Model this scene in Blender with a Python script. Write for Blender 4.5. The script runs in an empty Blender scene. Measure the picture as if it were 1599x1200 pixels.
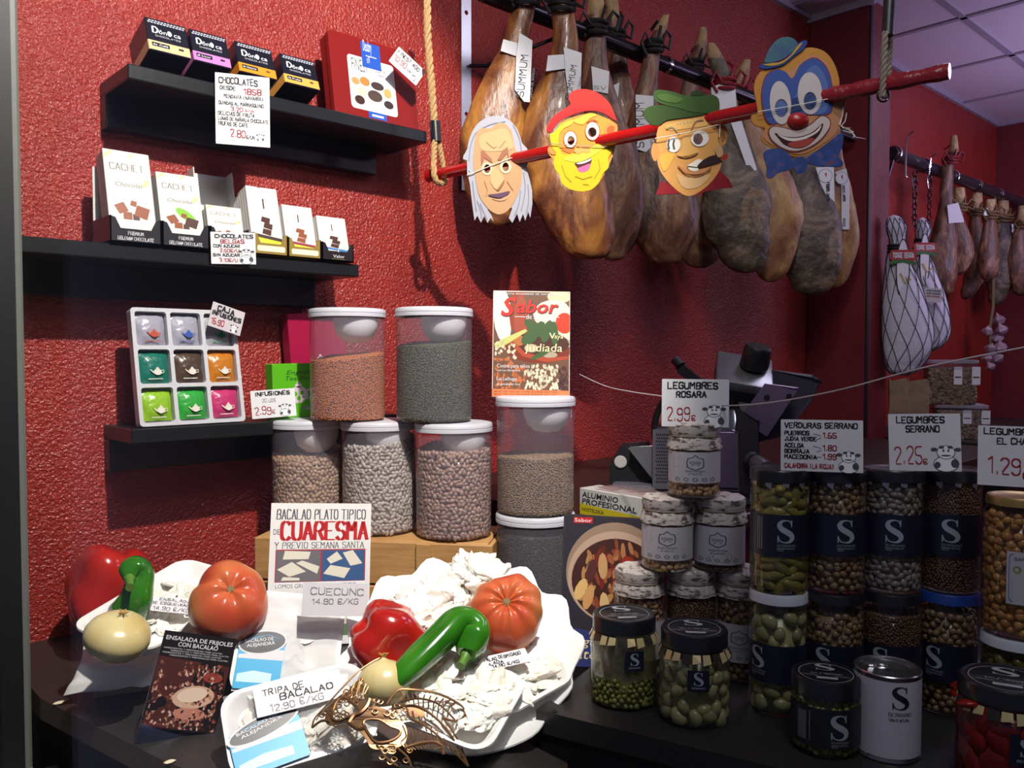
import bpy, bmesh, math, random
import numpy as np
from mathutils import Vector, Matrix, Euler, noise
from mathutils.geometry import tessellate_polygon
rnd = random.Random(7)
SC = bpy.context.scene
COL = SC.collection
R = math.radians
# ------------------------------------------------------------------ camera, world, lights, exposure
F, CX, CY = 1300.0, 799.5, 600.0
PITCH = math.atan(45 / F)
YAW = R(-43.1)
CAM = Vector((0, 0, 0.51))
_cd = bpy.data.cameras.new('camera'); _cd.sensor_width = 36; _cd.lens = 36 * F / 1599; _cd.clip_start = .01
cam = bpy.data.objects.new('camera', _cd); COL.objects.link(cam)
cam.location = CAM; cam.rotation_euler = (math.pi / 2 - PITCH, 0, YAW)
SC.camera = cam
SC.view_settings.view_transform = 'Standard'; SC.view_settings.look = 'None'
SC.view_settings.gamma = 1; SC.view_settings.use_curve_mapping = False
SC.view_settings.exposure = 0.0
SC.cycles.transparent_max_bounces = 40
SC.cycles.max_bounces = 8
W = bpy.data.worlds.new('street'); SC.world = W; W.use_nodes = True
W.node_tree.nodes['Background'].inputs[0].default_value = (.36, .38, .60, 1)
W.node_tree.nodes['Background'].inputs[1].default_value = .16

def lamp(name, kind, loc, target, energy, col, **kw):
    d = bpy.data.lights.new(name, kind); d.energy = energy; d.color = col
    for k, v in kw.items(): setattr(d, k, v)
    o = bpy.data.objects.new(name, d); COL.objects.link(o); o.location = loc
    o.rotation_euler = (Vector(target) - Vector(loc)).to_track_quat('-Z', 'Y').to_euler()
    return o
# the halogen spot over the window display, a second one on the hams, and the shop's ceiling panels
lamp('display_spot_light', 'SPOT', (.47, .26, 1.83), (.52, 1.45, .75), 205, (1, .94, .86), spot_size=R(73), spot_blend=.3, shadow_soft_size=.02)
lamp('ham_spot_light', 'SPOT', (.75, .35, 1.82), (1.55, 1.2, 1.05), 25, (1, .94, .88), spot_size=R(80), spot_blend=.8, shadow_soft_size=.05)
lamp('ceiling_fill_light', 'AREA', (4.3, .2, 1.15), (4.2, .7, 1.86), 12, (.74, .60, 1), size=.8)  # added upward fill to brighten the ceiling, no actual fixture
lamp('purple_fill_light', 'POINT', (4.2, -.35, 1.55), (2, 0, 0), 10, (.78, .64, 1), shadow_soft_size=.15)  # added unseen purple fill for the ceiling and far end, not a pendant
lamp('front_fill_light', 'AREA', (.42, -.02, 1.82), (1.45, .75, .6), 12, (.97, .96, 1), size=.5)  # added soft fill to brighten masks and right-hand cards from the window side
lamp('ceiling_panel_light', 'AREA', (2.3, .5, 1.84), (2.3, .5, 0), 7, (.86, .78, 1), size=.6)
lamp('ceiling_panel_light', 'AREA', (4.3, .3, 1.84), (4.3, .3, 0), 8, (.86, .78, 1), size=.6)
lamp('ceiling_panel_light', 'AREA', (3.2, -1.3, 1.84), (3.2, -1.3, 0), 11, (.80, .72, 1), size=.6)

# ------------------------------------------------------------------ photo geometry helpers
_m = Euler((math.pi / 2 - PITCH, 0, YAW)).to_matrix()
RIGHT, UP, FWD = _m.col[0].copy(), _m.col[1].copy(), -_m.col[2]
HF = Vector((FWD.x, FWD.y, 0)).normalized()
ZU = Vector((0, 0, 1))
WN = Vector((0, -1, 0))
D = 1.65
def ray(px, py): return RIGHT * ((px - CX) / F) + UP * ((CY - py) / F) + FWD
def P(px, py, d): return CAM + ray(px, py) * d
def PZ(px, py, z): r = ray(px, py); return CAM + r * ((z - CAM.z) / r.z)
def PN(px, py, n): r = ray(px, py); return CAM + r * (n / r.y)
def PPL(px, py, o, n): r = ray(px, py); return CAM + r * ((o - CAM).dot(n) / r.dot(n))
def dep(p): return (p - CAM).dot(FWD)
def facing(p, off=0): return math.atan2(CAM.x - p.x, -(CAM.y - p.y)) + R(off)
def zoom(x0, y0, s): return lambda pts: [(x0 + x / s, y0 + y / s) for x, y in pts]
def frame(o, x, n):
    n = n.normalized(); x = (x - n * x.dot(n)).normalized(); y = n.cross(x)
    m = Matrix((x, y, n)).transposed().to_4x4(); m.translation = o
    return m

# ------------------------------------------------------------------ materials
def lin(h):
    if not isinstance(h, str): return tuple(h)
    c = [int(h[i:i + 2], 16) / 255 for i in (0, 2, 4)]
    return tuple(x / 12.92 if x <= .04045 else ((x + .055) / 1.055) ** 2.4 for x in c)
_mc = {}
def MAT(name, col, rough=.5, metal=0, spec=.5, mix=None, bump=None, coat=0, voro=None, sss=0, island=None, stretch=None, dist=0, nr=.6):
    if name in _mc: return _mc[name]
    m = bpy.data.materials.new(name); m.use_nodes = True; t = m.node_tree; b = t.nodes['Principled BSDF']
    b.inputs['Base Color'].default_value = (*lin(col), 1)
    b.inputs['Roughness'].default_value = rough; b.inputs['Metallic'].default_value = metal
    b.inputs['Specular IOR Level'].default_value = spec; b.inputs['Coat Weight'].default_value = coat
    if sss:
        b.inputs['Subsurface Weight'].default_value = sss; b.inputs['Subsurface Scale'].default_value = .01
    N = t.nodes.new; L = t.links.new
    tc = N('ShaderNodeTexCoord')
    src = tc.outputs['Object']
    if stretch:
        mp = N('ShaderNodeMapping'); mp.inputs['Scale'].default_value = stretch; L(src, mp.inputs[0]); src = mp.outputs[0]
    if mix:      # list of (position, colour) over a noise of given scale/detail
        stops, scale, det = mix
        n = N('ShaderNodeTexNoise'); n.inputs['Scale'].default_value = scale; n.inputs['Detail'].default_value = det
        n.inputs['Roughness'].default_value = nr; n.inputs['Distortion'].default_value = dist
        L(src, n.inputs['Vector'])
        r = N('ShaderNodeValToRGB'); cr = r.color_ramp
        while len(cr.elements) < len(stops): cr.elements.new(.5)
        for e, (p, c) in zip(cr.elements, stops): e.position = p; e.color = (*lin(c), 1)
        L(n.outputs['Fac'], r.inputs[0]); L(r.outputs[0], b.inputs['Base Color'])
    if island:
        g = N('ShaderNodeNewGeometry'); r = N('ShaderNodeValToRGB'); cr = r.color_ramp
        while len(cr.elements) < len(island): cr.elements.new(.5)
        for i, (e, c) in enumerate(zip(cr.elements, island)): e.position = i / (len(island) - 1); e.color = (*lin(c), 1)
        L(g.outputs['Random Per Island'], r.inputs[0]); L(r.outputs[0], b.inputs['Base Color'])
    if bump:
        st, scale, det = bump
        n = N('ShaderNodeTexNoise'); n.inputs['Scale'].default_value = scale; n.inputs['Detail'].default_value = det
        L(src, n.inputs['Vector'])
        bp = N('ShaderNodeBump'); bp.inputs['Strength'].default_value = st; bp.inputs['Distance'].default_value = .01
        L(n.outputs['Fac'], bp.inputs['Height']); L(bp.outputs[0], b.inputs['Normal'])
    if voro:     # cells of flakes: colours by cell
        cols, scale = voro
        v = N('ShaderNodeTexVoronoi'); v.inputs['Scale'].default_value = scale; L(src, v.inputs['Vector'])
        r = N('ShaderNodeValToRGB'); cr = r.color_ramp; cr.interpolation = 'CONSTANT'
        while len(cr.elements) < len(cols): cr.elements.new(.5)
        for i, (e, c) in enumerate(zip(cr.elements, cols)): e.position = i / len(cols); e.color = (*lin(c), 1)
        sp = N('ShaderNodeSeparateColor'); L(v.outputs['Color'], sp.inputs[0])
        L(sp.outputs[0], r.inputs[0]); L(r.outputs[0], b.inputs['Base Color'])
    _mc[name] = m
    return m
def CLEAR(name, tint=(1, 1, 1), haze=0.0, hazecol=(.8, .8, .85), rough=.03, ior=1.45, k=1.0):
    if name in _mc: return _mc[name]
    m = bpy.data.materials.new(name); m.use_nodes = True; t = m.node_tree; t.nodes.remove(t.nodes['Principled BSDF'])
    N = t.nodes.new; L = t.links.new; out = t.nodes['Material Output']
    tr = N('ShaderNodeBsdfTransparent'); tr.inputs[0].default_value = (*tint, 1)
    gl = N('ShaderNodeBsdfGlossy'); gl.inputs['Roughness'].default_value = rough
    fr = N('ShaderNodeFresnel'); ge = N('ShaderNodeNewGeometry'); im = N('ShaderNodeMapRange')
    im.inputs[3].default_value = ior; im.inputs[4].default_value = 1 / ior; L(ge.outputs['Backfacing'], im.inputs[0]); L(im.outputs[0], fr.inputs[0])
    mu = N('ShaderNodeMath'); mu.operation = 'MULTIPLY'; mu.inputs[1].default_value = k; L(fr.outputs[0], mu.inputs[0])
    mx = N('ShaderNodeMixShader'); L(mu.outputs[0], mx.inputs[0]); L(tr.outputs[0], mx.inputs[1]); L(gl.outputs[0], mx.inputs[2])
    last = mx
    if haze:
        df = N('ShaderNodeBsdfDiffuse'); df.inputs[0].default_value = (*hazecol, 1)
        m2 = N('ShaderNodeMixShader'); m2.inputs[0].default_value = haze
        L(mx.outputs[0], m2.inputs[1]); L(df.outputs[0], m2.inputs[2]); last = m2
    L(last.outputs[0], out.inputs[0])
    _mc[name] = m
    return m
def paint(h, rough=.55): return MAT('paint_' + h + ('_%d' % (rough * 100)), h, rough)

# ------------------------------------------------------------------ stroke lettering
GL = {'A': '002640 1232', 'B': '00063645443303 3342413000', 'C': '4536160501103041', 'D': '00062644422000', 'E': '46060040 0333',
 'F': '460600 0333', 'G': '45361605011030414323', 'H': '0006 4046 0343', 'I': '2026', 'J': '3631201001', 'K': '0006 4602 1340',
 'L': '060040', 'M': '0006234640', 'N': '00064046', 'O': '160501103041453616', 'P': '00063645443303', 'Q': '160501103041453616 2240',
 'R': '00063645443303 2340', 'S': '453616050413334241301001', 'T': '0646 2620', 'U': '060110304146', 'V': '062046', 'W': '0610243046',
 'X': '0046 0640', 'Y': '062346 2320', 'Z': '06460040', '0': '160501103041453616', '1': '052620', '2': '05163645440040',
 '3': '05163645443323 3342413010', '4': '30360242', '5': '46060333424130100', '6': '453616050110304142330 3', '7': '064610',
 '8': '160504133344453616 130201103041423313', '9': '44453616050413334441301001', '.': '1011', ',': '1110', '-': '1333', '(': '26141220',
 ')': '16343210', '/': '0046', ':': '1112 1415', '\u20ac': '4536160501103041 0333 0232', '\u00d1': '00064046 1737', ' ': '', '%': '0046'}
def glyph(ch):
    out = []
    for s in GL.get(ch, '').split(' '):
        p = [(int(s[i]), int(s[i + 1])) for i in range(0, len(s) - 1, 2)]
        if len(p) > 5:
            q = [p[0]]
            for a, b in zip(p, p[1:]): q += [(a[0] * .75 + b[0] * .25, a[1] * .75 + b[1] * .25), (a[0] * .25 + b[0] * .75, a[1] * .25 + b[1] * .75)]
            p = q + [p[-1]]
        if len(p) > 1: out.append(p)
    return out
def cat(pts, n=6, closed=True):
    o = []; N_ = len(pts)
    pts = [Vector(p) for p in pts]
    rng = range(N_) if closed else range(N_ - 1)
    for i in rng:
        if closed: a, b, c, d = pts[i - 1], pts[i], pts[(i + 1) % N_], pts[(i + 2) % N_]
        else: a, b, c, d = pts[max(i - 1, 0)], pts[i], pts[i + 1], pts[min(i + 2, N_ - 1)]
        for k in range(n):
            t = k / n
            o.append(.5 * ((2 * b) + (c - a) * t + (2 * a - 5 * b + 4 * c - d) * t * t + (3 * b - a - 3 * c + d) * t ** 3))
    if not closed: o.append(pts[-1])
    return o
def ell(cx, cy, rx, ry, n=24, rot=0):
    c, s = math.cos(rot), math.sin(rot)
    return [(cx + rx * math.cos(a) * c - ry * math.sin(a) * s, cy + rx * math.cos(a) * s + ry * math.sin(a) * c) for a in [2 * math.pi * i / n for i in range(n)]]
def rrect(x0, y0, x1, y1, r, n=4):
    o = []
    for cx, cy, a0 in ((x1 - r, y1 - r, 0), (x0 + r, y1 - r, 90), (x0 + r, y0 + r, 180), (x1 - r, y0 + r, 270)):
        for i in range(n + 1): a = R(a0 + 90 * i / n); o.append((cx + r * math.cos(a), cy + r * math.sin(a)))
    return o

# ------------------------------------------------------------------ mesh builder
class MB:
    def __init__(s): s.v = []; s.f = []; s.fm = []; s.fs = []; s.mats = []
    def mi(s, m):
        if m not in s.mats: s.mats.append(m)
        return s.mats.index(m)
    def add(s, vs, fs, mat, smooth=False, M=None, fn=None):
        b = len(s.v); k = s.mi(mat)
        for v in vs:
            v = Vector(v)
            if fn: v = Vector(fn(v))
            if M is not None: v = M @ v
            s.v.append(v)
        for f in fs: s.f.append([b + i for i in f]); s.fm.append(k); s.fs.append(smooth)
        return s
    def box(s, size, c, mat, M=None, bev=0, seg=1, fn=None):
        bm = bmesh.new(); bmesh.ops.create_cube(bm, size=1)
        for v in bm.verts: v.co = Vector((v.co.x * size[0], v.co.y * size[1], v.co.z * size[2]))
        if bev: bmesh.ops.bevel(bm, geom=bm.edges[:], offset=bev, segments=seg, affect='EDGES', profile=.5)
        bm.verts.index_update()
        s.add([v.co + Vector(c) for v in bm.verts], [[v.index for v in f.verts] for f in bm.faces], mat, bev > 0 and seg > 1, M, fn)
        bm.free(); return s
    def lathe(s, prof, mat, seg=32, M=None, fn=None, smooth=True, cap=True):
        vs = []; fs = []
        for r, z in prof:
            for k in range(seg):
                a = 2 * math.pi * k / seg
                vs.append((r * math.cos(a), r * math.sin(a), z))
        for i in range(len(prof) - 1):
            for k in range(seg):
                a, b = i * seg + k, i * seg + (k + 1) % seg
                fs.append([a, b, b + seg, a + seg])
        if cap:
            if prof[0][0] > 1e-6: fs.append(list(range(seg))[::-1])
            if prof[-1][0] > 1e-6: fs.append([(len(prof) - 1) * seg + k for k in range(seg)])
        return s.add(vs, fs, mat, smooth, M, fn)
    def tube(s, pts, r, mat, seg=8, closed=False, M=None, smooth=True, flat=1.0, fn=None, rfn=None):
        pts = [Vector(p) for p in pts]; n = len(pts)
        rr = r if isinstance(r, (list, tuple)) else [r] * n
        vs = []; fs = []; u = None
        for i in range(n):
            if closed: t = pts[(i + 1) % n] - pts[i - 1]
            else: t = pts[min(i + 1, n - 1)] - pts[max(i - 1, 0)]
            t.normalize()
            if u is None: u = t.orthogonal().normalized()
            else:
                u = u - t * u.dot(t)
                u = u.normalized() if u.length > 1e-6 else t.orthogonal().normalized()
            w = t.cross(u)
            for k in range(seg):
                a = 2 * math.pi * k / seg; q = rr[i] * (rfn(i / n, a) if rfn else 1)
                vs.append(pts[i] + u * (math.cos(a) * q) + w * (math.sin(a) * q * flat))
        for i in range(n if closed else n - 1):
            j = (i + 1) % n
            for k in range(seg): fs.append([i * seg + k, i * seg + (k + 1) % seg, j * seg + (k + 1) % seg, j * seg + k])
        if not closed: fs += [list(range(seg))[::-1], [(n - 1) * seg + k for k in range(seg)]]
        return s.add(vs, fs, mat, smooth, M, fn)
    def cyl(s, a, b, r, mat, seg=20, r2=None, M=None):
        return s.tube([a, b], [r, r if r2 is None else r2], mat, seg, M=M)
    def loft(s, rings, mat, smooth=True, M=None, cap=True, fn=None):
        n = len(rings[0]); vs = [p for rg in rings for p in rg]; fs = []
        for i in range(len(rings) - 1):
            for k in range(n): fs.append([i * n + k, i * n + (k + 1) % n, (i + 1) * n + (k + 1) % n, (i + 1) * n + k])
        if cap: fs += [list(range(n))[::-1], [(len(rings) - 1) * n + k for k in range(n)]]
        return s.add(vs, fs, mat, smooth, M, fn)
    def shape(s, loops, mat, z=0, th=0, M=None, fn=None):
        if not th and 0 < z < .0045: z *= LAY
        loops = [[Vector((p[0], p[1], 0)) for p in lp] for lp in loops]
        tri = tessellate_polygon(loops); flat = [p for lp in loops for p in lp]; n = len(flat)
        fs = []
        for t in tri:
            a, b, c = (flat[i] for i in t)
            fs.append(list(t) if (b - a).cross(c - a).z > 0 else list(t)[::-1])
        vs = [(p.x, p.y, z) for p in flat]
        if th:
            vs += [(p.x, p.y, z - th) for p in flat]; fs = fs + [[i + n for i in f[::-1]] for f in fs]
            o = 0
            for lp in loops:
                m = len(lp)
                for i in range(m): j = (i + 1) % m; fs.append([o + i, o + i + n, o + j + n, o + j])
                o += m
        return s.add(vs, fs, mat, False, M, fn)
    def ribbon(s, pts, w, mat, z=0, M=None, fn=None):
        if 0 < z < .0045: z *= LAY
        pts = [Vector((p[0], p[1], 0)) for p in pts]; n = len(pts)
        ww = w if isinstance(w, (list, tuple)) else [w] * n
        vs = []; fs = []
        for i in range(n):
            t = (pts[min(i + 1, n - 1)] - pts[max(i - 1, 0)]).normalized(); q = Vector((-t.y, t.x, 0)) * ww[i] * .5
            vs += [(*(pts[i] - q).xy, z), (*(pts[i] + q).xy, z)]
        for i in range(n - 1): fs.append([2 * i, 2 * i + 2, 2 * i + 3, 2 * i + 1])
        return s.add(vs, fs, mat, False, M, fn)
    def st(s, text, x, y, h, mat, width=None, wx=.16, wy=None, z=.0012, serif=False, shear=0, wob=0, M=None, fn=None, center=False, adv=5.4, rot=0):
        """stroke text: baseline start x,y; cap height h; wx,wy pen widths as a share of h"""
        wy = wx * 1.0 if wy is None else wy
        if not serif: wx, wy = wx * 1.3, wy * 1.2
        if 0 < z < .0045: z *= LAY
        sc = h / 6; tot = 0; items = []
        for ch in text:
            a = {' ': 3.4, 'I': 3.2, '.': 2.4, ',': 2.4, '1': 3.8, 'M': 5.9, ':': 3}.get(ch, adv)
            off = {'I': -1, '.': -.4, ',': -.4, '1': 0, ':': 0}.get(ch, 0)
            items.append((ch, tot + off)); tot += a
        sx = sc if width is None else width / max(tot - (adv - 4), 1)
        if center: x -= (tot - (adv - 4)) * sx / 2
        cr, sr = math.cos(rot), math.sin(rot); hw = min(h, 6.6 * sx)
        for ch, ox in items:
            jy = rnd.uniform(-wob, wob) * h; js = 1 + rnd.uniform(-wob, wob)
            for pl in glyph(ch):
                q = [(((px * js + ox) * sx + shear * py * sc), py * sc * (1 + jy / h) + jy) for px, py in pl]
                q = [(x + a * cr - b * sr, y + a * sr + b * cr) for a, b in q]
                for (ax, ay), (bx, by) in zip(q, q[1:]):
                    dx, dy = bx - ax, by - ay; l = math.hypot(dx, dy) or 1e-9
                    w = (hw * wx * abs(dy) + h * wy * abs(dx)) / l * .5; e = hw * min(wx, wy) * .3
                    nx, ny = -dy / l * w, dx / l * w; tx, ty = dx / l * e, dy / l * e
                    s.add([(ax - tx - nx, ay - ty - ny, z), (bx + tx - nx, by + ty - ny, z), (bx + tx + nx, by + ty + ny, z), (ax - tx + nx, ay - ty + ny, z)], [[0, 1, 2, 3]], mat, False, M, fn)
                if serif and ch not in 'OCGSQ0' and pl[0] != pl[-1]:
                    for px, py in [p_ for p_, r_ in ((q[0], pl[0]), (q[-1], pl[-1])) if r_[1] in (0, 6)]:
                        a = hw * .15; b = h * .022
                        s.add([(px - a, py - b, z), (px + a, py - b, z), (px + a, py + b, z), (px - a, py + b, z)], [[0, 1, 2, 3]], mat, False, M, fn)
        return s
    def bt(s, text, x, y, h, mat, width=None, z=.0012, shear=0, bold=0, M=None, fn=None, center=False, rot=0):
        if 0 < z < .0045: z *= LAY
        key = (text, shear, bold)
        if key not in _bt:
            c = bpy.data.curves.new('t', 'FONT'); c.body = text; c.size = 1; c.shear = shear; c.offset = bold; c.resolution_u = 2
            o = bpy.data.objects.new('t', c); me = bpy.data.meshes.new_from_object(o)
            _bt[key] = ([v.co.copy() for v in me.vertices], [list(p.vertices) for p in me.polygons])
            bpy.data.objects.remove(o); bpy.data.curves.remove(c); bpy.data.meshes.remove(me)
        vs, fs = _bt[key]
        if not vs: return s
        x0 = min(v.x for v in vs); x1 = max(v.x for v in vs); sy = h / .7
        sx = sy if width is None else width / (x1 - x0)
        ox = x - (x1 - x0) * sx / 2 if center else x
        cr, sr = math.cos(rot), math.sin(rot); out = []
        for v in vs:
            a, b = (v.x - x0) * sx + ox - x, v.y * sy
            out.append((x + a * cr - b * sr, y + a * sr + b * cr, z))
        return s.add(out, fs, mat, False, M, fn)
    def logo_s(s, x, y, h, mat, z=.0014, M=None, fn=None):
        c = [(.80, .74), (.72, .93), (.5, .985), (.26, .92), (.17, .76), (.30, .60), (.55, .48), (.76, .36), (.84, .20), (.70, .05), (.46, .012), (.22, .07), (.10, .26)]
        w = [.03, .05, .05, .13, .21, .24, .25, .24, .20, .12, .05, .05, .03]
        p = cat([(a, b, t) for (a, b), t in zip(c, w)], 4, False)
        s.ribbon([(x + q[0] * h * .82 - .4 * h, y + q[1] * h) for q in p], [q[2] * h for q in p], mat, z, M, fn)
        for (a, b0, b1) in ((.80, .70, 1.0), (.10, 0, .3)):
            X = x + a * h * .82 - .4 * h
            z_ = z * LAY if 0 < z < .0045 else z
            s.add([(X - .025 * h, y + b0 * h, z_), (X + .025 * h, y + b0 * h, z_), (X + .025 * h, y + b1 * h, z_), (X - .025 * h, y + b1 * h, z_)], [[0, 1, 2, 3]], mat, False, M, fn)
        return s
    def patch(s, x0, x1, z0, z1, mat, z=.0004, fn=None, n=10):
        vs = []
        for i in range(n + 1): vs += [(x0 + (x1 - x0) * i / n, z0, z), (x0 + (x1 - x0) * i / n, z1, z)]
        return s.add(vs, [[2 * i, 2 * i + 2, 2 * i + 3, 2 * i + 1] for i in range(n)], mat, True, fn=fn)
    def build(s, name, parent=None, M=None, world=False, kind=None):
        me = bpy.data.meshes.new(name)
        vs = s.v
        if world and parent is not None: mi = WM[parent.name].inverted(); vs = [mi @ v for v in vs]
        if world and parent is None and M is not None: mi = M.inverted(); vs = [mi @ v for v in vs]
        me.from_pydata([tuple(v) for v in vs], [], s.f)
        for m in s.mats: me.materials.append(m)
        me.polygons.foreach_set('material_index', s.fm); me.polygons.foreach_set('use_smooth', s.fs)
        if any(s.fs): me.set_sharp_from_angle(angle=R(42))
        me.update()
        o = bpy.data.objects.new(name, me); COL.objects.link(o)
        if parent is not None: o.parent = parent
        elif M is not None: o.matrix_world = M
        WM[o.name] = (WM[parent.name] if parent is not None else (M if M is not None else Matrix()))
        if kind: o['kind'] = kind
        return o
_bt = {}; WM = {}; LAY = .3
def tag(o, label, cat_, group=None):
    o['label'] = label; o['category'] = cat_
    if group: o['group'] = group
    return o
def thing(name, label, cat_, loc=(0, 0, 0), rz=0, group=None, M=None):
    o = bpy.data.objects.new(name, None); COL.objects.link(o); o.empty_display_size = .02
    m = M if M is not None else Matrix.Translation(loc) @ Matrix.Rotation(rz, 4, 'Z')
    o.matrix_world = m; WM[o.name] = m
    return tag(o, label, cat_, group)
def struct(o): o['kind'] = 'structure'; return o
def cyl_fn(Rr, z0=0): return lambda v: ((Rr + v.z) * math.sin(v.x / Rr), -(Rr + v.z) * math.cos(v.x / Rr), v.y + z0)

# ---- packed beans, lentils, peas: many small solids as one "stuff" mesh
def ico(sub):
    bm = bmesh.new(); bmesh.ops.create_icosphere(bm, subdivisions=sub, radius=1)
    bm.verts.index_update()
    v = np.array([v.co[:] for v in bm.verts]); f = np.array([[x.index for x in p.verts] for p in bm.faces]); bm.free(); return v, f
def grains(name, pos, nrm, size, mat, parent, sub=1, jitter=.25, bend=0, seed=1, core=None, kind='stuff'):
    rs = np.random.RandomState(seed); v, f = ico(sub); n = len(pos)
    pos = np.array(pos, float); nrm = np.array(nrm, float)
    a = rs.normal(size=(n, 3)); a -= nrm * (a * nrm).sum(1)[:, None]; a /= np.linalg.norm(a, axis=1)[:, None] + 1e-9
    b = np.cross(nrm, a)
    sc = np.array(size)[None, :] * (1 + jitter * (rs.rand(n, 1) - .5))
    base = v.copy(); base[:, 1] += bend * base[:, 0] ** 2
    loc = base[None] * sc[:, None, :]
    V = (loc[:, :, 0:1] * a[:, None] + loc[:, :, 1:2] * b[:, None] + loc[:, :, 2:3] * nrm[:, None] + pos[:, None]).reshape(-1, 3)
    Fc = (f[None] + (np.arange(n) * len(v))[:, None, None]).reshape(-1, 3)
    if core is not None:
        cv, cf = core; o = len(V); V = np.vstack([V, np.array(cv)]); Fc = np.vstack([Fc, np.array(cf) + o])
    me = bpy.data.meshes.new(name)
    me.vertices.add(len(V)); me.vertices.foreach_set('co', V.ravel())
    me.loops.add(len(Fc) * 3); me.loops.foreach_set('vertex_index', Fc.ravel().astype(np.int32))
    me.polygons.add(len(Fc)); me.polygons.foreach_set('loop_start', np.arange(0, len(Fc) * 3, 3, dtype=np.int32))
    me.polygons.foreach_set('loop_total', np.full(len(Fc), 3, np.int32))
    me.polygons.foreach_set('use_smooth', np.ones(len(Fc), bool))
    me.update(calc_edges=True); me.validate(); me.materials.append(mat)
    o = bpy.data.objects.new(name, me); COL.objects.link(o); o.parent = parent; WM[o.name] = WM[parent.name]
    if kind: o['kind'] = kind
    return o
def cyl_fill(Rr, z0, ztop, pitch, seed=1, dome=None, rows=None):
    """positions/normals over a filled cylinder's side and top; ztop may be a function of (x,y)"""
    rs = np.random.RandomState(seed); zt = ztop if callable(ztop) else (lambda x, y: ztop)
    ps = []; ns = []
    zmax = max(zt(Rr * math.cos(a), Rr * math.sin(a)) for a in np.linspace(0, 6.28, 24))
    nz = int((zmax - z0) / (pitch * .8)) + 1; na = int(2 * math.pi * Rr / pitch)
    for i in range(nz):
        z = z0 + pitch * .4 + i * pitch * .8
        for k in range(na):
            a = 2 * math.pi * (k + .5 * (i % 2) + rs.uniform(-.25, .25)) / na
            zz = z + rs.uniform(-.25, .25) * pitch
            x, y = Rr * math.cos(a), Rr * math.sin(a)
            if zz > zt(x, y): continue
            ps.append((x, y, zz)); ns.append((math.cos(a), math.sin(a), 0))
    m = int(2 * Rr / pitch) + 1
    for i in range(m):
        for j in range(m):
            x = -Rr + (i + .5 * (j % 2)) * pitch + rs.uniform(-.2, .2) * pitch; y = -Rr + j * pitch + rs.uniform(-.2, .2) * pitch
            if x * x + y * y < (Rr * .98) ** 2: ps.append((x, y, zt(x, y) - pitch * .1)); ns.append((rs.uniform(-.3, .3), rs.uniform(-.3, .3), 1))
    ns = [np.array(q) / np.linalg.norm(q) for q in ns]
    seg = 24; cv = []; cf = []
    for lv in (0, 1):
        for k in range(seg):
            a = 2 * math.pi * k / seg; x, y = Rr * .985 * math.cos(a), Rr * .985 * math.sin(a)
            cv.append((x, y, z0 if lv == 0 else zt(x, y) - pitch * .25))
    cv += [(0, 0, z0), (0, 0, zt(0, 0) - pitch * .25)]
    for k in range(seg):
        j = (k + 1) % seg
        cf += [(k, j, seg + j), (k, seg + j, seg + k), (2 * seg, j, k), (2 * seg + 1, seg + k, seg + j)]
    return ps, ns, (cv, cf)

# ---- flat things laid out from the photograph on their own plane
def card(name, label, cat_, TL, TR, BL, d, mat, draw=None, tilt=0, yaw=0, nrm=None, th=.0012, group=None, rad=.001, part_of=None):
    o = P(*BL, d)
    if nrm is None:
        h = Vector((CAM.x - o.x, CAM.y - o.y, 0)).normalized(); h = Matrix.Rotation(R(yaw), 3, 'Z') @ h
        nrm = h * math.cos(R(tilt)) + ZU * math.sin(R(tilt))
    a, b = PPL(*TL, o, nrm), PPL(*TR, o, nrm)
    m = frame(o, b - a, nrm); w = (b - a).length; h = (a - o).dot(m.col[1].xyz)
    mb = MB(); mb.shape([rrect(0, 0, w, h, rad, 2)], mat, 0, th)
    if draw: draw(mb, w, h)
    ob = mb.build(name, None, m)
    return tag(ob, label, cat_, group)
BLK = MAT('marker_black', '15151a', .6); RED = MAT('marker_red', 'a01a28', .6); WHT = MAT('card_white', 'd9d9dc', .6, spec=.2)
def cow(mb, x, y, s, fn=None):
    """small generic cow doodle printed on the shop's price cards"""
    g = MAT('print_grey', '44464c', .6); l = MAT('print_light', 'f4f4f4', .6)
    def E(cx, cy, rx, ry, m, z): mb.shape([[(x + a * s, y + b * s) for a, b in ell(cx, cy, rx, ry, 14)]], m, z, fn=fn)
    E(.5, .2, .42, .3, g, .0013); E(.5, .2, .39, .27, l, .0014); E(.78, .22, .13, .16, g, .0015); E(.22, .16, .1, .12, g, .0015)
    E(.5, .62, .3, .26, g, .0016); E(.5, .62, .275, .235, l, .0017); E(.36, .8, .09, .06, g, .0018); E(.64, .8, .09, .06, g, .0018)
    E(.12, .72, .11, .07, g, .0016); E(.88, .72, .11, .07, g, .0016); E(.42, .68, .035, .05, g, .0019); E(.58, .68, .035, .05, g, .0019); E(.5, .5, .17, .03, g, .0019)
GL['5'] = '460603334241301001'; GL['6'] = '3616050110304142331303'; GL['R'] = '00063645443303 2340'
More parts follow.
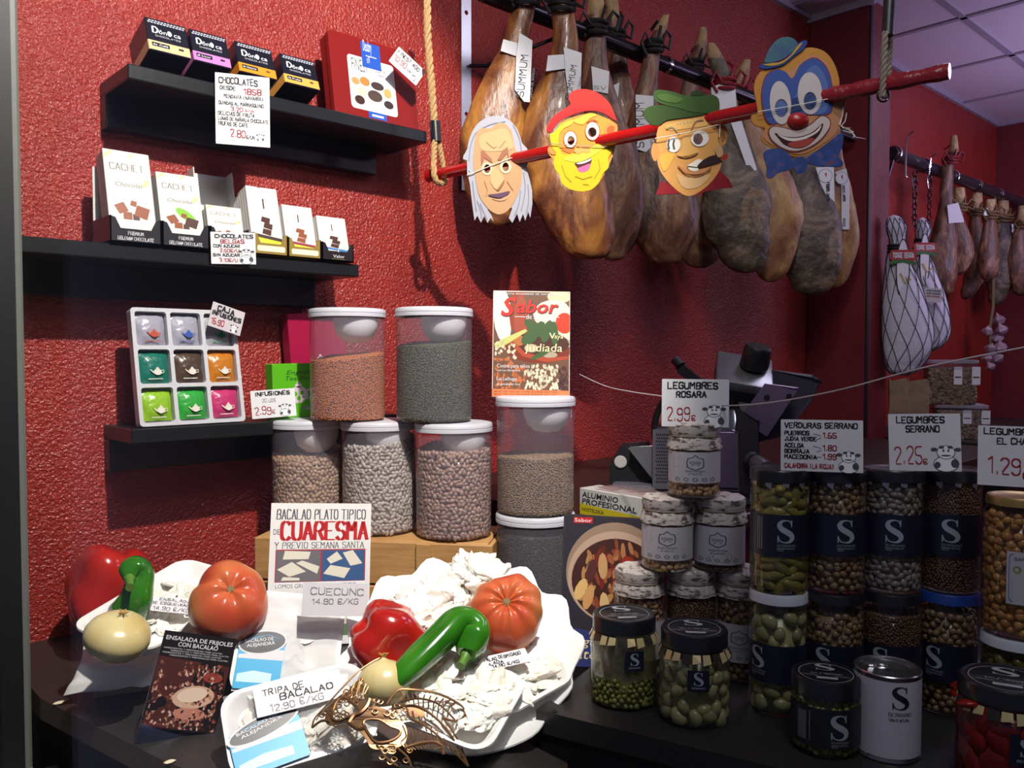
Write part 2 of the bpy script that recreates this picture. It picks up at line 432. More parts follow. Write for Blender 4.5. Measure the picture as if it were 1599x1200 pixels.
# ------------------------------------------------------------------ the setting
WALL = MAT('red_plaster', '942b23', .27, spec=.5, mix=([(.3, '8e2a24'), (.7, '9a2d24')], 6, 3), bump=(.62, 190, 2))
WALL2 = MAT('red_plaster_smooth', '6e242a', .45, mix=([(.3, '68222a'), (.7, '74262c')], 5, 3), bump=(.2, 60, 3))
CEIL = MAT('ceiling_tile', 'cfc6d6', .85, bump=(.1, 200, 2)); GRID = MAT('ceiling_grid', '9a93a4', .6)
GREYF = MAT('window_frame_grey', '6d716c', .45, bump=(.05, 30, 2))
BLACK = MAT('black_laminate', '262423', .42, bump=(.06, 180, 2)); BLACK2 = MAT('black_panel', '0d0d10', .45)
EDGE = MAT('counter_edge', '6a5746', .5); SHELF = MAT('black_shelf', '15171a', .35, bump=(.03, 60, 2))
FLOORZ, CZ = -.78, 1.86
XP0, XP1, NP, XE = 3.17, 3.36, 1.404, 5.42
def boxw(mb, x0, x1, y0, y1, z0, z1, mat, bev=0): mb.box((x1 - x0, y1 - y0, z1 - z0), ((x0 + x1) / 2, (y0 + y1) / 2, (z0 + z1) / 2), mat, None, bev)
mb = MB(); boxw(mb, .20, XE + .1, D, D + .1, FLOORZ, CZ + .05, WALL); struct(mb.build('wall_left'))
mb = MB(); boxw(mb, XP0, XP1, NP, D, FLOORZ, CZ, WALL2, .004); struct(mb.build('wall_pillar'))
mb = MB(); boxw(mb, XE, XE + .1, -3, D, FLOORZ, CZ + .05, WALL2); struct(mb.build('wall_back'))
mb = MB(); boxw(mb, .2, XE + .1, -3.1, -3, FLOORZ, CZ + .05, WALL2); struct(mb.build('wall_right'))
mb = MB(); boxw(mb, .2, XE + .1, -3, D + .1, FLOORZ - .1, FLOORZ, MAT('floor_tile', '5b5652', .3)); struct(mb.build('floor'))
mb = MB(); boxw(mb, .2, XE + .1, -3.1, D + .1, CZ, CZ + .1, CEIL)
x = .62
while x < XE: boxw(mb, x - .012, x + .012, -3, D, CZ - .006, CZ + .01, GRID); x += .6
y = D - .42
while y > -3: boxw(mb, .2, XE, y - .012, y + .012, CZ - .006, CZ + .01, GRID); y -= .6
struct(mb.build('ceiling'))
mb = MB(); boxw(mb, XP0 - .018, XP0, NP - .02, D, CZ - .03, CZ, GRID); boxw(mb, .3, XP0, D - .018, D, CZ - .02, CZ, GRID)
boxw(mb, XP1, XE, D - .018, D, CZ - .02, CZ, GRID); boxw(mb, XE - .018, XE, -3, D - .02, CZ - .02, CZ, GRID); struct(mb.build('trim_1'))
mb = MB(); boxw(mb, .18, .312, 1.375, 1.66, FLOORZ, CZ, GREYF, .004); w1 = struct(mb.build('window_1'))
mb = MB(); boxw(mb, .17, .2975, 1.355, 1.375, FLOORZ, CZ, MAT('black_gasket', '101214', .5)); mb.build('window_frame', w1)
mb = MB(); boxw(mb, .265, .269, -1.6, 1.372, -.1, CZ - .01, CLEAR('shop_glass', k=1.0, ior=1.1)); mb.build('pane', w1)
mb = MB(); boxw(mb, .2, .31, -3.0, 1.372, FLOORZ, -.1, GREYF); struct(mb.build('wall_front'))

mb = MB(); boxw(mb, XP0 - .004, XP0 + .014, NP - .004, NP + .002, 0, CZ - .03, MAT('black_strip', '131218', .5)); struct(mb.build('trim_2'))
# display counter: polygon top with brownish edge and a dark front
def prism(mb, pts, z0, z1, mat, side=None):
    mb.shape([pts], mat, z1, 0); mb.shape([pts], mat, z0, 0)
    n = len(pts)
    for i in range(n):
        a, b = pts[i], pts[(i + 1) % n]
        mb.add([(*a, z0), (*b, z0), (*b, z1), (*a, z1)], [[0, 1, 2, 3]], side or mat)
def S0xy(a, b): return (.767 + math.cos(R(17)) * a + math.sin(R(17)) * b, .773 + math.sin(R(17)) * a - math.cos(R(17)) * b)
DC = [(.325, 1.648), (.322, 1.37), (.385, 1.045), (.49, .70), (.750, .70), (.752, .778), tuple(S0xy(.52, -.008)), (1.3, .95), (2.6, .95), (2.6, 1.648)]
t = thing('display_counter', 'long low black counter along the red wall, carrying the plates and the wooden crate', 'counter', (.5, 1.2, FLOORZ))
mb = MB(); prism(mb, DC, -.032, 0, BLACK, EDGE); mb.build('counter_top', t, world=True)
mb = MB(); prism(mb, [(.36, 1.64), (.36, 1.37), (.42, 1.05), (.52, .74), (.745, .74), (.748, .79), tuple(S0xy(.51, -.02)), (1.29, .97), (2.55, .97), (2.55, 1.64)], FLOORZ, -.032, BLACK2, MAT('counter_front', '262a2a', .5)); mb.build('counter_body', t, world=True)
# black display stand, turned a little
e1 = Vector((math.cos(R(17)), math.sin(R(17)), 0)); e2 = Vector((math.sin(R(17)), -math.cos(R(17)), 0)); S0 = Vector((.767, .773, 0)); ZS = .04
def SP(a, b): p = S0 + e1 * a + e2 * b; return (p.x, p.y)
t = thing('display_stand', 'low black display stand under the preserve jars, with a screw in its near corner', 'stand', (S0.x + .4, S0.y - .2, FLOORZ))
mb = MB(); pts = [SP(0, 0), SP(0, 1.25), SP(.5, 1.25), SP(.5, 0)]
mb.shape([pts[::-1]] if False else [pts], BLACK, ZS, .03); mb.build('stand_top', t, world=True)
mb = MB(); mb.shape([[SP(.003, .003), SP(.003, 1.247), SP(.497, 1.247), SP(.497, .003)]], BLACK2, ZS - .03, .795 + ZS - .03 - .0); mb.build('stand_body', t, world=True)
q = PZ(866, 1112, ZS); mb = MB(); mb.lathe([(.0038, 0), (.0036, .0012), (.0015, .0008), (0, .0006)], MAT('screw_steel', '4a4a4c', .3, 1), 14, Matrix.Translation(q)); mb.build('screw', t, world=True)

# rear counter with the slicer
t = thing('rear_counter', 'dark topped red counter behind the jars carrying the meat slicer', 'counter', (2.0, 1.2, FLOORZ))
mb = MB(); boxw(mb, 1.19, 3.1, .87, 1.64, .17, .2, MAT('dark_brown_top', '2a1c18', .4), .003); mb.build('counter_top', t, world=True)
mb = MB(); boxw(mb, 1.3, 2.55, .97, 1.62, 0.0005, .17, WALL2); mb.build('counter_body', t, world=True)
t = thing('side_counter', 'dark counter beyond the pillar with paper bags and plastic tubs on it', 'counter', (4.0, 1.2, FLOORZ))
mb = MB(); boxw(mb, 3.42, 4.9, .95, 1.64, .14, .18, BLACK, .003); mb.build('counter_top', t, world=True)
mb = MB(); boxw(mb, 3.46, 4.86, 1.0, 1.62, FLOORZ, .14, BLACK2); mb.build('counter_body', t, world=True)

# wall shelves: slab with a back plate below it
def shelf(label, x0, x1, zt, back1, hb=.06):
    t = thing('wall_shelf', label, 'shelf', ((x0 + x1) / 2, D, zt), 0, 'black wall shelves')
    mb = MB(); mb.box((x1 - x0, .148, .026), (0, -.075, -.013), SHELF, None, .002); mb.build('shelf_board', t)
    mb = MB(); mb.box((back1 - x0, .03, hb), ((back1 - x1) / 2, -.016, -.026 - hb / 2), SHELF, None, .002); mb.build('back_rail', t)
    return t
shelf('top black wall shelf with the dark chocolate boxes and the red tin', .505, 1.145, 1.010, 1.09)
shelf('middle black wall shelf full of white chocolate bar cartons', .335, .965, .700, .93)
shelf('bottom black wall shelf with the tray of tea sachets', .502, 1.06, .381, 1.04)

# aluminium strip screwed to the wall, ham rails, hooks
ALU = MAT('brushed_aluminium', 'b8bcc0', .32, .9); STEEL = MAT('dark_steel', '2e2a30', .22, .9)
t = thing('wall_strip', 'vertical aluminium strip with a round hole screwed to the red wall behind the first ham', 'bracket', (1.42, D, 1.4))
pB = PN(728, 100, D - .006)
mb = MB(); bx = pB.x
mb.shape([[(bx - .016, .93), (bx + .016, .93), (bx + .016, 1.85), (bx - .016, 1.85)], ell(bx, PN(728, 22, D).z, .006, .006, 14), ell(bx, PN(728, 180, D).z, .006, .006, 14)], ALU, 0, .005, Matrix(((1, 0, 0, 0), (0, 0, -1, D - .007), (0, 1, 0, 0), (0, 0, 0, 1))))
mb.build('strip', t, world=True)
RN, RZ = 1.45, 1.335
mb = MB(); a = PN(733, 103, D - .01); mb.tube([a, a + Vector((.03, -.03, .0)), Vector((a.x + .14, RN + .03, a.z + .06)), Vector((a.x + .17, RN, RZ - .02))], .005, STEEL, 6); mb.build('support_arm', t, world=True)
t = thing('ham_rail', 'dark steel rail carrying the row of hams in front of the pillar', 'rail', (1.9, RN, RZ))
mb = MB(); mb.cyl((1.265, RN, RZ), (3.12, RN, RZ), .021, STEEL, 18); mb.build('bar', t, world=True)
for xx in (1.36, 1.62, 1.95, 2.2, 2.45): 
    mb = MB(); mb.cyl((xx, RN, RZ), (xx + .012, RN, RZ), .0235, MAT('chrome', 'cfcfd4', .12, 1), 18); mb.build('collar', t, world=True)
mb = MB(); mb.cyl((2.95, RN, RZ), (2.95, D, RZ), .01, STEEL, 10); mb.build('wall_bracket', t, world=True)
t = thing('ham_rail', 'grey steel rail carrying the netted hams and hams beyond the pillar', 'rail', (4.5, 1.5, 1.37))
mb = MB(); mb.cyl((3.6, 1.5, 1.365), (XE - .01, 1.5, 1.375), .028, MAT('grey_steel', '4a4852', .3, .8), 16); mb.build('bar', t, world=True)
for xx in (3.63, 3.95, 4.3, 4.62, 4.95):
    mb = MB(); mb.tube([(xx, 1.5 + .032 * math.cos(a), 1.367 + .032 * math.sin(a)) for a in np.linspace(0, 2 * math.pi, 16)[:-1]], .004, MAT('chrome', 'cfcfd4', .12, 1), 6, True); mb.build('ring', t, world=True)
mb = MB(); mb.tube([(3.62, 1.5, 1.34), (3.62, 1.52, 1.27), (3.62, 1.58, 1.255), (3.62, D, 1.25)], .008, STEEL, 8); mb.build('wall_bracket', t, world=True)
# ------------------------------------------------------------------ top shelf
INK = MAT('navy_black_card', '191a26', .22); 
def choc_box(label, band, px_l, px_r, word, pic, z=1.012, h=.068, dpt=.085, n=1.499):
    a = PN(px_l, 60, n); b = PN(px_r, 60, n); w = b.x - a.x
    t = thing('chocolate_box', label, 'box', group='chocolate boxes on the top shelf', M=Matrix.Translation(((a.x + b.x) / 2, n + dpt * .93, z)) @ Matrix.Rotation(R(-20), 4, 'X') @ Matrix.Translation((0, -dpt / 2, 0)))
    bandm = MAT('band_' + band, band, .35); fr = Matrix.Translation((-w / 2, -dpt / 2 - .0004, 0)) @ Matrix.Rotation(math.pi / 2, 4, 'X')
    mb = MB(); mb.box((w, dpt, h), (0, 0, h / 2), INK, None, .0015)
    mb.box((w + .0006, dpt + .0006, h * .30), (0, 0, h * .17), bandm, None, .001)
    mb.build('carton', t)
    mb = MB(); wt = MAT('print_white', 'e8e8ee', .4)
    pat = MAT('print_pale', 'b9bac6', .4)
    for i in range(2):
        for k in range(12): mb.shape([[(w * (.06 + .075 * k + .03 * i), h * (.84 + .055 * i)), (w * (.11 + .075 * k + .03 * i), h * (.84 + .055 * i)), (w * (.095 + .075 * k + .03 * i), h * (.875 + .055 * i)), (w * (.045 + .075 * k + .03 * i), h * (.875 + .055 * i))]], pat, .0005, M=fr)
    mb.st('D', w * .15, h * .55, h * .19, wt, w * .12, .24, .06, .0006, True, M=fr)
    mb.bt('\u00f4n', w * .29, h * .55, h * .13, wt, w * .19, .0006, M=fr)
    mb.shape([ell(w * .55, h * .62, w * .055, h * .08, 14)], wt, .0006, M=fr)
    mb.bt('ca', w * .65, h * .55, h * .13, wt, w * .17, .0006, M=fr)
    mb.st('CHOCOLATES', w * .2, h * .45, h * .045, pat, w * .6, .14, z=.0006, M=fr)
    mb.shape([[(w * .08, h * .14), (w * .5, h * .14), (w * .5, h * .25), (w * .08, h * .25)]], INK, .0009, M=fr)
    mb.bt(word, w * .1, h * .165, h * .06, wt, w * .36, .0011, M=fr)
    for dx in ((-.04, 0, .04) if pic != 'b' else (0,)): mb.shape([ell(w * (.78 + dx), h * .2, w * (.022 if pic != 'b' else .06), h * .035, 10)], INK if pic != 'b' else MAT('print_brown', '6b3a20', .5), .001, M=fr)
    mb.build('printed_front', t)
    return t
b1 = choc_box('leftmost dark chocolate box with a beige band on the top shelf', 'c9b187', 233, 298, 'de Café', 'a')
choc_box('dark chocolate box with a pink band, second on the top shelf', 'c878b4', 303, 361, 'al Licor', 'a')
choc_box('dark chocolate box with a deep orange band, third on the top shelf', 'dc8a24', 374, 432, 'de Naranja', 'b')
choc_box('rightmost dark chocolate box with a yellow orange band, nearest the red tin', 'd9a04c', 445, 499, 'de Frutas', 'b')
# red tin
def d_red_tin():
    n = 1.555; m0 = PN(519, 52, n); 
    TL, TR, BL = (519, 50), (650, 86), (519, 165)
    o = PN(*BL, 1.53); nr = Vector((.0, -1, .16)).normalized(); a, b = PPL(*TL, o, nr), PPL(*TR, o, nr); w = b.x - a.x - .006; h = (a - o).length
    o = Vector((a.x - .008, 1.53, 1.0105)); h = .186
    m = frame(o, Vector((1, 0, 0)), nr)
    t = thing('biscuit_tin', 'flat red tin with a white biscuit label leaning at the right of the top shelf', 'tin', M=m)
    red = MAT('tin_red', '7a1413', .45, spec=.25)
    mb = MB(); mb.shape([rrect(0, 0, w, h, .008)], red, -.006, .03); mb.build('base', t)
    mb = MB(); mb.shape([rrect(-.002, -.002 + .002, w + .002, h + .002, .009)], red, 0, .012); mb.build('lid', t)
    mb = MB(); X = lambda u: u * w; Y = lambda v: v * h
    mb.shape([rrect(X(.19), Y(.14), X(.75), Y(.78), .008)], WHT, .0006)
    X = lambda u: (u - .075) * w; Y = lambda v: (v + .05) * h
    mb.bt('FINEST', X(.31), Y(.55), Y(.10), MAT('print_grey', '44464c', .6), X(.27), .001); mb.bt('of BELGIUM', X(.6), Y(.55), Y(.05), MAT('print_grey', '44464c', .6), X(.19), .001)
    for cx, cy, rx, ry, c in ((.34, .42, .05, .045, 'c98d5a'), (.45, .44, .06, .055, 'b07a3c'), (.40, .31, .06, .05, 'cdb9a2'), (.6, .42, .08, .05, '3b3030'), (.56, .29, .09, .07, '4a3a33'), (.72, .36, .05, .06, 'c89a5c'), (.37, .20, .06, .055, '3a1f16'), (.53, .18, .07, .04, 'd8d3c4'), (.72, .22, .06, .05, '33241f')):
        mb.shape([[(X(a), Y(b)) for a, b in ell(cx, cy, rx, ry, 14)]], MAT('print_' + c, c, .45), .0010 + cy * .0004)
    blue = MAT('print_blue', '1f4fae', .4)
    mb.shape([[(X(.44), Y(.62)), (X(.67), Y(.62)), (X(.67), Y(.93)), (X(.44), Y(.93))]], blue, .0016)
    mb.bt('Desobry', X(.465), Y(.82), Y(.09), WHT, X(.18), .002, .25); mb.shape([[(X(.49), Y(.76)), (X(.62), Y(.76)), (X(.62), Y(.77)), (X(.49), Y(.77))]], WHT, .002)
    mb.bt('est. 1947', X(.5), Y(.68), Y(.035), WHT, X(.11), .002)
    mb.shape([[(X(.46), Y(0.01)), (X(.68), Y(0.01)), (X(.68), Y(.09)), (X(.46), Y(.09))]], blue, .0012); mb.shape([[(X(.5), Y(0.035)), (X(.64), Y(0.035)), (X(.64), Y(.06)), (X(.5), Y(.06))]], WHT, .0014)
    mb.build('label', t)
d_red_tin()
def dr(mb, w, h):
    mb.st('FINEST 400g', w * .06, h * .68, h * .2, BLK, w * .85, .13, wob=.06)
    mb.st('10,90', w * .06, h * .28, h * .26, RED, w * .42, .1, wob=.05); mb.st('CON IVA', w * .54, h * .3, h * .12, BLK, w * .3, .12, wob=.05)
    cow(mb, w * .74, h * .06, h * .3)
card('price_card', 'small tilted handwritten card at the top right corner of the red tin', 'card', (622, 72), (664, 111), (607, 95), dep(PN(610, 95, 1.50)), WHT, dr, nrm=Vector((-.25, -1, .0)), group='handwritten price cards')
def dr(mb, w, h):
    k = dict(wob=.05)
    mb.st('CHOCOLATES', w * .07, h * .86, h * .085, BLK, w * .7, .15, **k); mb.st('DESDE', w * .09, h * .77, h * .05, BLK, w * .28, .15, **k); mb.st('1858', w * .52, h * .73, h * .08, RED, w * .32, .12, **k)
    mb.st('MENDAVIA (NAVARRA)', w * .16, h * .655, h * .05, BLK, w * .72, .14, **k); mb.st('GUINDAS AL MARRASQUINO', w * .06, h * .56, h * .045, BLK, w * .82, .15, **k)
    mb.st('3.20', w * .28, h * .48, h * .055, RED, w * .22, .12, **k); mb.st('\u20ac/UN', w * .55, h * .48, h * .035, RED, w * .15, .12, **k)
    mb.st('DELICIAS DE FRUTA', w * .05, h * .41, h * .05, BLK, w * .66, .15, **k); mb.st('LUNAS DE NARANJA CHOCOLATE', w * .05, h * .34, h * .045, BLK, w * .92, .15, **k)
    mb.st('TRUFAS DE CAFE', w * .04, h * .265, h * .05, BLK, w * .55, .15, **k); mb.st('2.80', w * .27, h * .11, h * .1, RED, w * .27, .1, **k); mb.st('\u20ac/UN', w * .56, h * .1, h * .045, BLK, w * .15, .13, **k)
    cow(mb, w * .74, h * .08, h * .12)
card('price_list', 'tall handwritten white price list hanging from the front of the top shelf', 'card', (339, 113), (424, 122), (337, 224), dep(PN(338, 150, 1.494)), WHT, dr, group='handwritten price cards')

# ------------------------------------------------------------------ middle shelf: cartons of chocolate bars
CW = MAT('carton_white', 'cfcdc8', .5); DK = MAT('carton_dark', '26262b', .4); BR = MAT('choc_brown', '8a4a2a', .4); BR2 = MAT('choc_dark', '4a2c24', .4); GRN = MAT('leaf_green', '78b828', .45); GOLD = MAT('carton_gold', '9a8242', .4, .2)
def bars(name, label, TLx, TRx, ztop_px, n, style, dpt, ny, tilt=14, zb=.702, h_tray=.045, bars_n=4, hbar=.155, part=None):
    a, b = PN(TLx, ztop_px, n), PN(TRx, ztop_px, n); w = b.x - a.x
    t = thing(name, label, 'chocolate carton', ((a.x + b.x) / 2, n, zb), 0, 'cartons of chocolate bars on the middle shelf')
    ti = R(tilt)
    base = DK if style in 'cgd' else GOLD
    if style == 'x': base = MAT('carton_black', '241f24', .35)
    # open tray: floor, back, cheeks and notched front
    mb = MB(); mb.box((w, dpt, .003), (0, dpt / 2, .0015), base)
    fm = Matrix.Translation((-w / 2, 0, 0)) @ Matrix.Rotation(math.pi / 2, 4, 'X')
    hh = h_tray
    mb.shape([[(0, 0), (w, 0), (w, hh), (w * .9, hh * .94), (w * .8, hh * .55), (w * .2, hh * .55), (w * .1, hh * .94), (0, hh)]], base, .0, .002, fm)
    for sx in (-1, 1): mb.box((.002, dpt, hh), (sx * (w / 2 - .001), dpt / 2, hh / 2), base)
    if style in 'cg': mb.box((w, .002, hbar * .85), (0, dpt, hbar * .42), CW)
    o = mb.build('display_tray', t)
    mb = MB()
    if style in 'cgd':
        mb.st('PREMIUM', w * .34, hh * .32, hh * .12, WHT, w * .3, .16, z=.001, M=fm); mb.st('BELGIAN CHOCOLATE', w * .14, hh * .12, hh * .12, WHT, w * .7, .16, z=.001, M=fm)
    elif style == 'x':
        mb.st('T', w * .46, hh * .5, hh * .2, WHT, w * .1, .2, .1, z=.001, serif=True, M=fm); mb.bt('Valor', w * .34, hh * .2, hh * .16, WHT, w * .36, .001, M=fm); mb.shape([[(w * .3, hh * .12), (w * .72, hh * .12), (w * .72, hh * .14), (w * .3, hh * .14)]], GOLD, .001, M=fm)
    else:
        mb.shape([rrect(w * .1, hh * .18, w * .92, hh * .44, .003)], MAT('cream_print', 'e8dfc0', .5), .001, M=fm)
    if mb.v: mb.build('printed_front', t)
    for i in range(bars_n):
        th = .0085; y0 = .006 + i * (th + .0012)
        M = Matrix.Translation((-w * .46, y0, .004)) @ Matrix.Rotation(math.pi / 2 - ti, 4, 'X')
        hb = hbar - .004 * i + rnd.uniform(-.002, .002); ww = w * .92
        mb = MB(); mb.box((ww, hb, th), (ww / 2, hb / 2, -th / 2), CW, M, .0008)
        if i == 0:
            X = lambda u: u * ww; Y = lambda v: v * hb
            if style in 'cgd':
                mb.st('CACHET', X(.12), Y(.78), Y(.075), MAT('print_silver', '6e6a62', .5), X(.72), .1, .05, .0006, M=M)
                mb.bt('Chocolat', X(.2), Y(.6), Y(.05), MAT('print_silver', '6e6a62', .5), X(.6), .0006, .3, M=M)
                for lx, ly, rx, ry in ((.1, .95, .1, .02), (.86, .66, .09, .03), (.6, .96, .07, .015)): mb.shape([[(X(p), Y(q)) for p, q in ell(lx, ly, rx, ry, 10, .4)]], MAT('leaf_pale', 'bcd08a', .5), .0006, M=M)
                if style == 'g': mb.shape([[(X(p), Y(q)) for p, q in ell(.6, .43, .24, .07, 14, -.3)]], GRN, .0006, M=M)
                for cx, cy, r_, c in ((.28, .36, .16, BR), (.55, .42, .09, BR), (.72, .33, .2, BR2 if style == 'g' else BR), (.4, .28, .13, BR), (.58, .27, .1, BR2)):
                    pts = [(X(cx + r_ * math.cos(q + cx * 9)), Y(cy + r_ * .45 * math.sin(q + cx * 9))) for q in (.3, 1.9, 3.4, 5.0)]
                    mb.shape([pts], c, .0008 + cx * .0004, M=M)
            else:
                mb.st('I', X(.45), Y(.68), Y(.14), BR2, None, .12, z=.0006, M=M)
                for k in range(3):
                    cx, cy = .5 + .06 * (k % 2), .5 - .09 * k
                    mb.shape([[(X(cx - .15), Y(cy - .02)), (X(cx + .12), Y(cy - .05)), (X(cx + .16), Y(cy + .035)), (X(cx - .1), Y(cy + .055))]], BR2 if style != 'y' else BR, .0008 + k * .0001, M=M)
                c1 = {'w': '3b2a28', 'y': '8c2a44', 'x': '3f78b0'}.get(style, '3b2a28')
                mb.shape([[(X(.02), Y(.30)), (X(.98), Y(.24)), (X(.98), Y(.19)), (X(.02), Y(.25))]], MAT('print_' + c1, c1, .5), .0012, M=M)
                if style != 'x': mb.shape([[(X(.02), Y(.25)), (X(.98), Y(.19)), (X(.98), Y(.12)), (X(.02), Y(.18))]], MAT('print_lime', 'c2cf2e', .5), .0011, M=M)
        mb.build('chocolate_bar', t)
    return t
bars('bar_carton', 'leftmost white and black carton of bars with milk chocolate pieces on the front', 171, 251, 290, 1.50 - .005, 'c', .09, 0, hbar=.166)
bars('bar_carton', 'second white and black carton of bars with a green leaf on the front', 253, 326, 300, 1.50 - .005, 'g', .085, 0, hbar=.138)
bars('bar_carton', 'half empty third carton with a bare grey back panel, behind the small red lettered card', 328, 388, 320, 1.50 - .005, 'd', .09, 0, hbar=.085, bars_n=3)
bars('bar_carton', 'fuller gold based carton of white bars with a dark brown stripe across', 396, 449, 350, 1.495, 'w', .08, 0, hbar=.138, bars_n=6, h_tray=.042)
bars('bar_carton', 'gold based carton of white bars with a dark red stripe', 450, 501, 360, 1.495, 'y', .07, 0, hbar=.108, bars_n=4, h_tray=.04)
bars('bar_carton', 'rightmost carton of white bars in a black tray on the middle shelf', 503, 552, 365, 1.495, 'x', .07, 0, hbar=.094, bars_n=4, h_tray=.038)
# grey back panel of the half empty carton
a, b = PN(300, 260, 1.6), PN(360, 265, 1.6)
mb = MB(); w = b.x - a.x
M = Matrix.Translation((a.x, 1.595, .704)) @ Matrix.Rotation(R(80), 4, 'X')
mb.shape([[(0, 0), (w, 0), (w, .165), (0, .165)]], CW, 0, .002, M); mb.box((.002, .165, .03), (0, .0825, .015), CW, M); mb.box((.002, .165, .03), (w, .0825, .015), CW, M)
tag(mb.build('carton_back_panel'), 'open grey white cardboard back of the emptied carton standing behind the middle shelf bars', 'carton')
def dr(mb, w, h):
    k = dict(wob=.05)
    mb.st('CHOCOLATES', w * .1, h * .82, h * .11, BLK, w * .84, .18, **k); mb.st('BELGAS', w * .22, h * .65, h * .12, RED, w * .52, .15, **k); mb.st('CON AZUCAR', w * .06, h * .52, h * .085, BLK, w * .58, .17, **k)
    mb.st('2.50\u20ac/U', w * .2, h * .37, h * .1, RED, w * .42, .13, **k); mb.st('SIN AZUCAR', w * .05, h * .24, h * .085, BLK, w * .58, .18, **k); mb.st('3.10\u20ac/U', w * .18, h * .07, h * .1, RED, w * .4, .13, **k); cow(mb, w * .6, h * .04, h * .5)
card('price_card', 'handwritten card with red lettering stuck to the front of the middle shelf', 'card', (332, 362), (402, 364), (330, 412), dep(PN(331, 390, 1.485)), WHT, dr, group='handwritten price cards')

# ------------------------------------------------------------------ bottom shelf: tea
def tea():
    nr = Vector((0, -1, .20)).normalized(); o = Vector((PN(219, 670, 1.515).x, 1.515, .3835))
    a, b = PPL(208, 476, o, nr), PPL(378, 478, o, nr)
    w = .196; h = .217
    m = frame(o, Vector((1, 0, 0)), nr)
    wp = MAT('tray_white_plastic', 'c3c3c8', .3)
    t = thing('tea_display_tray', 'white nine compartment tray leaning on the wall over the bottom shelf', 'tray', M=m)
    mb = MB(); g = .007; cells = []
    cw = (w - 4 * g) / 3; ch = (h - 4 * g) / 3
    loops = [rrect(0, 0, w, h, .007)]
    for r_ in range(3):
        for c in range(3):
            x0 = g + c * (cw + g); y0 = g + r_ * (ch + g); cells.append((x0, y0)); loops.append(rrect(x0, y0, x0 + cw, y0 + ch, .005))
    mb.shape(loops, wp, 0, .018); mb.shape([rrect(0, 0, w, h, .007)], wp, -.018, .002); mb.build('tray', t)
    cols = [('86b428', 'lime green', 'row'), ('2f9a3a', 'bright green', ''), ('b63468', 'raspberry pink', ''), ('176a5a', 'teal green', ''), ('4a3a2e', 'dark brown and gold', ''), ('b8701c', 'orange', ''), ('9896a4', 'pale grey with an orange teapot', ''), ('9a9aa8', 'pale grey with a blue teapot', ''), ('9c9ca4', 'pale grey green teapot', '')]
    rows = ['bottom', 'middle', 'top']; pot = {6: 'b4442a', 7: '2d4fa0', 8: '1f8a4c'}
    for i, (x0, y0) in enumerate(cells):
        hex_, nm, _ = cols[i]
        M2 = m @ Matrix.Translation((x0 + cw / 2, y0 + ch / 2, -.012))
        t2 = thing('tea_sachet', nm + ' tea sachet in the %s row of the white tray' % rows[i // 3], 'tea sachet', M=M2, group='tea sachets in the tray')
        n = 8; mb = MB(); vs = []; fs = []
        for yy in range(n + 1):
            for xx in range(n + 1):
                u, v = xx / n * 2 - 1, yy / n * 2 - 1
                z = .010 * (1 - abs(u) ** 3) * (1 - abs(v) ** 3) + .0012 * math.sin(u * 7 + v * 5 + i)
                vs.append((u * (cw / 2 - .0015), v * (ch / 2 - (.004 if i < 3 else .002)), z))
        for yy in range(n):
            for xx in range(n): q = yy * (n + 1) + xx; fs.append([q, q + 1, q + n + 2, q + n + 1])
        b0 = len(vs); vs += [(sx * (cw / 2 - .0015), sy * (ch / 2 - .004), -.003) for sx, sy in ((-1, -1), (1, -1), (1, 1), (-1, 1))]; fs.append([b0 + 3, b0 + 2, b0 + 1, b0])
        mb.add(vs, fs, MAT('sachet_' + hex_, hex_, .28, bump=(.25, 60, 2)), True); mb.build('wrapper', t2)
        pm = MAT('pot_' + pot.get(i, 'd8d4c8'), pot.get(i, 'd8d4c8'), .4); mb = MB(); s = cw * .3
        z = .0118
        mb.shape([ell(.004, -ch * .16, s * .42, s * .34, 16)], pm, z); mb.shape([ell(.004, -ch * .16 + s * .38, s * .18, s * .1, 10)], pm, z); mb.shape([ell(.004, -ch * .16 + s * .5, s * .06, s * .06, 8)], pm, z)
        mb.ribbon([(.004 - s * .35, -ch * .16 - s * .1), (.004 - s * .6, -ch * .16 + s * .1), (.004 - s * .78, -ch * .16 + s * .28)], [s * .2, s * .12, s * .07], pm, z)
        mb.ribbon([(.004 + s * .38, -ch * .16 + s * .15), (.004 + s * .65, -ch * .16 + s * .2), (.004 + s * .65, -ch * .16 - s * .05), (.004 + s * .38, -ch * .16 - s * .15)], s * .07, pm, z)
        mb.shape([[(-cw * .22, -ch * .36), (cw * .25, -ch * .36), (cw * .25, -ch * .34), (-cw * .22, -ch * .34)]], pm, z - .004)
        mb.build('teapot_print', t2)
tea()
def dr(mb, w, h):
    k = dict(wob=.06)
    mb.st('CAJA', w * .18, h * .72, h * .2, BLK, w * .5, .2, **k); mb.st('INFUSIONES', w * .04, h * .5, h * .16, BLK, w * .88, .22, **k); mb.st('16,90', w * .07, h * .14, h * .24, RED, w * .38, .12, **k); cow(mb, w * .64, h * .05, h * .36)
card('price_card', 'tilted grey handwritten card over the top right corner of the tea tray', 'card', (331, 470), (381, 488), (324, 508), dep(PN(350, 500, 1.51)), MAT('card_grey', 'bdb6bb', .6), dr, nrm=Vector((0, -1, .15)), group='handwritten price cards')
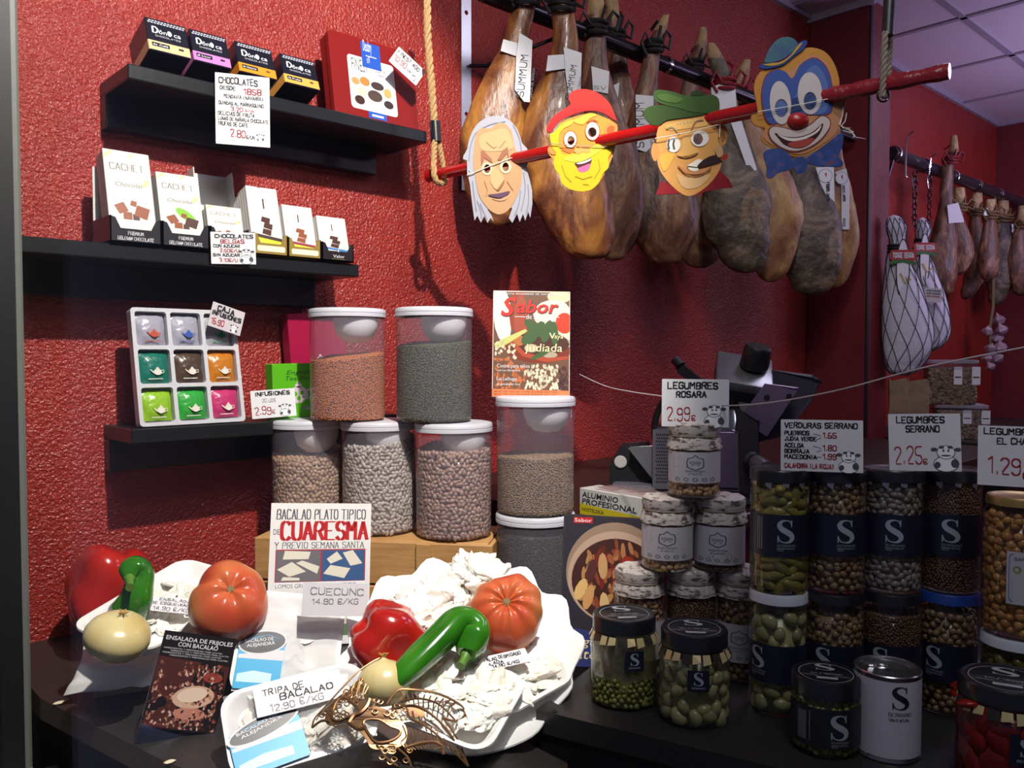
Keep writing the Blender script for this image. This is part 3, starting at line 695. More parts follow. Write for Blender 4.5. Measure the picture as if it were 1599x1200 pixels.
def teabox(label, TL, TR, BL, n, hex_, col2, yaw=0):
    o = PN(*BL, n); o.z = .3825; nr = Vector((math.sin(R(yaw)), -math.cos(R(yaw)), 0)); a, b = PPL(*TL, o, nr), PPL(*TR, o, nr); w = (b - a).length; h = a.z - o.z
    m = frame(o, b - a, nr); mm = MAT('teabox_' + hex_, hex_, .35)
    t = thing('tea_box', label, 'box', M=m)
    mb = MB(); mb.box((w, h, .03), (w / 2, h / 2, -.015), mm, None, .001); mb.build('carton', t)
    mb = MB(); p = MAT('teabox_print', col2, .4); s = w * .32; cx, cy = w * .52, h * .42
    mb.shape([ell(cx, cy, s * .62, s * .5, 20)], p, .0006); mb.shape([ell(cx, cy + s * .55, s * .22, s * .14, 12)], p, .0006); mb.shape([ell(cx, cy + s * .72, s * .08, s * .08, 8)], p, .0006)
    mb.ribbon([(cx - s * .5, cy - s * .1), (cx - s * .85, cy + s * .1), (cx - s * 1.1, cy + s * .4)], [s * .26, s * .16, s * .1], p, .0006)
    mb.ribbon([(cx + s * .55, cy + s * .25), (cx + s * .95, cy + s * .3), (cx + s * .95, cy - s * .1), (cx + s * .55, cy - s * .25)], s * .1, p, .0006)
    for dx, dy, r_ in ((-.2, .05, .14), (.2, .1, .12), (0, -.2, .13), (.28, -.15, .08), (-.3, -.2, .08)): mb.shape([ell(cx + dx * s, cy + dy * s, r_ * s, r_ * s, 8)], mm, .0009)
    return t, mb, w, h
t, mb, w, h = teabox('raspberry red tea box on the bottom shelf, partly behind the lentil jar', (453, 490), (540, 486), (460, 566), 1.60, 'a01440', 'd8c8cc')
mb.st('SUPER BERRIES', w * .2, h * .22, h * .05, MAT('teabox_print', '', .4), w * .7, .14, z=.0008); mb.build('printed_front', t)
t, mb, w, h = teabox('bright green tea box with a white teapot on the bottom shelf', (424, 569), (500, 567), (427, 655), 1.535, '5ab41e', 'e8f0e0')
gd = MAT('print_darkgreen', '16401a', .5); mb.bt('English', w * .28, h * .8, h * .08, gd, w * .5, .0008, .25); mb.bt('Tea Shop', w * .26, h * .69, h * .08, gd, w * .6, .0008, .25); mb.st('GREEN TEA', w * .6, h * .14, h * .06, WHT, w * .3, .16, z=.0008); mb.build('printed_front', t)
def dr(mb, w, h):
    k = dict(wob=.06)
    mb.st('INFUSIONES', w * .1, h * .8, h * .13, BLK, w * .78, .2, **k); mb.st('20 UDS', w * .25, h * .56, h * .12, MAT('pen_grey', '8a8a90', .6), w * .3, .1, **k); mb.st('2.99', w * .07, h * .13, h * .27, RED, w * .36, .08, **k); mb.st('\u20ac', w * .46, h * .14, h * .14, RED, None, .1); cow(mb, w * .6, h * .06, h * .46)
card('price_card', 'handwritten white card on the bottom shelf in front of the green tea box', 'card', (393, 611), (462, 606), (394, 655), dep(PN(394, 655, 1.512)), WHT, dr, tilt=8, group='handwritten price cards')
# ------------------------------------------------------------------ wooden crate and big plastic storage jars
PINE = MAT('pine_wood', 'b98a54', .6, mix=([(.3, 'a87a46'), (.7, 'c79a62')], 9, 4), stretch=(1, 1, 9), bump=(.1, 60, 3))
def crate():
    a = PZ(397, 838, .166); b = PZ(769, 851, .166); ax = (b - a); ax.z = 0; L = ax.length; ang = math.atan2(ax.y, ax.x)
    t = thing('wooden_crate', 'pale wooden crate under the three bean jars, long side towards the glass', 'crate', (a.x, a.y, 0), ang)
    Dp = .175; Hh = .166
    def bx(n, x0, x1, y0, y1, z0, z1): mb = MB(); boxw(mb, x0, x1, y0, y1, z0, z1, PINE, .0015); mb.build(n, t)
    for k in range(2):
        z0 = .002 + k * .083
        bx('front_slat', 0, L, 0, .009, z0, z0 + .079); bx('rear_slat', 0, L, Dp - .009, Dp, z0, z0 + .079)
        bx('end_slat', 0.0005, .009, .0095, Dp - .0095, z0, z0 + .079); bx('end_slat', L - .009, L - .0005, .0095, Dp - .0095, z0, z0 + .079)
    bx('front_batten', L * .69, L * .75, -.006, -.0002, .002, .164)
    for x in (.012, L - .032): bx('corner_post', x, x + .02, .01, .03, .002, .15)
    bx('top_board', .0105, L - .0105, .0105, Dp - .0105, Hh - .012, Hh - .001)
    return a, ax.normalized(), ang, Dp
ca, cax, cang, cD = crate()
PLAS = CLEAR('jar_plastic', (.90, .90, .92), .085, (.75, .72, .85), .05, 1.4, .8)
LIDM = MAT('lid_plastic', 'c9c9d2', .35, sss=.0); LIDW = MAT('lid_cup_plastic', 'e4e2e4', .4)
def storage_jar(label, pos, fill, spec, ang=0, H=.216, Rr=.0725, tilt_fill=(0, 0), cup=True, group='big clear plastic storage jars', lidlift=0):
    t = thing('storage_jar', label, 'jar', pos, ang, group)
    mb = MB(); mb.lathe([(.02, .001), (Rr - .006, .001), (Rr - .001, .006), (Rr - .0005, .012), (Rr, H - .022), (Rr - .001, H - .006)], PLAS, 48, cap=False); mb.build('jar_body', t)
    mb = MB(); mb.lathe([(0, H + .0005), (Rr - .006, H + .0005), (Rr + .0005, H - .001), (Rr + .0022, H - .004), (Rr + .0022, H - .0085), (Rr + .001, H - .0095), (Rr + .0025, H - .0105), (Rr + .0025, H - .016), (Rr + .001, H - .017)], LIDM, 48, cap=False); mb.build('lid', t)
    if cup:
        mb = MB(); mb.lathe([(.043, 0), (.0425, -.016), (.036, -.034), (.022, -.046), (0, -.050)], LIDW, 28, Matrix.Translation((.020, -.018, H - .017)), cap=True); mb.build('lid_cup', t)
    size, pitch, mat, sub, bend, name = spec
    tx, ty = tilt_fill
    zt = lambda x, y: fill + tx * x / Rr + ty * y / Rr + .003 * math.sin(40 * x + 1) * math.cos(33 * y)
    p, n, core = cyl_fill(Rr - .001 - max(size[2], .001) * 1.0, .004, zt, pitch, seed=int(fill * 1e4))
    grains(name, p, n, size, mat, t, sub, .3, bend, 3, core)
    return t
B_RED = MAT('red_lentils', 'b0622f', .55, island=['9c5428', 'c07038', 'b5642f'])
B_GRN = MAT('mung_beans', '3c3d1e', .4, island=['2c2d16', '4b4a26', '383a1c'])
B_TAN = MAT('tan_beans', 'a58668', .35, island=['94745a', 'b89a7c', 'a4856a'])
B_WHT = MAT('white_beans', 'b4a79a', .3, island=['a3968a', 'c2b6a9', 'b0a498'])
B_PIN = MAT('pinto_beans', '98796a', .3, island=['86655a', 'ab8c7b', '977869'])
B_BRN = MAT('brown_lentils', '7d6548', .5, island=['6d5640', '94795a', '826848'])
LENT = lambda m, n, s=1.0: ((.0024 * s, .0022 * s, .0014 * s), .0040 * s, m, 0 if False else 1, 0, n)
def on_crate(px, d): p = P(px, 850, d); return (p.x, p.y, .1665)
JR = dict(ang=YAW)
j1 = on_crate(483, 1.68); j2 = on_crate(593, 1.645); j3 = on_crate(709, 1.60)
storage_jar('left storage jar of tan beans on the crate, behind the white paper sign', j1, .150, ((.0068, .0044, .0036), .0086, B_TAN, 1, .12, 'beans'), YAW, tilt_fill=(-.0, .012))
storage_jar('middle storage jar of pale white beans on the crate', j2, .178, ((.0074, .0044, .0036), .0088, B_WHT, 1, .12, 'beans'), YAW, tilt_fill=(.006, .008))
storage_jar('right storage jar of brownish pink beans on the crate', j3, .168, ((.0074, .0048, .0038), .0092, B_PIN, 1, .1, 'beans'), YAW, tilt_fill=(.002, .006))
zt1 = .1665 + .2172
p = P(543, 600, 1.632); storage_jar('upper storage jar of orange red lentils', (p.x, p.y, zt1), .125, LENT(B_RED, 'lentils', .95), YAW, tilt_fill=(.006, .006))
p = P(678, 600, 1.60); storage_jar('upper storage jar of dark green mung beans', (p.x, p.y, zt1), .150, LENT(B_GRN, 'mung_beans', 1.12), YAW, tilt_fill=(.004, .006))
pt = P(836, 800, 1.565)
storage_jar('bottom storage jar of the right hand tower, with dark contents, standing on the counter', (pt.x, pt.y, 0), .182, LENT(MAT('dark_lentils', '2b241f', .5, island=['221c18', '38302a', '2c2520']), 'lentils'), YAW, cup=False)
storage_jar('top storage jar of the right hand tower, half full of brown lentils under the magazine', (pt.x, pt.y, .2172), .107, LENT(B_BRN, 'lentils'), YAW)
# magazine on the tower
def maga(mb, w, h):
    X = lambda u: u * w; Y = lambda v: v * h
    def E(u, v, ru, rv, c, z, rot=0, n=14): mb.shape([[(min(max(X(a), 0.0005), w - .0005), min(max(Y(b), .0005), h - .0005)) for a, b in ell(u, v, ru, rv, n, rot)]], MAT('print_' + c, c, .4), z)
    def Q(pts, c, z): mb.shape([[(X(a), Y(b)) for a, b in pts]], MAT('print_' + c, c, .4), z)
    Q([(0.01, .01), (.99, .01), (.99, .99), (.01, .99)], '6b4a38', .0004)
    E(.12, .78, .12, .28, 'd9d8cc', .0006, .15); E(.78, .78, .26, .14, 'ddd0c0', .0006); E(.86, .95, .16, .06, 'cfc0a0', .0005); Q([(.25, .99), (.42, .99), (.36, .7), (.24, .62), (.2, .8)], '8c3a26', .0007); E(.36, .74, .09, .22, '9c4630', .00075)
    E(.93, .70, .12, .1, 'c23a1c', .0008); E(.9, .55, .16, .09, 'd8cdb4', .0007)
    E(.6, .47, .46, .15, '7a2e1c', .0007); E(.6, .5, .40, .11, '4a2a1c', .0008); Q([(.18, .52), (.4, .38), (.7, .33), (.98, .36), (.98, .39), (.7, .37), (.42, .42), (.22, .55)], 'a8452c', .0009)
    E(.34, .53, .08, .05, 'b06a3a', .0009); E(.5, .46, .09, .04, 'b8a888', .0009); E(.74, .4, .1, .03, 'a89a84', .0009)
    Q([(.02, .5), (.15, .55), (.42, .64), (.45, .62), (.2, .5), (.04, .44)], 'bcc070', .001)
    for u, v, ru, rv, r_ in ((.52, .66, .13, .05, -.5), (.48, .56, .12, .06, .4), (.7, .62, .06, .12, -.5), (.8, .6, .05, .12, .1), (.62, .64, .08, .07, 1.0), (.62, .4, .14, .025, .35)):
        E(u, v, ru, rv, '3f5a32', .0011 + u * .0001, r_, 10)
    rs = random.Random(3)
    for i in range(210):
        u = rs.uniform(.03, .97); v = rs.uniform(.07, .30 if u > .3 else .52)
        if u > .42 and v > .32: continue
        c = 'b86a3c' if u < .42 and v < .36 else 'cfc7ae' if u < .86 else '4a3030'
        E(u, v, .022, .014, rs.choice([c, c, {'b86a3c': '9c5630', 'cfc7ae': 'b4ab90', '4a3030': '3a2424'}[c]]), .0012 + i * 1e-6, rs.uniform(0, 3), 8)
    Q([(0.0, .005), (.995, .005), (.995, .065), (0.0, .075)], 'd87a4a', .0015)
    for v in (.02, .045): mb.st('RECETAS COCINA VINOS QUESOS ACEITES', X(.03), Y(v), Y(.012), MAT('print_5a2c1c', '5a2c1c', .5), X(.8), .15, z=.0017)
    mb.st('REVISTA ARAGONESA DE GASTRONOMIA', X(.1), Y(.965), Y(.013), WHT, X(.8), .15, z=.0017)
    rd = MAT('print_masthead_red', 'c02a1e', .4); dk = MAT('print_3a1a16', '3a1a16', .5)
    for m, dx, z in ((dk, .008, .0018), (rd, 0, .002)):
        mb.bt('S', X(.10 + dx), Y(.765 - dx), Y(.17), m, X(.2), z, .25, .02); mb.bt('abor', X(.30 + dx), Y(.795 - dx), Y(.12), m, X(.55), z, .25, .02)
    mb.ribbon([(X(.28), Y(.755)), (X(.42), Y(.755))], Y(.006), WHT, .002); mb.ribbon([(X(.78), Y(.755)), (X(.86), Y(.755))], Y(.006), WHT, .002)
    mb.bt('de Arag\u00f3n', X(.43), Y(.735), Y(.045), WHT, X(.33), .002)
    yl = MAT('print_f0e8b0', 'f0e8b0', .5)
    mb.st('V', X(.74), Y(.555), Y(.05), yl, X(.06), .2, .06, .0021, True); mb.bt('aya', X(.80), Y(.555), Y(.042), yl, X(.11), .0021); mb.bt('judiada', X(.42), Y(.43), Y(.075), yl, X(.48), .0022, .1)
    mb.bt('Cocina para ni\u00f1os', X(.06), Y(.275), Y(.035), WHT, X(.42), .0022); mb.bt('con Las Almendras', X(.06), Y(.24), Y(.02), WHT, X(.3), .0022)
    mb.bt('Las Lechugas', X(.06), Y(.155), Y(.033), WHT, X(.26), .0022); mb.bt('un producto rico', X(.06), Y(.11), Y(.024), WHT, X(.3), .0022)
pm = Vector((pt.x, pt.y, .4345))
card('magazine', 'food magazine with a red masthead and bean stew cover, upright on the jar tower', 'magazine', (778, 454), (898, 456), (768, 620), dep(P(836, 620, 1.58)), MAT('magazine_paper', 'cfc4b4', .35), maga, tilt=7, th=.004)

# ------------------------------------------------------------------ paper sign, and price card in front of it
def sign(mb, w, h):
    X = lambda u: u * w; Y = lambda v: v * h
    rd = MAT('sign_red', 'c01a22', .5); gy = MAT('sign_grey', '4a4a4e', .5)
    mb.st('BACALAO PLATO TIPICO', X(.06), Y(.885), Y(.07), gy, X(.88), .18, .06, .0008, True); mb.bt('DE', X(.03), Y(.775), Y(.04), gy, X(.06), .0008)
    mb.st('CUARESMA', X(.11), Y(.738), Y(.128), rd, X(.85), .27, .07, .0009, True); mb.st('Y PREVIO SEMANA SANTA', X(.05), Y(.677), Y(.043), gy, X(.88), .12, .06, .0008, True)
    Q = lambda pts, c, z: mb.shape([[(X(a), Y(b * .87 + .165 if b > .30 else (b * 1.5 if b < .24 else b + .14)))  for a, b in pts]], MAT('print_' + c, c, .45), z)
    Q([(.06, .31), (.95, .31), (.95, .58), (.06, .58)], 'a8323a', .0006); Q([(.07, .32), (.50, .32), (.50, .57), (.07, .57)], '6e6a70', .0008); Q([(.515, .32), (.94, .32), (.94, .57), (.515, .57)], '3a5a88', .0008)
    cod = 'e2dccb'
    for pts in ([(.13, .5), (.38, .5), (.40, .56), (.15, .57)], [(.08, .42), (.2, .36), (.36, .40), (.22, .48)], [(.26, .47), (.47, .38), (.49, .44), (.32, .49)], [(.56, .5), (.66, .56), (.72, .5), (.6, .46)], [(.72, .55), (.82, .57), (.92, .46), (.80, .44)], [(.53, .38), (.6, .45), (.8, .42), (.74, .34)], [(.12, .33), (.3, .33), (.3, .35), (.14, .36)]): Q(pts, cod, .0010 + pts[0][0] * .0002)
    Q([(.06, .25), (.95, .25), (.95, .30), (.06, .30)], 'efeef0', .0007); mb.bt('LOMOS GRUESOS', X(.07), Y(.398), Y(.03), gy, X(.4), .0009); mb.bt('FILETES', X(.56), Y(.398), Y(.03), gy, X(.3), .0009)
    Q([(.07, .04), (.50, .04), (.50, .23), (.07, .23)], '6a6e64', .0008); Q([(.515, .04), (.94, .04), (.94, .23), (.515, .23)], '5e7a58', .0008); Q([(.6, .08), (.85, .1), (.8, .18), (.62, .19)], cod, .001); Q([(.15, .08), (.4, .1), (.36, .18), (.18, .19)], cod, .001)
card('paper_sign', 'white printed sign with big red serif lettering leaning in front of the crate', 'sign', (437, 786), (592, 787), (414, 1012), dep(PZ(414, 1012, .012)), MAT('sign_paper', 'e6e4e2', .6), sign, tilt=12, th=.003, yaw=4)
def dr(mb, w, h):
    g = MAT('pen_grey', '8a8a90', .6)
    mb.st('CUECUNC', w * .12, h * .64, h * .2, g, w * .8, .1, wob=.06); mb.st('14,90 \u20ac/KG', w * .15, h * .36, h * .16, g, w * .7, .1, wob=.06)
card('price_card', 'white card with faint pen lettering over the lower right of the printed sign', 'card', (475, 910), (577, 912), (470, 962), 1.195, WHT, dr, tilt=10, group='handwritten price cards')

# ------------------------------------------------------------------ vegetables
PEPR = MAT('pepper_red', 'a01612', .2, coat=.6, mix=([(.3, '981212'), (.72, 'b02414')], 9, 2), bump=(.08, 40, 2)); PEPG = MAT('pepper_green', '256a10', .18, coat=.6, mix=([(.3, '1c5a0c'), (.7, '357a16')], 14, 2)); STEMG = MAT('stem_green', '4f7a24', .5)
TOM = MAT('tomato_skin', 'bb4a26', .30, coat=.12, mix=([(.32, 'b4432a'), (.5, 'bd5a34'), (.68, 'c47a46')], 12, 1), bump=(.05, 30, 2)); ON = MAT('onion_skin', 'c9bb80', .28, coat=.3, mix=([(.3, 'd6cc9c'), (.7, 'bda55f')], 12, 2), stretch=(1, 1, .2))
SCAR = MAT('stem_scar', '6d5a30', .7)
def orient(p, axis, spin=0):
    z = Vector(axis).normalized(); x = z.orthogonal().normalized(); m = frame(p, x, z); return m @ Matrix.Rotation(R(spin), 4, 'Z')
def bell_pepper(label, p, axis, r, h, spin=0, lob=4, seed=1, group='big red peppers'):
    t = thing('bell_pepper', label, 'pepper', M=orient(p, axis, spin), group=group)
    def fn(v):
        a = math.atan2(v.y, v.x); u = v.z / h; k = 1 + (.10 + .05 * u) * math.cos(lob * a + seed) + .06 * math.cos(2 * a + seed * 2) + .05 * math.sin(3 * u * 3 + a * 2 + seed)
        q = noise.noise(Vector((v.x * 14 + seed * 5, v.y * 14, v.z * 14))) * .16
        dz = .10 * h * math.cos(lob * a + seed) * max(0, u - .5) if u > .5 else -.07 * h * math.cos(lob * a + seed) * max(0, .4 - u)
        return (v.x * (k + q), v.y * (k + q), v.z + dz)
    pr = [(.0, .13), (.12, .12), (.30, .03), (.50, .0), (.72, .05), (.88, .16), (.98, .34), (1.0, .5), (.96, .66), (.88, .8), (.74, .92), (.52, 1.0), (.30, .99), (.14, .92), (0, .86)]
    pr = [(q[0] * r, q[1] * h) for q in cat(pr, 3, False)]; pr[0] = (0, pr[0][1]); pr[-1] = (0, pr[-1][1])
    mb = MB(); mb.lathe([(max(a, 0), b) for a, b in pr], PEPR, 48, fn=fn, cap=False); mb.build('flesh', t)
    mb = MB(); mb.tube([(0, 0, .83 * h), (0, 0, .98 * h), (.006, 0, 1.12 * h), (.016, .003, 1.22 * h)], [.011, .0065, .0055, .007], STEMG, 10)
    mb.lathe([(0, .90 * h), (.012, .895 * h), (.018, .9 * h), (.010, .925 * h), (0, .93 * h)], STEMG, 14, cap=False); mb.build('stem', t)
    return t
def tomato(label, p, axis, r, sq=.82, spin=0, lob=9, seed=0, amp=.05, crease=True):
    t = thing('tomato', label, 'tomato', M=orient(p, axis, spin), group='large ribbed tomatoes')
    n = 22; pr = []
    for i in range(n + 1):
        a = -math.pi / 2 + math.pi * i / n; pr.append((r * math.cos(a), r * sq * math.sin(a)))
    pr[0] = (0, pr[0][1]); pr[-1] = (0, pr[-1][1])
    def fn(v):
        a = math.atan2(v.y, v.x); u = v.z / (r * sq); rr = math.hypot(v.x, v.y) / r
        k = 1 + amp * max(0, u + .35) * math.cos(lob * a + seed) * rr + .05 * math.cos(2 * a + seed) + .03 * math.cos(3 * a + 1)
        if crease: k -= .17 * math.exp(-((math.atan2(math.sin(a - .6), math.cos(a - .6))) / .2) ** 2) * max(0, u + .3) * rr
        z = v.z + .07 * r * math.cos(lob * a + seed) * max(0, 1 - rr) * (u > 0) * min(1, rr * 4) + .05 * r * noise.noise(Vector((math.cos(a) * 2 + seed, math.sin(a) * 2, 1))) * rr - (.24 * r * math.exp(-(rr / .28) ** 2) if u > 0 else -.1 * r * math.exp(-(rr / .35) ** 2))
        return (v.x * k, v.y * k, z)
    mb = MB(); mb.lathe(pr, TOM, 64, fn=fn, cap=False); mb.build('flesh', t)
    mb = MB(); zc = r * sq * .985 - .24 * r * .97
    mb.lathe([(0, zc + .0025), (.0035, zc + .003), (.006, zc + .002), (.0075, zc)], SCAR, 14, fn=lambda v: (v.x * (1 + .3 * math.cos(5 * math.atan2(v.y, v.x))), v.y, v.z), cap=False); mb.build('stem_scar', t)
    return t
def onion(label, p, axis, r, sq=.8):
    t = thing('onion', label, 'onion', M=orient(p, axis), group='yellow onions')
    pr = [(0, -.80), (.2, -.80), (.55, -.70), (.85, -.42), (1.0, -.02), (.94, .34), (.74, .62), (.46, .78), (.22, .86), (.1, .92), (.075, 1.0), (.0, 1.02)]
    pr = [(max(q[0], 0) * r, q[1] * r * sq) for q in cat(pr, 4, False)]; pr[0] = (0, pr[0][1]); pr[-1] = (0, pr[-1][1])
    def fn(v): a = math.atan2(v.y, v.x); k = 1 + .02 * math.cos(3 * a) + .008 * math.cos(17 * a); return (v.x * k, v.y * k, v.z)
    mb = MB(); mb.lathe(pr, ON, 48, fn=fn, cap=False); mb.build('bulb', t)
    mb = MB()
    for k in range(5):
        a = k * 1.26; mb.tube([(0, 0, r * sq * .96), (.003 * math.cos(a), .003 * math.sin(a), r * sq * 1.06), (.007 * math.cos(a), .007 * math.sin(a), r * sq * (1.10 + .02 * (k % 2)))], [.0028, .0016, .0006], MAT('onion_tuft', 'a8803c', .7), 5)
    mb.build('neck_tuft', t)
    return t
def long_pepper(label, pts, rad, stem, lab2=None):
    pts = [Vector(p) for p in pts]; o = pts[-1].copy()
    t = thing('green_pepper', label, 'pepper', o, group='long green peppers')
    path = [Vector(q[:3]) for q in cat([(*(p - o), r) for p, r in zip(pts, rad)], 6, False)] if False else None
    c = []; 
    P4 = [(p - o, r) for p, r in zip(pts, rad)]
    n = len(P4)
    for i in range(n - 1):
        a, b, cc, d = P4[max(i - 1, 0)], P4[i], P4[i + 1], P4[min(i + 2, n - 1)]
        for k in range(6):
            s = k / 6; f = lambda w, x, y, z: .5 * ((2 * x) + (y - w) * s + (2 * w - 5 * x + 4 * y - z) * s * s + (3 * x - w - 3 * y + z) * s ** 3)
            c.append((f(a[0], b[0], cc[0], d[0]), f(a[1], b[1], cc[1], d[1])))
    c.append(P4[-1])
    mb = MB(); mb.tube([q[0] for q in c], [max(q[1], .0008) for q in c], PEPG, 24, rfn=lambda u, a: 1 + (.05 + .05 * u) * math.cos(3 * a + 2 * u) + .03 * math.sin(14 * u + a)); mb.build('flesh', t)
    mb = MB(); mb.tube([Vector(s) - o for s in stem], [.010, .006, .005, .0065], STEMG, 10); mb.build('stem', t)
    return t

# ------------------------------------------------------------------ cod on foam trays
FOAM = MAT('white_foam', 'e9e9e6', .55, bump=(.06, 300, 2)); COD = MAT('salt_cod', 'e6dccb', .5, mix=([(.3, 'f4f0ea'), (.6, 'eee6d8'), (.8, 'dcc8ac')], 26, 4), bump=(.35, 160, 3), sss=.25); FILM = CLEAR('cling_film', (.97, .97, .98), 0, rough=.06, k=1.0)
def tray_mesh(L, Wd, dp, mat=FOAM, rad=.028):
    mb = MB()
    def ring(k, z): return [(x, y, z) for x, y in rrect(-L / 2 + k, -Wd / 2 + k, L / 2 - k, Wd / 2 - k, max(rad - k * .6, .006), 6)]
    mb.loft([ring(.016, -dp), ring(.003, -.006), ring(0, -.002), ring(.0005, .001), ring(.006, .001), ring(.009, -.002), ring(.020, -dp + .003)], mat, True)
    return mb
def cod_heap(L, Wd, h, n, seed, parent, name='salt_cod', flat=.45, size=.5):
    size *= .55; n = int(n * 3.2)
    """torn pieces of salt cod heaped together: uncountable flakes"""
    rs = random.Random(seed); mb = MB(); bm0 = bmesh.new(); bmesh.ops.create_icosphere(bm0, subdivisions=3, radius=1); bm0.verts.index_update()
    V = [v.co.copy() for v in bm0.verts]; Fc = [[v.index for v in f.verts] for f in bm0.faces]; bm0.free()
    for i in range(n):
        x = rs.uniform(-.5, .5) * L * .66; y = rs.uniform(-.5, .5) * Wd * .66; e = 1 - max(abs(x) / L, abs(y) / Wd) * 1.3
        a = rs.uniform(.025, .05) * size * 2; b = a * rs.uniform(.35, .7); c = a * flat * rs.uniform(.35, .7)
        M = Matrix.Translation((x, y, rs.uniform(.1, .9) * h * max(e, .15))) @ Euler((rs.uniform(-.5, .5), rs.uniform(-.5, .5), rs.uniform(0, 6.3))).to_matrix().to_4x4()
        sd = Vector((i * 3.1, seed, 0))
        vs = []
        for v in V:
            q = 1 + .42 * noise.noise(v * 1.6 + sd) + .16 * noise.noise(v * 4.5 + sd)
            vs.append((v.x * a * q, v.y * b * q, v.z * c * q))
        mb.add(vs, Fc, COD, True, M)
    return mb.build(name, parent)

# ---- left group: box, paper, foam tray, onion, tomato, peppers
t = thing('carton', 'shallow cardboard box under the left foam tray', 'box', M=frame(PZ(146, 1093, 0), (PZ(262, 1076, 0) - PZ(146, 1093, 0)), ZU))
mb = MB(); boxw(mb, 0, .30, .0, .20, .0005, .052, MAT('cardboard_pale', 'a89a80', .7), .002); mb.build('body', t)
LN = (ZU * math.cos(R(14)) + Vector((CAM.x - .5, CAM.y - 1.4, 0)).normalized() * math.sin(R(14)))
LO = PZ(262, 985, .108)
def LP(px, py, h=0): return PPL(px, py, LO + LN * h, LN)
la, lb = LP(135, 985), LP(300, 884); lx = (lb - la).normalized()
lm = frame(LP(262, 938), lx, LN)
t = thing('foam_tray', 'white foam tray of salt cod on the left carton, beneath the onion and tomato', 'tray', M=lm)
tray_mesh(.245, .145, .024).build('tray', t)
cod_heap(.2, .13, .010, 16, 5, t, flat=.35).matrix_local = Matrix.Translation((0, 0, -.016))
# paper sheet draped under the tray, its front corners hanging over the carton
def paper():
    pts = [[(132, 1002, .056), (210, 1000, .056), (255, 996, .056), (285, 994, .056)], [(125, 1036, .055), (205, 1034, .055), (250, 1030, .055), (275, 1028, .055)], [(112, 1064, -1.213), (198, 1056, -1.217), (242, 1052, -1.222), (266, 1050, -1.226)], [(98, 1087, -1.208), (196, 1075, -1.212), (236, 1072, -1.217), (258, 1070, -1.222)]]
    g = []
    for row in pts: g.append([PZ(a, b, z) if z > 0 else P(a, b, -z) for a, b, z in row])
    vs = []; n = 10
    fine = [[*cat([Vector(p) for p in row], 6, False)] for row in g]
    cols = list(zip(*fine)); cols = [cat(list(c), 6, False) for c in cols]
    nu, nv = len(cols), len(cols[0]); mb = MB()
    top = [c[k] + Vector((0, 0, .0015 * math.sin(i * 1.3 + k))) for i, c in enumerate(cols) for k in range(nv)]
    fs = [[i * nv + k, i * nv + k + 1, (i + 1) * nv + k + 1, (i + 1) * nv + k] for i in range(nu - 1) for k in range(nv - 1)]
    mb.add(top, fs, MAT('white_paper', 'e9e8e4', .6), True)
    o = mb.build('paper_sheet', None, Matrix.Translation(g[2][1]), world=True); tag(o, 'white paper sheet hanging over the front of the left carton beneath the foam tray', 'paper')
    md = o.modifiers.new('s', 'SOLIDIFY'); md.thickness = .0008
paper()
onion('yellow onion at the front left corner of the left foam tray', LP(184, 995, .030), (.1, -.35, 1), .043, .84)
tomato('large orange red tomato on the left foam tray beside the printed sign', LP(357, 941, .052), (-.25, -.75, .75), .058, .88, spin=40, lob=5, seed=1, amp=.035)
q = PZ(160, 912, .115); bell_pepper('big glossy red pepper behind the left foam tray against the wall', PN(176, 858, 1.50), (-.22, -.05, -1), .062, .135, 30, 3, 2)
b_ = LP(202, 955, .022)
long_pepper('hooked green pepper standing up from the left foam tray', [LP(205, 952, .012), LP(212, 938, .028), LP(218, 918, .045), LP(222, 899, .060), LP(214, 888, .070), LP(204, 894, .070), LP(202, 905, .066)], [.026, .024, .021, .019, .019, .017, .006], [LP(202, 902, .066), LP(202, 908, .067), LP(203, 914, .068), LP(203, 918, .068)])
def dr(mb, w, h):
    k = dict(wob=.08)
    mb.st('ENSALADA', w * .2, h * .70, h * .16, BLK, w * .6, .13, **k); mb.st('DE ESQUEIXADA', w * .06, h * .44, h * .15, BLK, w * .8, .15, **k); mb.st('14.90 \u20ac/KG', w * .12, h * .08, h * .22, BLK, w * .7, .1, **k)
card('price_card', 'handwritten white card lying on the cod in the left foam tray', 'card', (243, 930), (322, 938), (228, 953), dep(LP(228, 953, .012)), WHT, dr, nrm=LN + Vector((-.2, -.6, 0)), group='handwritten price cards')
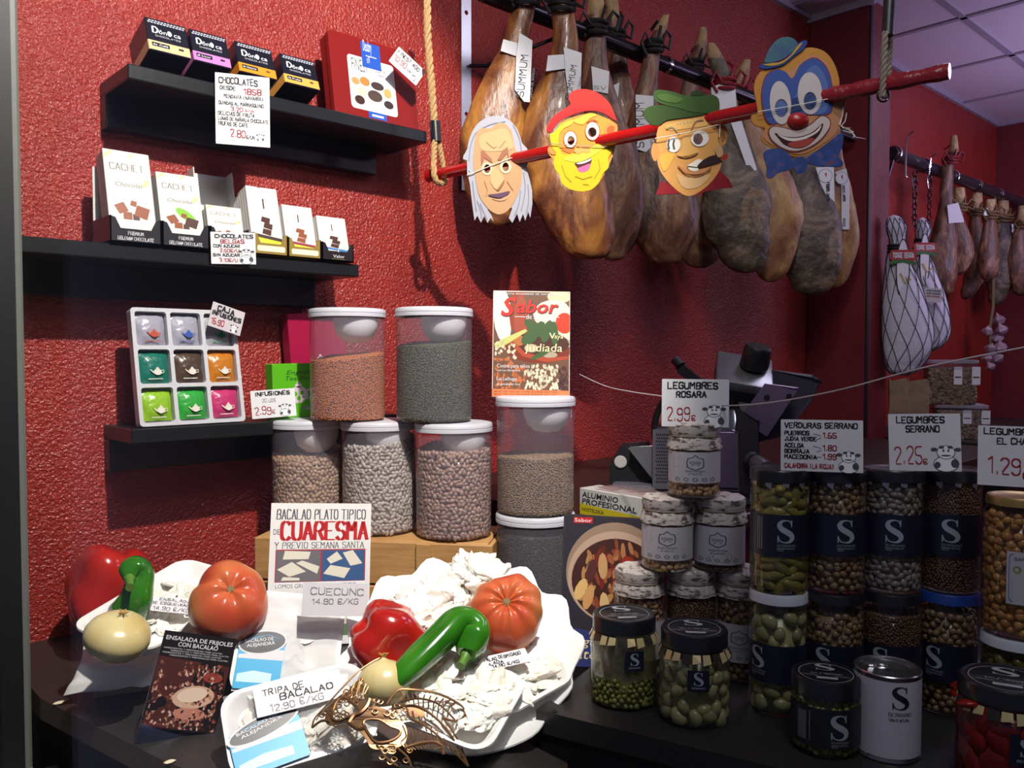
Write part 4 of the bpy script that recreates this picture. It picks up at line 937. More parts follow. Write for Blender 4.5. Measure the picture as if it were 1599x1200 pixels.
# recipe booklet with a rolled foot
def booklet():
    o = PZ(214, 1150, .012); nr = (Vector((CAM.x - o.x, CAM.y - o.y, 0)).normalized() * .98 + ZU * .2).normalized()
    a, b = PPL(258, 985, o, nr), PPL(367, 1012, o, nr); m = frame(o, PPL(345, 1160, o, nr) - o, nr)
    mi = m.inverted(); A, B = mi @ a, mi @ b
    t = thing('recipe_booklet', 'glossy dark recipe booklet with a bean salad cover, leaning on the left foam tray', 'booklet', M=m)
    w = B.x - A.x; h = A.y; sk = A.x / h
    fold = lambda v: (v.x + sk * v.y, v.y, v.z - .0018 * math.cos(v.x / w * 3.14) + (0 if v.y > .02 else -.06 * (.02 - v.y)))
    dk = MAT('booklet_dark', '1b1718', .4, spec=.25)
    def grid(x0, y0, x1, y1, z, mat, n=8):
        vs = [(x0 + (x1 - x0) * i / n, y0 + (y1 - y0) * k / n, z) for i in range(n + 1) for k in range(n + 1)]
        mb.add(vs, [[i * (n + 1) + k, (i + 1) * (n + 1) + k, (i + 1) * (n + 1) + k + 1, i * (n + 1) + k + 1] for i in range(n) for k in range(n)], mat, True, fn=fold)
    mb = MB(); grid(0, .01, w, h, 0, dk); grid(0, .01, w, h, -.0045, dk)
    mb.box((w, h - .012, .0022), (w / 2, h / 2 + .004, -.0025), MAT('page_edges', 'c9c4bc', .6), fn=fold)
    mb.build('cover', t)
    mb = MB(); E = lambda u, v, ru, rv, c, z, rot=0, n=10: mb.shape([[(min(max(x * w, 0.001), w - .001), min(max(y * h, .012), h)) for x, y in ell(u, v, ru, rv, n, rot)]], MAT('gloss_' + c, c, .4, spec=.2), z, fn=fold)
    mb.shape([[(0.001, .012), (w - .001, .012), (w - .001, h * .72), (0.001, h * .76)]], MAT('gloss_5a3a34', '4a2620', .4, spec=.2), .0006, fn=fold)
    rs = random.Random(5)
    for i in range(420):
        u, v = rs.uniform(.03, .97), rs.uniform(.08, .72)
        E(u, v, .022, .013, rs.choice(['6c342a', '8a5040', '53291f', 'a87864', '3a2422', 'c8a898']), .001 + i * 1e-6, rs.uniform(0, 3), 8)
    E(.6, .40, .28, .11, 'c9a48c', .0015, .1, 18); E(.58, .42, .2, .07, 'dcc4ae', .0017, .15, 16); E(.6, .24, .22, .06, 'b87a68', .0015, 0, 14); E(.2, .33, .07, .05, '1a1416', .0016); E(.12, .28, .06, .04, '1a1416', .0016); E(.8, .6, .14, .05, '8a3c30', .0014)
    for s, yy, hh in (('ENSALADA DE FRIJOLES', .92, .04), ('CON BACALAO', .865, .042)): mb.bt(s, w * (.04 if 'ENS' in s else .22), h * yy, h * hh, WHT, w * (.92 if 'ENS' in s else .55), .002, 0, .012, fn=fold)
    for i in range(4): mb.st('INGREDIENTES Y PREPARACION PARA CUATRO', w * (.04 + .1 * (i % 2)), h * (.835 - .022 * i), h * .011, WHT, w * .8, .12, z=.002, fn=fold)
    mb.build('cover_print', t)
    mb = MB(); ro = .027
    mb.tube([(-.001, 0, -ro + .004), (w * .4, -.003, -ro + .001), (w * .75, .004, -ro + .003), (w + .004, .010, -ro + .004)], [ro, ro * .95, ro * .72, ro * .6], MAT('booklet_back', '1c2236', .25, coat=.4), 24, flat=.8); mb.build('rolled_foot', t)
booklet()
# ------------------------------------------------------------------ two vacuum packed cod trays in the middle
CYAN = MAT('label_cyan', '20a0d0', .4); OV = MAT('label_dark', '2a2c30', .35)
def pack(label, TL, TR, BL, d, tilt, lw, oval, cyan, ghost=False, yaw=0):
    o = P(*BL, d); h_ = Vector((CAM.x - o.x, CAM.y - o.y, 0)).normalized(); h_ = Matrix.Rotation(R(yaw), 3, 'Z') @ h_
    nr = h_ * math.cos(R(tilt)) + ZU * math.sin(R(tilt))
    a, b = PPL(*TL, o, nr), PPL(*TR, o, nr); m = frame(o, b - a, nr); w = (b - a).length; h = (a - o).dot(m.col[1].xyz); m.translation = a - m.col[1].xyz * h
    t = thing('cod_pack', label, 'food pack', M=m @ Matrix.Translation((w / 2, h / 2, .018)), group='wrapped trays of salt cod')
    tray_mesh(w, h, .020).build('tray', t)
    o_ = cod_heap(w * .95, h * .9, .004, 22, int(w * 1e5), t, flat=.22); o_.matrix_local = Matrix.Translation((0, 0, -.013))
    mb = MB(); ps = rrect(-w / 2 + .004, -h / 2 + .004, w / 2 - .004, h / 2 - .004, .024, 5)
    n = 14; vs = []; fs = []
    for i in range(n + 1):
        for k in range(n + 1):
            x, y = (i / n - .5) * (w - .012), (k / n - .5) * (h - .012)
            vs.append((x, y, .0022 + .002 * noise.noise(Vector((x * 40, y * 40, w)))))
    for i in range(n):
        for k in range(n): q = i * (n + 1) + k; fs.append([q, q + n + 1, q + n + 2, q + 1])
    mb.add(vs, fs, CLEAR('overexposed_film', (.97, .97, .98), .62, (.86, .87, .88), .1) if ghost else CLEAR('cling_film_hazy', (.97, .97, .98), .2, (.86, .87, .88), .06), True); mb.build('film', t)  # white haze in the film paints overexposure, strongest where ghost hides the cod
    mb = MB(); x0, y0, x1, y1, r_ = lw
    c, s = math.cos(R(r_)), math.sin(R(r_)); cx, cy = (x0 + x1) / 2 * w - w / 2, (y0 + y1) / 2 * h - h / 2; LW, LH = (x1 - x0) * w, (y1 - y0) * h
    fn = lambda v: (cx + v.x * c - v.y * s, cy + v.x * s + v.y * c, v.z + .005)
    mb.shape([rrect(-LW / 2, -LH / 2, LW / 2, LH / 2, .003)], CYAN, 0, .0006, fn=fn)
    mb.shape([[(-LW * .48, LH * .12), (LW * .5, LH * .12), (LW * .5, LH * .34), (-LW * .2, LH * .34), (-LW * .3, LH * .22), (-LW * .48, LH * .2)]], WHT, .0003, fn=fn)
    mb.shape([[(-LW * .44, -LH * .36), (LW * .3, -LH * .36), (LW * .3, -LH * .16), (-LW * .1, -LH * .12), (-LW * .44, -LH * .2)]], MAT('label_pale', 'bfe2f0', .5), .0003, fn=fn)
    oy = LH * .48
    mb.shape([ell(0, oy, LW * .54, LH * .26, 30, .18)], WHT, .0006, fn=fn); mb.shape([ell(0, oy, LW * .50, LH * .225, 30, .18)], OV, .0009, fn=fn)
    mb.bt('BACALAO DE', -LW * .38, oy - LH * .04, LH * .07, WHT, LW * .62, .0012, 0, .012, fn=fn, rot=.18); mb.bt('ALEJANDRA', -LW * .33, oy - LH * .13, LH * .07, WHT, LW * .62, .0012, 0, .012, fn=fn, rot=.18)
    ln = MAT('label_line', '4a9cc8', .5); mb.ribbon([(-LW * .3, oy + LH * .06), (LW * .1, oy + LH * .16), (LW * .36, oy + LH * .1), (LW * .2, oy + LH * .03)], LH * .012, ln, .0012, fn=fn); mb.ribbon([(-LW * .28, oy + LH * .04), (0, oy + LH * .12)], LH * .012, ln, .0012, fn=fn)
    mb.build('label', t)
    return t, m, w, h
pack('upright white pack of salt cod leaning against the printed sign', (383, 926), (540, 940), (364, 1092), 1.165, 34, (.04, .06, .46, .5, 0), None, None, True)
t_, m_, w_, h_ = pack('front white pack of salt cod lying below the upright one, its blue label in view', (340, 1097), (560, 1040), (408, 1222), 1.00, 50, (.03, .02, .50, .50, 4), None, None)
def dr(mb, w, h):
    k = dict(wob=.08)
    mb.st('TRIPA DE', w * .1, h * .66, h * .2, BLK, w * .46, .1, **k); mb.st('BACALAO', w * .28, h * .4, h * .22, BLK, w * .6, .12, **k); mb.st('12.90 \u20ac/KG', w * .15, h * .08, h * .22, MAT('pen_grey', '8a8a90', .6), w * .6, .09, **k)
nn = m_.col[2].xyz
card('price_card', 'handwritten white card lying on the upper edge of the front cod pack', 'card', (390, 1078), (525, 1046), (402, 1122), dep(PPL(402, 1122, m_.translation + nn * .028, nn)), WHT, dr, nrm=nn, group='handwritten price cards')

# ------------------------------------------------------------------ big scalloped white dish on the right
PNm = (ZU * math.cos(R(25)) + Vector((CAM.x - .85, CAM.y - 1.0, 0)).normalized() * math.sin(R(25)))
PO = P(720, 1020, 1.225)
def RP(px, py, h=0): return PPL(px, py, PO + PNm * h, PNm)
pm = frame(PO, RIGHT, PNm)
t = thing('scalloped_dish', 'large white dish with a wavy scalloped rim full of cod, leaning on the crate', 'dish', M=pm)
def dish():
    mb = MB(); Rr = .172; n = 96; pr = [(0, -.014), (.35, -.014), (.6, -.012), (.78, -.002), (.93, .014), (1.0, .020), (1.005, .018), (.94, .010), (.78, -.007), (.58, -.018), (0, -.020)]
    def fn(v):
        a = math.atan2(v.y, v.x); r = math.hypot(v.x, v.y) / Rr; k = 1 + (.035 * math.cos(13 * a) + .02 * math.sin(5 * a + 1)) * max(0, r - .4) * 1.6
        return (v.x * k, v.y * k * 1.12, v.z + .008 * math.cos(13 * a) * max(0, r - .55) * 2)
    mb.lathe([(a * Rr, b) for a, b in pr], MAT('dish_white', 'e4e6e4', .35), n, fn=fn, cap=False); mb.build('dish', t)
dish()
def rtray(label, c, corner, L, Wd, h, n, seed, size=.5, hz=.014, tilt=0, flat=.45):
    o = RP(*c, h); x = RP(*corner, h) - o
    m = frame(o, x, PNm); tt = thing('foam_tray', label, 'tray', M=m, group='small foam trays of salt cod')
    tray_mesh(L, Wd, .020).build('tray', tt)
    q = cod_heap(L, Wd, hz, n, seed, tt, size=size, flat=flat); q.matrix_local = Matrix.Translation((0, 0, -.008))
    return m
def pile(label, c, L, Wd, h, hz, n, seed, size):
    m = frame(RP(*c, h), RIGHT, PNm); tt = thing('cod_pile', label, 'salt cod', M=m, group='piles of torn salt cod')
    cod_heap(L, Wd, hz, n, seed, tt, size=size, flat=.8, name='cod_pieces')
    return tt
rtray('rear foam tray of salt cod standing at the back of the scalloped dish', (700, 935), (790, 930), .20, .12, .024, 14, 11, .6, .014)
pile('pile of torn salt cod between the red pepper and the tomato', (668, 958), .11, .11, .030, .035, 16, 21, .62)
pile('thin pile of torn salt cod at the top of the scalloped dish behind the tomato', (745, 908), .10, .07, .03, .03, 10, 22, .55)
rtray('right foam tray of salt cod under the small handwritten card', (812, 1050), (872, 1018), .130, .105, .036, 14, 12, .55, .014)
mfr = rtray('front foam tray of salt cod beside the copper lace mask', (716, 1088), (750, 1035), .135, .145, .058, 20, 13, .55, .015)
bell_pepper('deep red pepper at the left of the scalloped dish', RP(566, 972, .070), RIGHT * .75 - UP * .62 + FWD * .25, .050, .098, 60, 4, 4, 'big red peppers')
tomato('large ribbed orange tomato at the back right of the scalloped dish', RP(790, 958, .072), PNm * .9 + Vector((CAM.x - .85, CAM.y - 1.0, 0)).normalized() * .5, .056, .86, spin=-20, lob=10, seed=0, amp=.05)
long_pepper('long shiny green pepper with a hooked stem end across the scalloped dish', [RP(606, 1075, .085), RP(630, 1055, .09), RP(660, 1025, .098), RP(690, 995, .105), RP(712, 974, .108), RP(730, 970, .106), RP(742, 982, .098), RP(738, 1000, .092), RP(728, 1022, .088)], [.008, .0165, .0200, .0205, .0205, .0205, .0235, .0245, .014], [RP(729, 1020, .088), RP(726, 1028, .088), RP(722, 1036, .088), RP(719, 1041, .088)])
onion('pale yellow onion behind the copper lace mask', RP(600, 1068, .075), (.1, .2, 1), .034, 1.0)
def dr(mb, w, h):
    k = dict(wob=.08)
    mb.st('BACALAO DESMIGADO', w * .1, h * .62, h * .22, BLK, w * .78, .16, **k); mb.st('ENSALADA', w * .02, h * .32, h * .2, BLK, w * .5, .16, **k); mb.st('14.90 \u20ac/KG', w * .3, h * .06, h * .2, BLK, w * .5, .14, **k)
card('price_card', 'handwritten white card lying on the right foam tray below the ribbed tomato', 'card', (748, 1028), (830, 1010), (745, 1052), dep(RP(745, 1052, .062)), WHT, dr, nrm=PNm, group='handwritten price cards')

# ------------------------------------------------------------------ copper lace mask
def lace():
    o = P(600, 1125, 1.03); h = Vector((CAM.x - o.x, CAM.y - o.y, 0)).normalized(); nr = (h * .62 + ZU * .78).normalized()
    Zc = zoom(330, 1020, 1599 / 430)
    m = frame(o, RIGHT, nr); mi = m.inverted()
    t = thing('lace_mask', 'copper coloured lace carnival mask lying on the front cod pack and dish', 'mask', M=m)
    cop = MAT('copper_lace', '7a5a3e', .32, .7, mix=([(.3, '5e4430'), (.7, '96704a')], 20, 2))
    def L(pts): return [tuple((mi @ PPL(x, y, o, nr)).xy) for x, y in Zc(pts)]
    bulge = lambda v: (v.x, v.y, v.z + .018 - 2.2 * (v.x ** 2) - 1.0 * v.y ** 2)
    e1_ = L(cat([(708, 365), (730, 310), (770, 290), (820, 330), (852, 372), (835, 395), (790, 410), (740, 425), (705, 405)], 4)); e1_ = [tuple(x) for x in e1_]
    def CL(pts, n=4, closed=True): return L([(q[0], q[1]) for q in cat([Vector((a, b)) for a, b in pts], n, closed)])
    eyeL = CL([(708, 365), (730, 310), (770, 290), (820, 330), (852, 372), (835, 395), (790, 410), (740, 425), (705, 405)])
    eyeR = CL([(885, 450), (920, 430), (980, 435), (1040, 470), (1095, 490), (1085, 525), (1030, 555), (960, 560), (920, 520)])
    body = CL([(690, 330), (735, 280), (800, 255), (850, 300), (885, 330), (900, 365), (950, 350), (1010, 375), (1080, 420), (1130, 470), (1130, 540), (1095, 580), (1000, 600), (930, 590), (900, 540), (850, 480), (805, 450), (800, 425), (760, 435), (690, 440), (660, 400)])
    mb = MB()
    def seg2(lp): return lp
    mb.shape([body, eyeL, eyeR], cop, 0, .002, fn=bulge); mb.build('eye_frame', t)
    mb = MB(); tb = lambda pts, r, cl=False, n=5: mb.tube([(a, b, .0004) for a, b in CL(pts, n, cl)], r, cop, 6, cl, fn=bulge)
    for pl in (eyeL, eyeR): mb.tube([(*q, .001) for q in pl], .0016, cop, 6, True, fn=bulge)
    tb([(800, 440), (830, 400), (870, 385), (905, 350), (920, 310)], .0030); tb([(800, 440), (850, 480), (900, 470)], .0025)
    mb.shape([CL([(890, 340), (905, 310), (925, 318), (945, 305), (955, 335), (925, 370)]), CL([(900, 338), (908, 318), (925, 328), (940, 315), (945, 335), (925, 358)])], cop, .0012, fn=bulge); mb.build('nose_bridge', t)
    # left wing
    mb = MB(); tb([(585, 440), (600, 390), (650, 340), (700, 290), (770, 220), (850, 140), (930, 85), (980, 60)], .0012); tb([(585, 440), (640, 410), (690, 420)], .0016); tb([(980, 60), (965, 110), (990, 150), (1020, 150)], .0012); tb([(965, 110), (930, 180), (890, 240), (880, 310)], .0013)
    rs = random.Random(4)
    for i in range(13):
        u = i / 12; x, y = 610 + 340 * u, 400 - 300 * u; x2, y2 = 700 + 190 * u, 330 - 60 * u + rs.uniform(-15, 15)
        tb([(x, y), ((x + x2) / 2 + rs.uniform(-20, 20), (y + y2) / 2 + rs.uniform(-12, 22)), (x2, y2)], .0009)
    for i in range(34):
        u = rs.random(); v = rs.random(); x = 640 + 310 * u + v * 60 * (1 - u); y = 375 - 275 * u + v * (90 + 60 * u)
        tb([(x + 16 * math.cos(a), y + 13 * math.sin(a)) for a in (0, 1.57, 3.14, 4.71)], .0008, True, 3)
    mb.shape([CL([(800, 250), (840, 200), (880, 180), (890, 220), (850, 275)])], cop, .0002, .0015, fn=bulge); mb.build('wing', t)
    # right wings
    mb = MB(); tb([(1020, 340), (1080, 260), (1180, 250), (1300, 255), (1400, 280), (1465, 315), (1470, 360), (1420, 400), (1340, 395)], .0017); tb([(1100, 330), (1200, 300), (1320, 320), (1420, 400)], .0013); tb([(1060, 370), (1180, 345), (1300, 400), (1400, 500), (1495, 640)], .0017); tb([(1150, 420), (1270, 470), (1390, 560), (1495, 640)], .0014); tb([(1340, 395), (1400, 460), (1450, 540), (1495, 640)], .0013)
    for i in range(10):
        u = i / 9; tb([(1090 + 330 * u, 262 + 25 * u), (1110 + 270 * u, 290 + 40 * u), (1120 + 250 * u, 320 + 65 * u)], .0009)
        tb([(1130 + 330 * u, 350 + 240 * u), (1140 + 300 * u, 385 + 210 * u), (1150 + 300 * u, 420 + 190 * u)], .0010)
    for i in range(10): tb([(1110 + 22 * i, 460 + 6 * i), (1130 + 20 * i, 520), (1100 + 26 * i, 560 + 5 * (i % 3)), (1150 + 18 * i, 600 - 3 * i)], .0009)
    tb([(1120, 590), (1200, 560), (1290, 540), (1340, 560), (1345, 600)], .0022)
    tb([(960, 570), (1010, 640), (1080, 690)], .0013); tb([(1080, 590), (1140, 640), (1160, 690)], .0013)
    for i in range(26):
        u = rs.random(); v = rs.random(); x, y = (960 + 190 * u, 590 + 80 * v) if i < 12 else (940 + 200 * u, 300 + 90 * v + 40 * u)
        tb([(x + 17 * math.cos(a), y + 13 * math.sin(a)) for a in (0, 1.57, 3.14, 4.71)], .0009, True, 3)
    mb.shape([CL([(1120, 370), (1170, 345), (1220, 350), (1240, 390), (1200, 410), (1150, 405)])], cop, .0002, .0015, fn=bulge); mb.build('wing', t)
lace()
for i, (px, py, r_) in enumerate(((92, 1098, .005), (265, 1190, .0045), (62, 1096, .006))):
    p = PZ(px, py, .002) ; 
    if i == 2: p = PZ(75, 1098, .002)
    mb = MB(); bm0 = bmesh.new(); bmesh.ops.create_icosphere(bm0, subdivisions=2, radius=1)
    mb.add([(v.co.x * r_ * 1.6 * (1 + .4 * noise.noise(v.co * 2 + Vector((i, 0, 0)))), v.co.y * r_, v.co.z * r_ * .4) for v in bm0.verts], [[v.index for v in f.verts] for f in bm0.faces], MAT('garlic_crumb', 'd8ccb0', .6), True); bm0.free()
    if i < 2: tag(mb.build('crumb', None, Matrix.Translation(p)), ['pale crumb lying on the counter near its left edge', 'pale crumb at the front edge of the counter below the recipe booklet'][i], 'crumb')
# ------------------------------------------------------------------ hams
HAM1 = MAT('ham_golden', '8a5326', .40, coat=.06, mix=([(.30, '2e1a12'), (.42, '5c3220'), (.5, '80502a'), (.58, 'a06a30'), (.70, 'b88a4a')], 5.5, 8), bump=(.6, 24, 6), dist=1.4, nr=.62, stretch=(1.3, .6, 1.3))
HAM2 = MAT('ham_brown', '5a3826', .46, coat=.04, mix=([(.30, '241812'), (.42, '4e3226'), (.52, '6e4834'), (.60, '8a6448'), (.70, 'a88c70')], 7, 9), bump=(.7, 26, 7), dist=1.6, nr=.66, stretch=(1.3, .6, 1.3))
HAM3 = MAT('ham_grey', '5a4a3a', .55, mix=([(.30, '1e1915'), (.42, '3a3129'), (.52, '564a3c'), (.60, '786754'), (.70, '7e5630')], 7, 9), bump=(.8, 30, 7), dist=1.4, nr=.68)
HAM4 = MAT('ham_tan', '8a6038', .45, mix=([(.30, '4a2e20'), (.42, '744c30'), (.52, '8e6640'), (.60, 'a4824e'), (.70, 'b89a6a')], 6, 8), bump=(.6, 26, 6), dist=1.5, nr=.62, stretch=(1.3, .6, 1.3))
HOOF = MAT('hoof_tan', '8a6e4c', .5, mix=([(.3, '6a4c34'), (.55, '94784e'), (.75, 'b09a70')], 25, 4), bump=(.5, 60, 4)); ROPE = MAT('black_cord', '121214', .6); REDC = MAT('red_cord', '7a1220', .6)
TAGP = MAT('tag_paper', 'cfd0d6', .45)
def cprof(pr, n=5):
    o = [(q[0], q[1], max(q[2], .5)) for q in cat([Vector(p) for p in pr], n, False)]
    for i in range(n + 1):      # round the lower end off
        t_ = i / n; a, b = pr[-2], pr[-1]; s_ = math.sin(t_ * math.pi / 2)
        o[len(o) - 1 - n + i] = (a[0] + (b[0] - a[0]) * s_, a[1] + (b[1] - a[1]) * s_, max(a[2] * math.cos(t_ * math.pi / 2), .4))
    return o
def ham(label, pr, nd, mat, tie=None, tags=(), group='row of hams on the dark rail', fl=.5, seed=0, cord=ROPE, name='ham'):
    px, py, _ = pr[1]; d0 = dep(PN(px, 100, nd)); k = d0 / F; o = P(px, py, d0)
    m = frame(o, RIGHT, -HF); t = thing(name, label, 'ham', M=m, group=group)
    q = cprof(pr); seg = 28; rings = []
    for i, (x, y, w) in enumerate(q):
        lx, ly, r = (x - px) * k, (py - y) * k, w * k; rg = []
        u = i / len(q)
        for s in range(seg):
            a = 2 * math.pi * s / seg
            g = 1 + .10 * noise.noise(Vector((math.cos(a) * 1.2 + seed * 7, math.sin(a) * 1.2, ly * 9))) + .08 * noise.noise(Vector((math.cos(a) * 3 + seed, math.sin(a) * 3, ly * 22))) + .03 * noise.noise(Vector((math.cos(a) * 7 + seed, math.sin(a) * 7, ly * 50)))
            zz = math.sin(a) * r * fl * g; 
            if u > .45: zz -= .22 * r * max(0, math.cos(a + .6)) ** 3
            rg.append((lx + math.cos(a) * r * g, ly, zz))
        rings.append(rg)
    nh = 5; mb = MB(); mb.loft(rings[nh:], mat); mb.build('cured_leg', t)
    mb = MB(); mb.loft(rings[:nh + 1], HOOF); mb.build('hoof', t)
    def at(yy):
        for a, b in zip(q, q[1:]):
            if a[1] <= yy <= b[1]: s = (yy - a[1]) / (b[1] - a[1] + 1e-6); return a[0] + (b[0] - a[0]) * s, a[2] + (b[2] - a[2]) * s
        return q[0][0], q[0][2]
    if tie is not None:
        x, w = at(tie); mb = MB(); c = Vector(((x - px) * k, (py - tie) * k, 0)); w = w * k
        for j in range(4):
            e = Vector((.15 * math.sin(j * 2.1), 1, .2 * math.cos(j * 1.7))).normalized(); u_ = e.orthogonal().normalized(); v_ = e.cross(u_)
            mb.tube([c + Vector((0, (j - 1.5) * .008, 0)) + (u_ * math.cos(a) + v_ * math.sin(a)) * (w * 1.12) for a in np.linspace(0, 2 * math.pi, 20)[:-1]], .0055, cord, 6, True)
        mb.tube([c + Vector((w, .01, w * .5)), c + Vector((w * 1.6, .035, w * .7)), c + Vector((w * 2.2, .02, w * .6)), c + Vector((w * 1.9, -.012, w * .6)), c + Vector((w, 0, w * .5))], .005, cord, 6)
        mb.tube([c + Vector((-w * .6, 0, w)), c + Vector((-w * 1.3, .03, w)), c + Vector((-w * 1.8, .0, w * .9)), c + Vector((-w * 1.1, -.03, w))], .0045, cord, 6)
        mb.tube([c + Vector((w * .4, .01, w)), c + Vector((w * .9, .05, w * .3)), c + Vector((w * .6, .075, -w)), c + Vector((0, .06, -w * 2))], .0045, cord, 6)
        mb.build('rope_tie', t)
    for tg in tags:
        kind, pts = tg[0], tg[1]
        zf = .0
        xs = sum(p[0] for p in pts) / len(pts); ys = sum(p[1] for p in pts) / len(pts); w = at(ys)[1] * k * fl + .007
        lp = [((p[0] - px) * k, (py - p[1]) * k) for p in pts]
        mb = MB()
        mb.shape([lp], TAGP, w, .0012)
        if kind == 'summum':
            a, b = tg[2]; A = Vector(((a[0] - px) * k, (py - a[1]) * k, 0)); B = Vector(((b[0] - px) * k, (py - b[1]) * k, 0)); L = (B - A).length; rot = math.atan2((B - A).y, (B - A).x)
            mb.st(tg[3], A.x, A.y, L * tg[4], BLK, L, .13, .07, w + .0006, True, rot=rot, center=False)
            nv = Vector((math.sin(rot), -math.cos(rot), 0)) * L * .2; mb.st('JAMON DE BODEGA', A.x + nv.x, A.y + nv.y, L * .05, MAT('pen_grey', '8a8a90', .6), L * .7, .1, z=w + .0006, rot=rot)
            mb.build('paper_tag', t)
        elif kind == 'plain': mb.build('paper_band', t)
        elif kind == 'oval':
            c = tg[2]; cc = ((c[0] - px) * k, (py - c[1]) * k); mb.shape([ell(*cc, c[2] * k, c[2] * k, 18)], MAT('tag_ring', '8a8a94', .5), w + .0005); mb.shape([ell(*cc, c[2] * k * .9, c[2] * k * .9, 18)], TAGP, w + .0008)
            mb.shape([[(cc[0] - .003, cc[1] + .006), (cc[0] + .004, cc[1] + .012), (cc[0] + .004, cc[1] - .006)]], RED, w + .001)
            mb.st('MIXTO JAMON', cc[0] + .002, cc[1] - c[2] * k * 1.2, .009, BLK, .055, .15, z=w + .001, rot=-math.pi / 2 + .08)
            for j in range(5): mb.shape([[(lp[-2][0] + .004, lp[-2][1] + .012 + j * .006), (lp[-2][0] + .014, lp[-2][1] + .012 + j * .006), (lp[-2][0] + .014, lp[-2][1] + .015 + j * .006), (lp[-2][0] + .004, lp[-2][1] + .015 + j * .006)]], BLK, w + .001)
            mb.build('paper_tag', t)
    return t
G = 'row of hams on the dark rail'
ham('golden ham at the left end of the row, hanging behind the white haired mask', [(832, -75, 8), (826, -20, 16), (815, 20, 18), (803, 70, 21), (787, 125, 35), (774, 185, 50), (771, 245, 53), (773, 295, 46), (776, 335, 30), (778, 353, 4)], 1.42, HAM1, -2, (('plain', [(786, 66), (808, 72), (806, 92), (782, 84)]), ('summum', [(811, 58), (831, 70), (827, 164), (818, 163), (804, 145), (806, 95)], ((817, 156), (824, 92)), 'SUMMUM', .16)), seed=1)
ham('golden brown ham behind the red capped mask, a wide tag round its shank', [(872, -45, 10), (878, 15, 18), (883, 55, 20), (880, 105, 26), (868, 155, 40), (870, 215, 56), (885, 278, 63), (905, 338, 58), (917, 384, 38), (924, 404, 5)], 1.36, HAM1, 8, (('plain', [(855, 92), (882, 90), (882, 112), (852, 116)]), ('summum', [(879, 80), (907, 89), (905, 160), (888, 162), (882, 120)], ((890, 160), (899, 108)), 'SUMMUM', .16)), seed=2)
ham('narrow brown ham with a torn white tag right of the red capped mask', [(928, -40, 9), (931, 25, 15), (930, 58, 17), (930, 110, 22), (942, 170, 30), (956, 240, 42), (962, 310, 46), (962, 360, 38), (960, 395, 20), (960, 406, 3)], 1.43, HAM2, 44, (('summum', [(922, 108), (950, 116), (948, 150), (925, 146)], ((926, 143), (944, 145)), 'SV', .3),), seed=3)
ham('slim ham squeezed between two wider ones right of the red capped mask', [(950, -40, 8), (958, 30, 11), (963, 70, 13), (967, 120, 17), (976, 180, 24), (986, 250, 31), (986, 310, 30), (980, 360, 20), (974, 397, 4)], 1.53, HAM2, 56, (('plain', [(950, 140), (966, 132), (962, 175), (950, 168)]),), seed=4)
ham('brown ham with a long white tag left of the green beret mask', [(1040, 24, 5), (1031, 48, 10), (1020, 75, 12), (1015, 110, 14), (1009, 150, 19), (1012, 200, 32), (1027, 260, 48), (1036, 320, 58), (1040, 370, 49), (1042, 402, 24), (1043, 412, 3)], 1.40, HAM2, 72, (('summum', [(990, 153), (1018, 155), (1016, 232), (1006, 241), (992, 236)], ((1003, 234), (1002, 165)), 'SUMMUM', .17),), seed=5)
ham('dark ham hanging directly behind the green beret mask', [(1098, 43, 5), (1094, 72, 10), (1084, 105, 12), (1077, 140, 14), (1075, 180, 20), (1081, 240, 34), (1091, 300, 41), (1098, 350, 43), (1098, 390, 33), (1095, 418, 4)], 1.54, HAM2, 102, (), seed=6)
ham('greyish ham with red cord and white label right of the green beret mask', [(1110, 68, 6), (1118, 92, 13), (1130, 120, 14), (1135, 150, 14), (1140, 190, 20), (1146, 240, 35), (1151, 290, 50), (1153, 345, 55), (1161, 390, 41), (1168, 426, 4)], 1.415, HAM3, 132, (('plain', [(1108, 140), (1126, 132), (1146, 140), (1148, 172), (1112, 176)]), ('plain', [(1137, 196), (1152, 190), (1178, 268), (1166, 274)])), seed=7, cord=REDC)
ham('pale tan ham partly hidden by the clown mask', [(1166, 94, 6), (1158, 118, 12), (1152, 145, 12), (1166, 180, 14), (1186, 230, 25), (1205, 280, 37), (1215, 340, 41), (1211, 400, 31), (1206, 440, 4)], 1.50, HAM4, 142, (), seed=8, cord=REDC)
ham('grey mouldy ham hanging under the clown mask', [(1256, 130, 8), (1258, 175, 12), (1260, 235, 20), (1260, 285, 30), (1266, 345, 49), (1271, 400, 48), (1273, 440, 34), (1270, 461, 5)], 1.40, HAM3, 150, (('oval', [(1268, 265), (1296, 264), (1298, 318), (1284, 306), (1276, 290)], (1283, 278, 11)),), seed=9)
ham('last narrow ham of the row next to the pillar with a long barcode tag', [(1296, 150, 7), (1300, 200, 11), (1302, 260, 18), (1311, 320, 27), (1319, 370, 25), (1313, 420, 19), (1307, 449, 3)], 1.44, HAM4, 170, (('oval', [(1299, 272), (1316, 266), (1322, 290), (1322, 360), (1310, 360), (1309, 292)], (1309, 281, 10)),), seed=10)

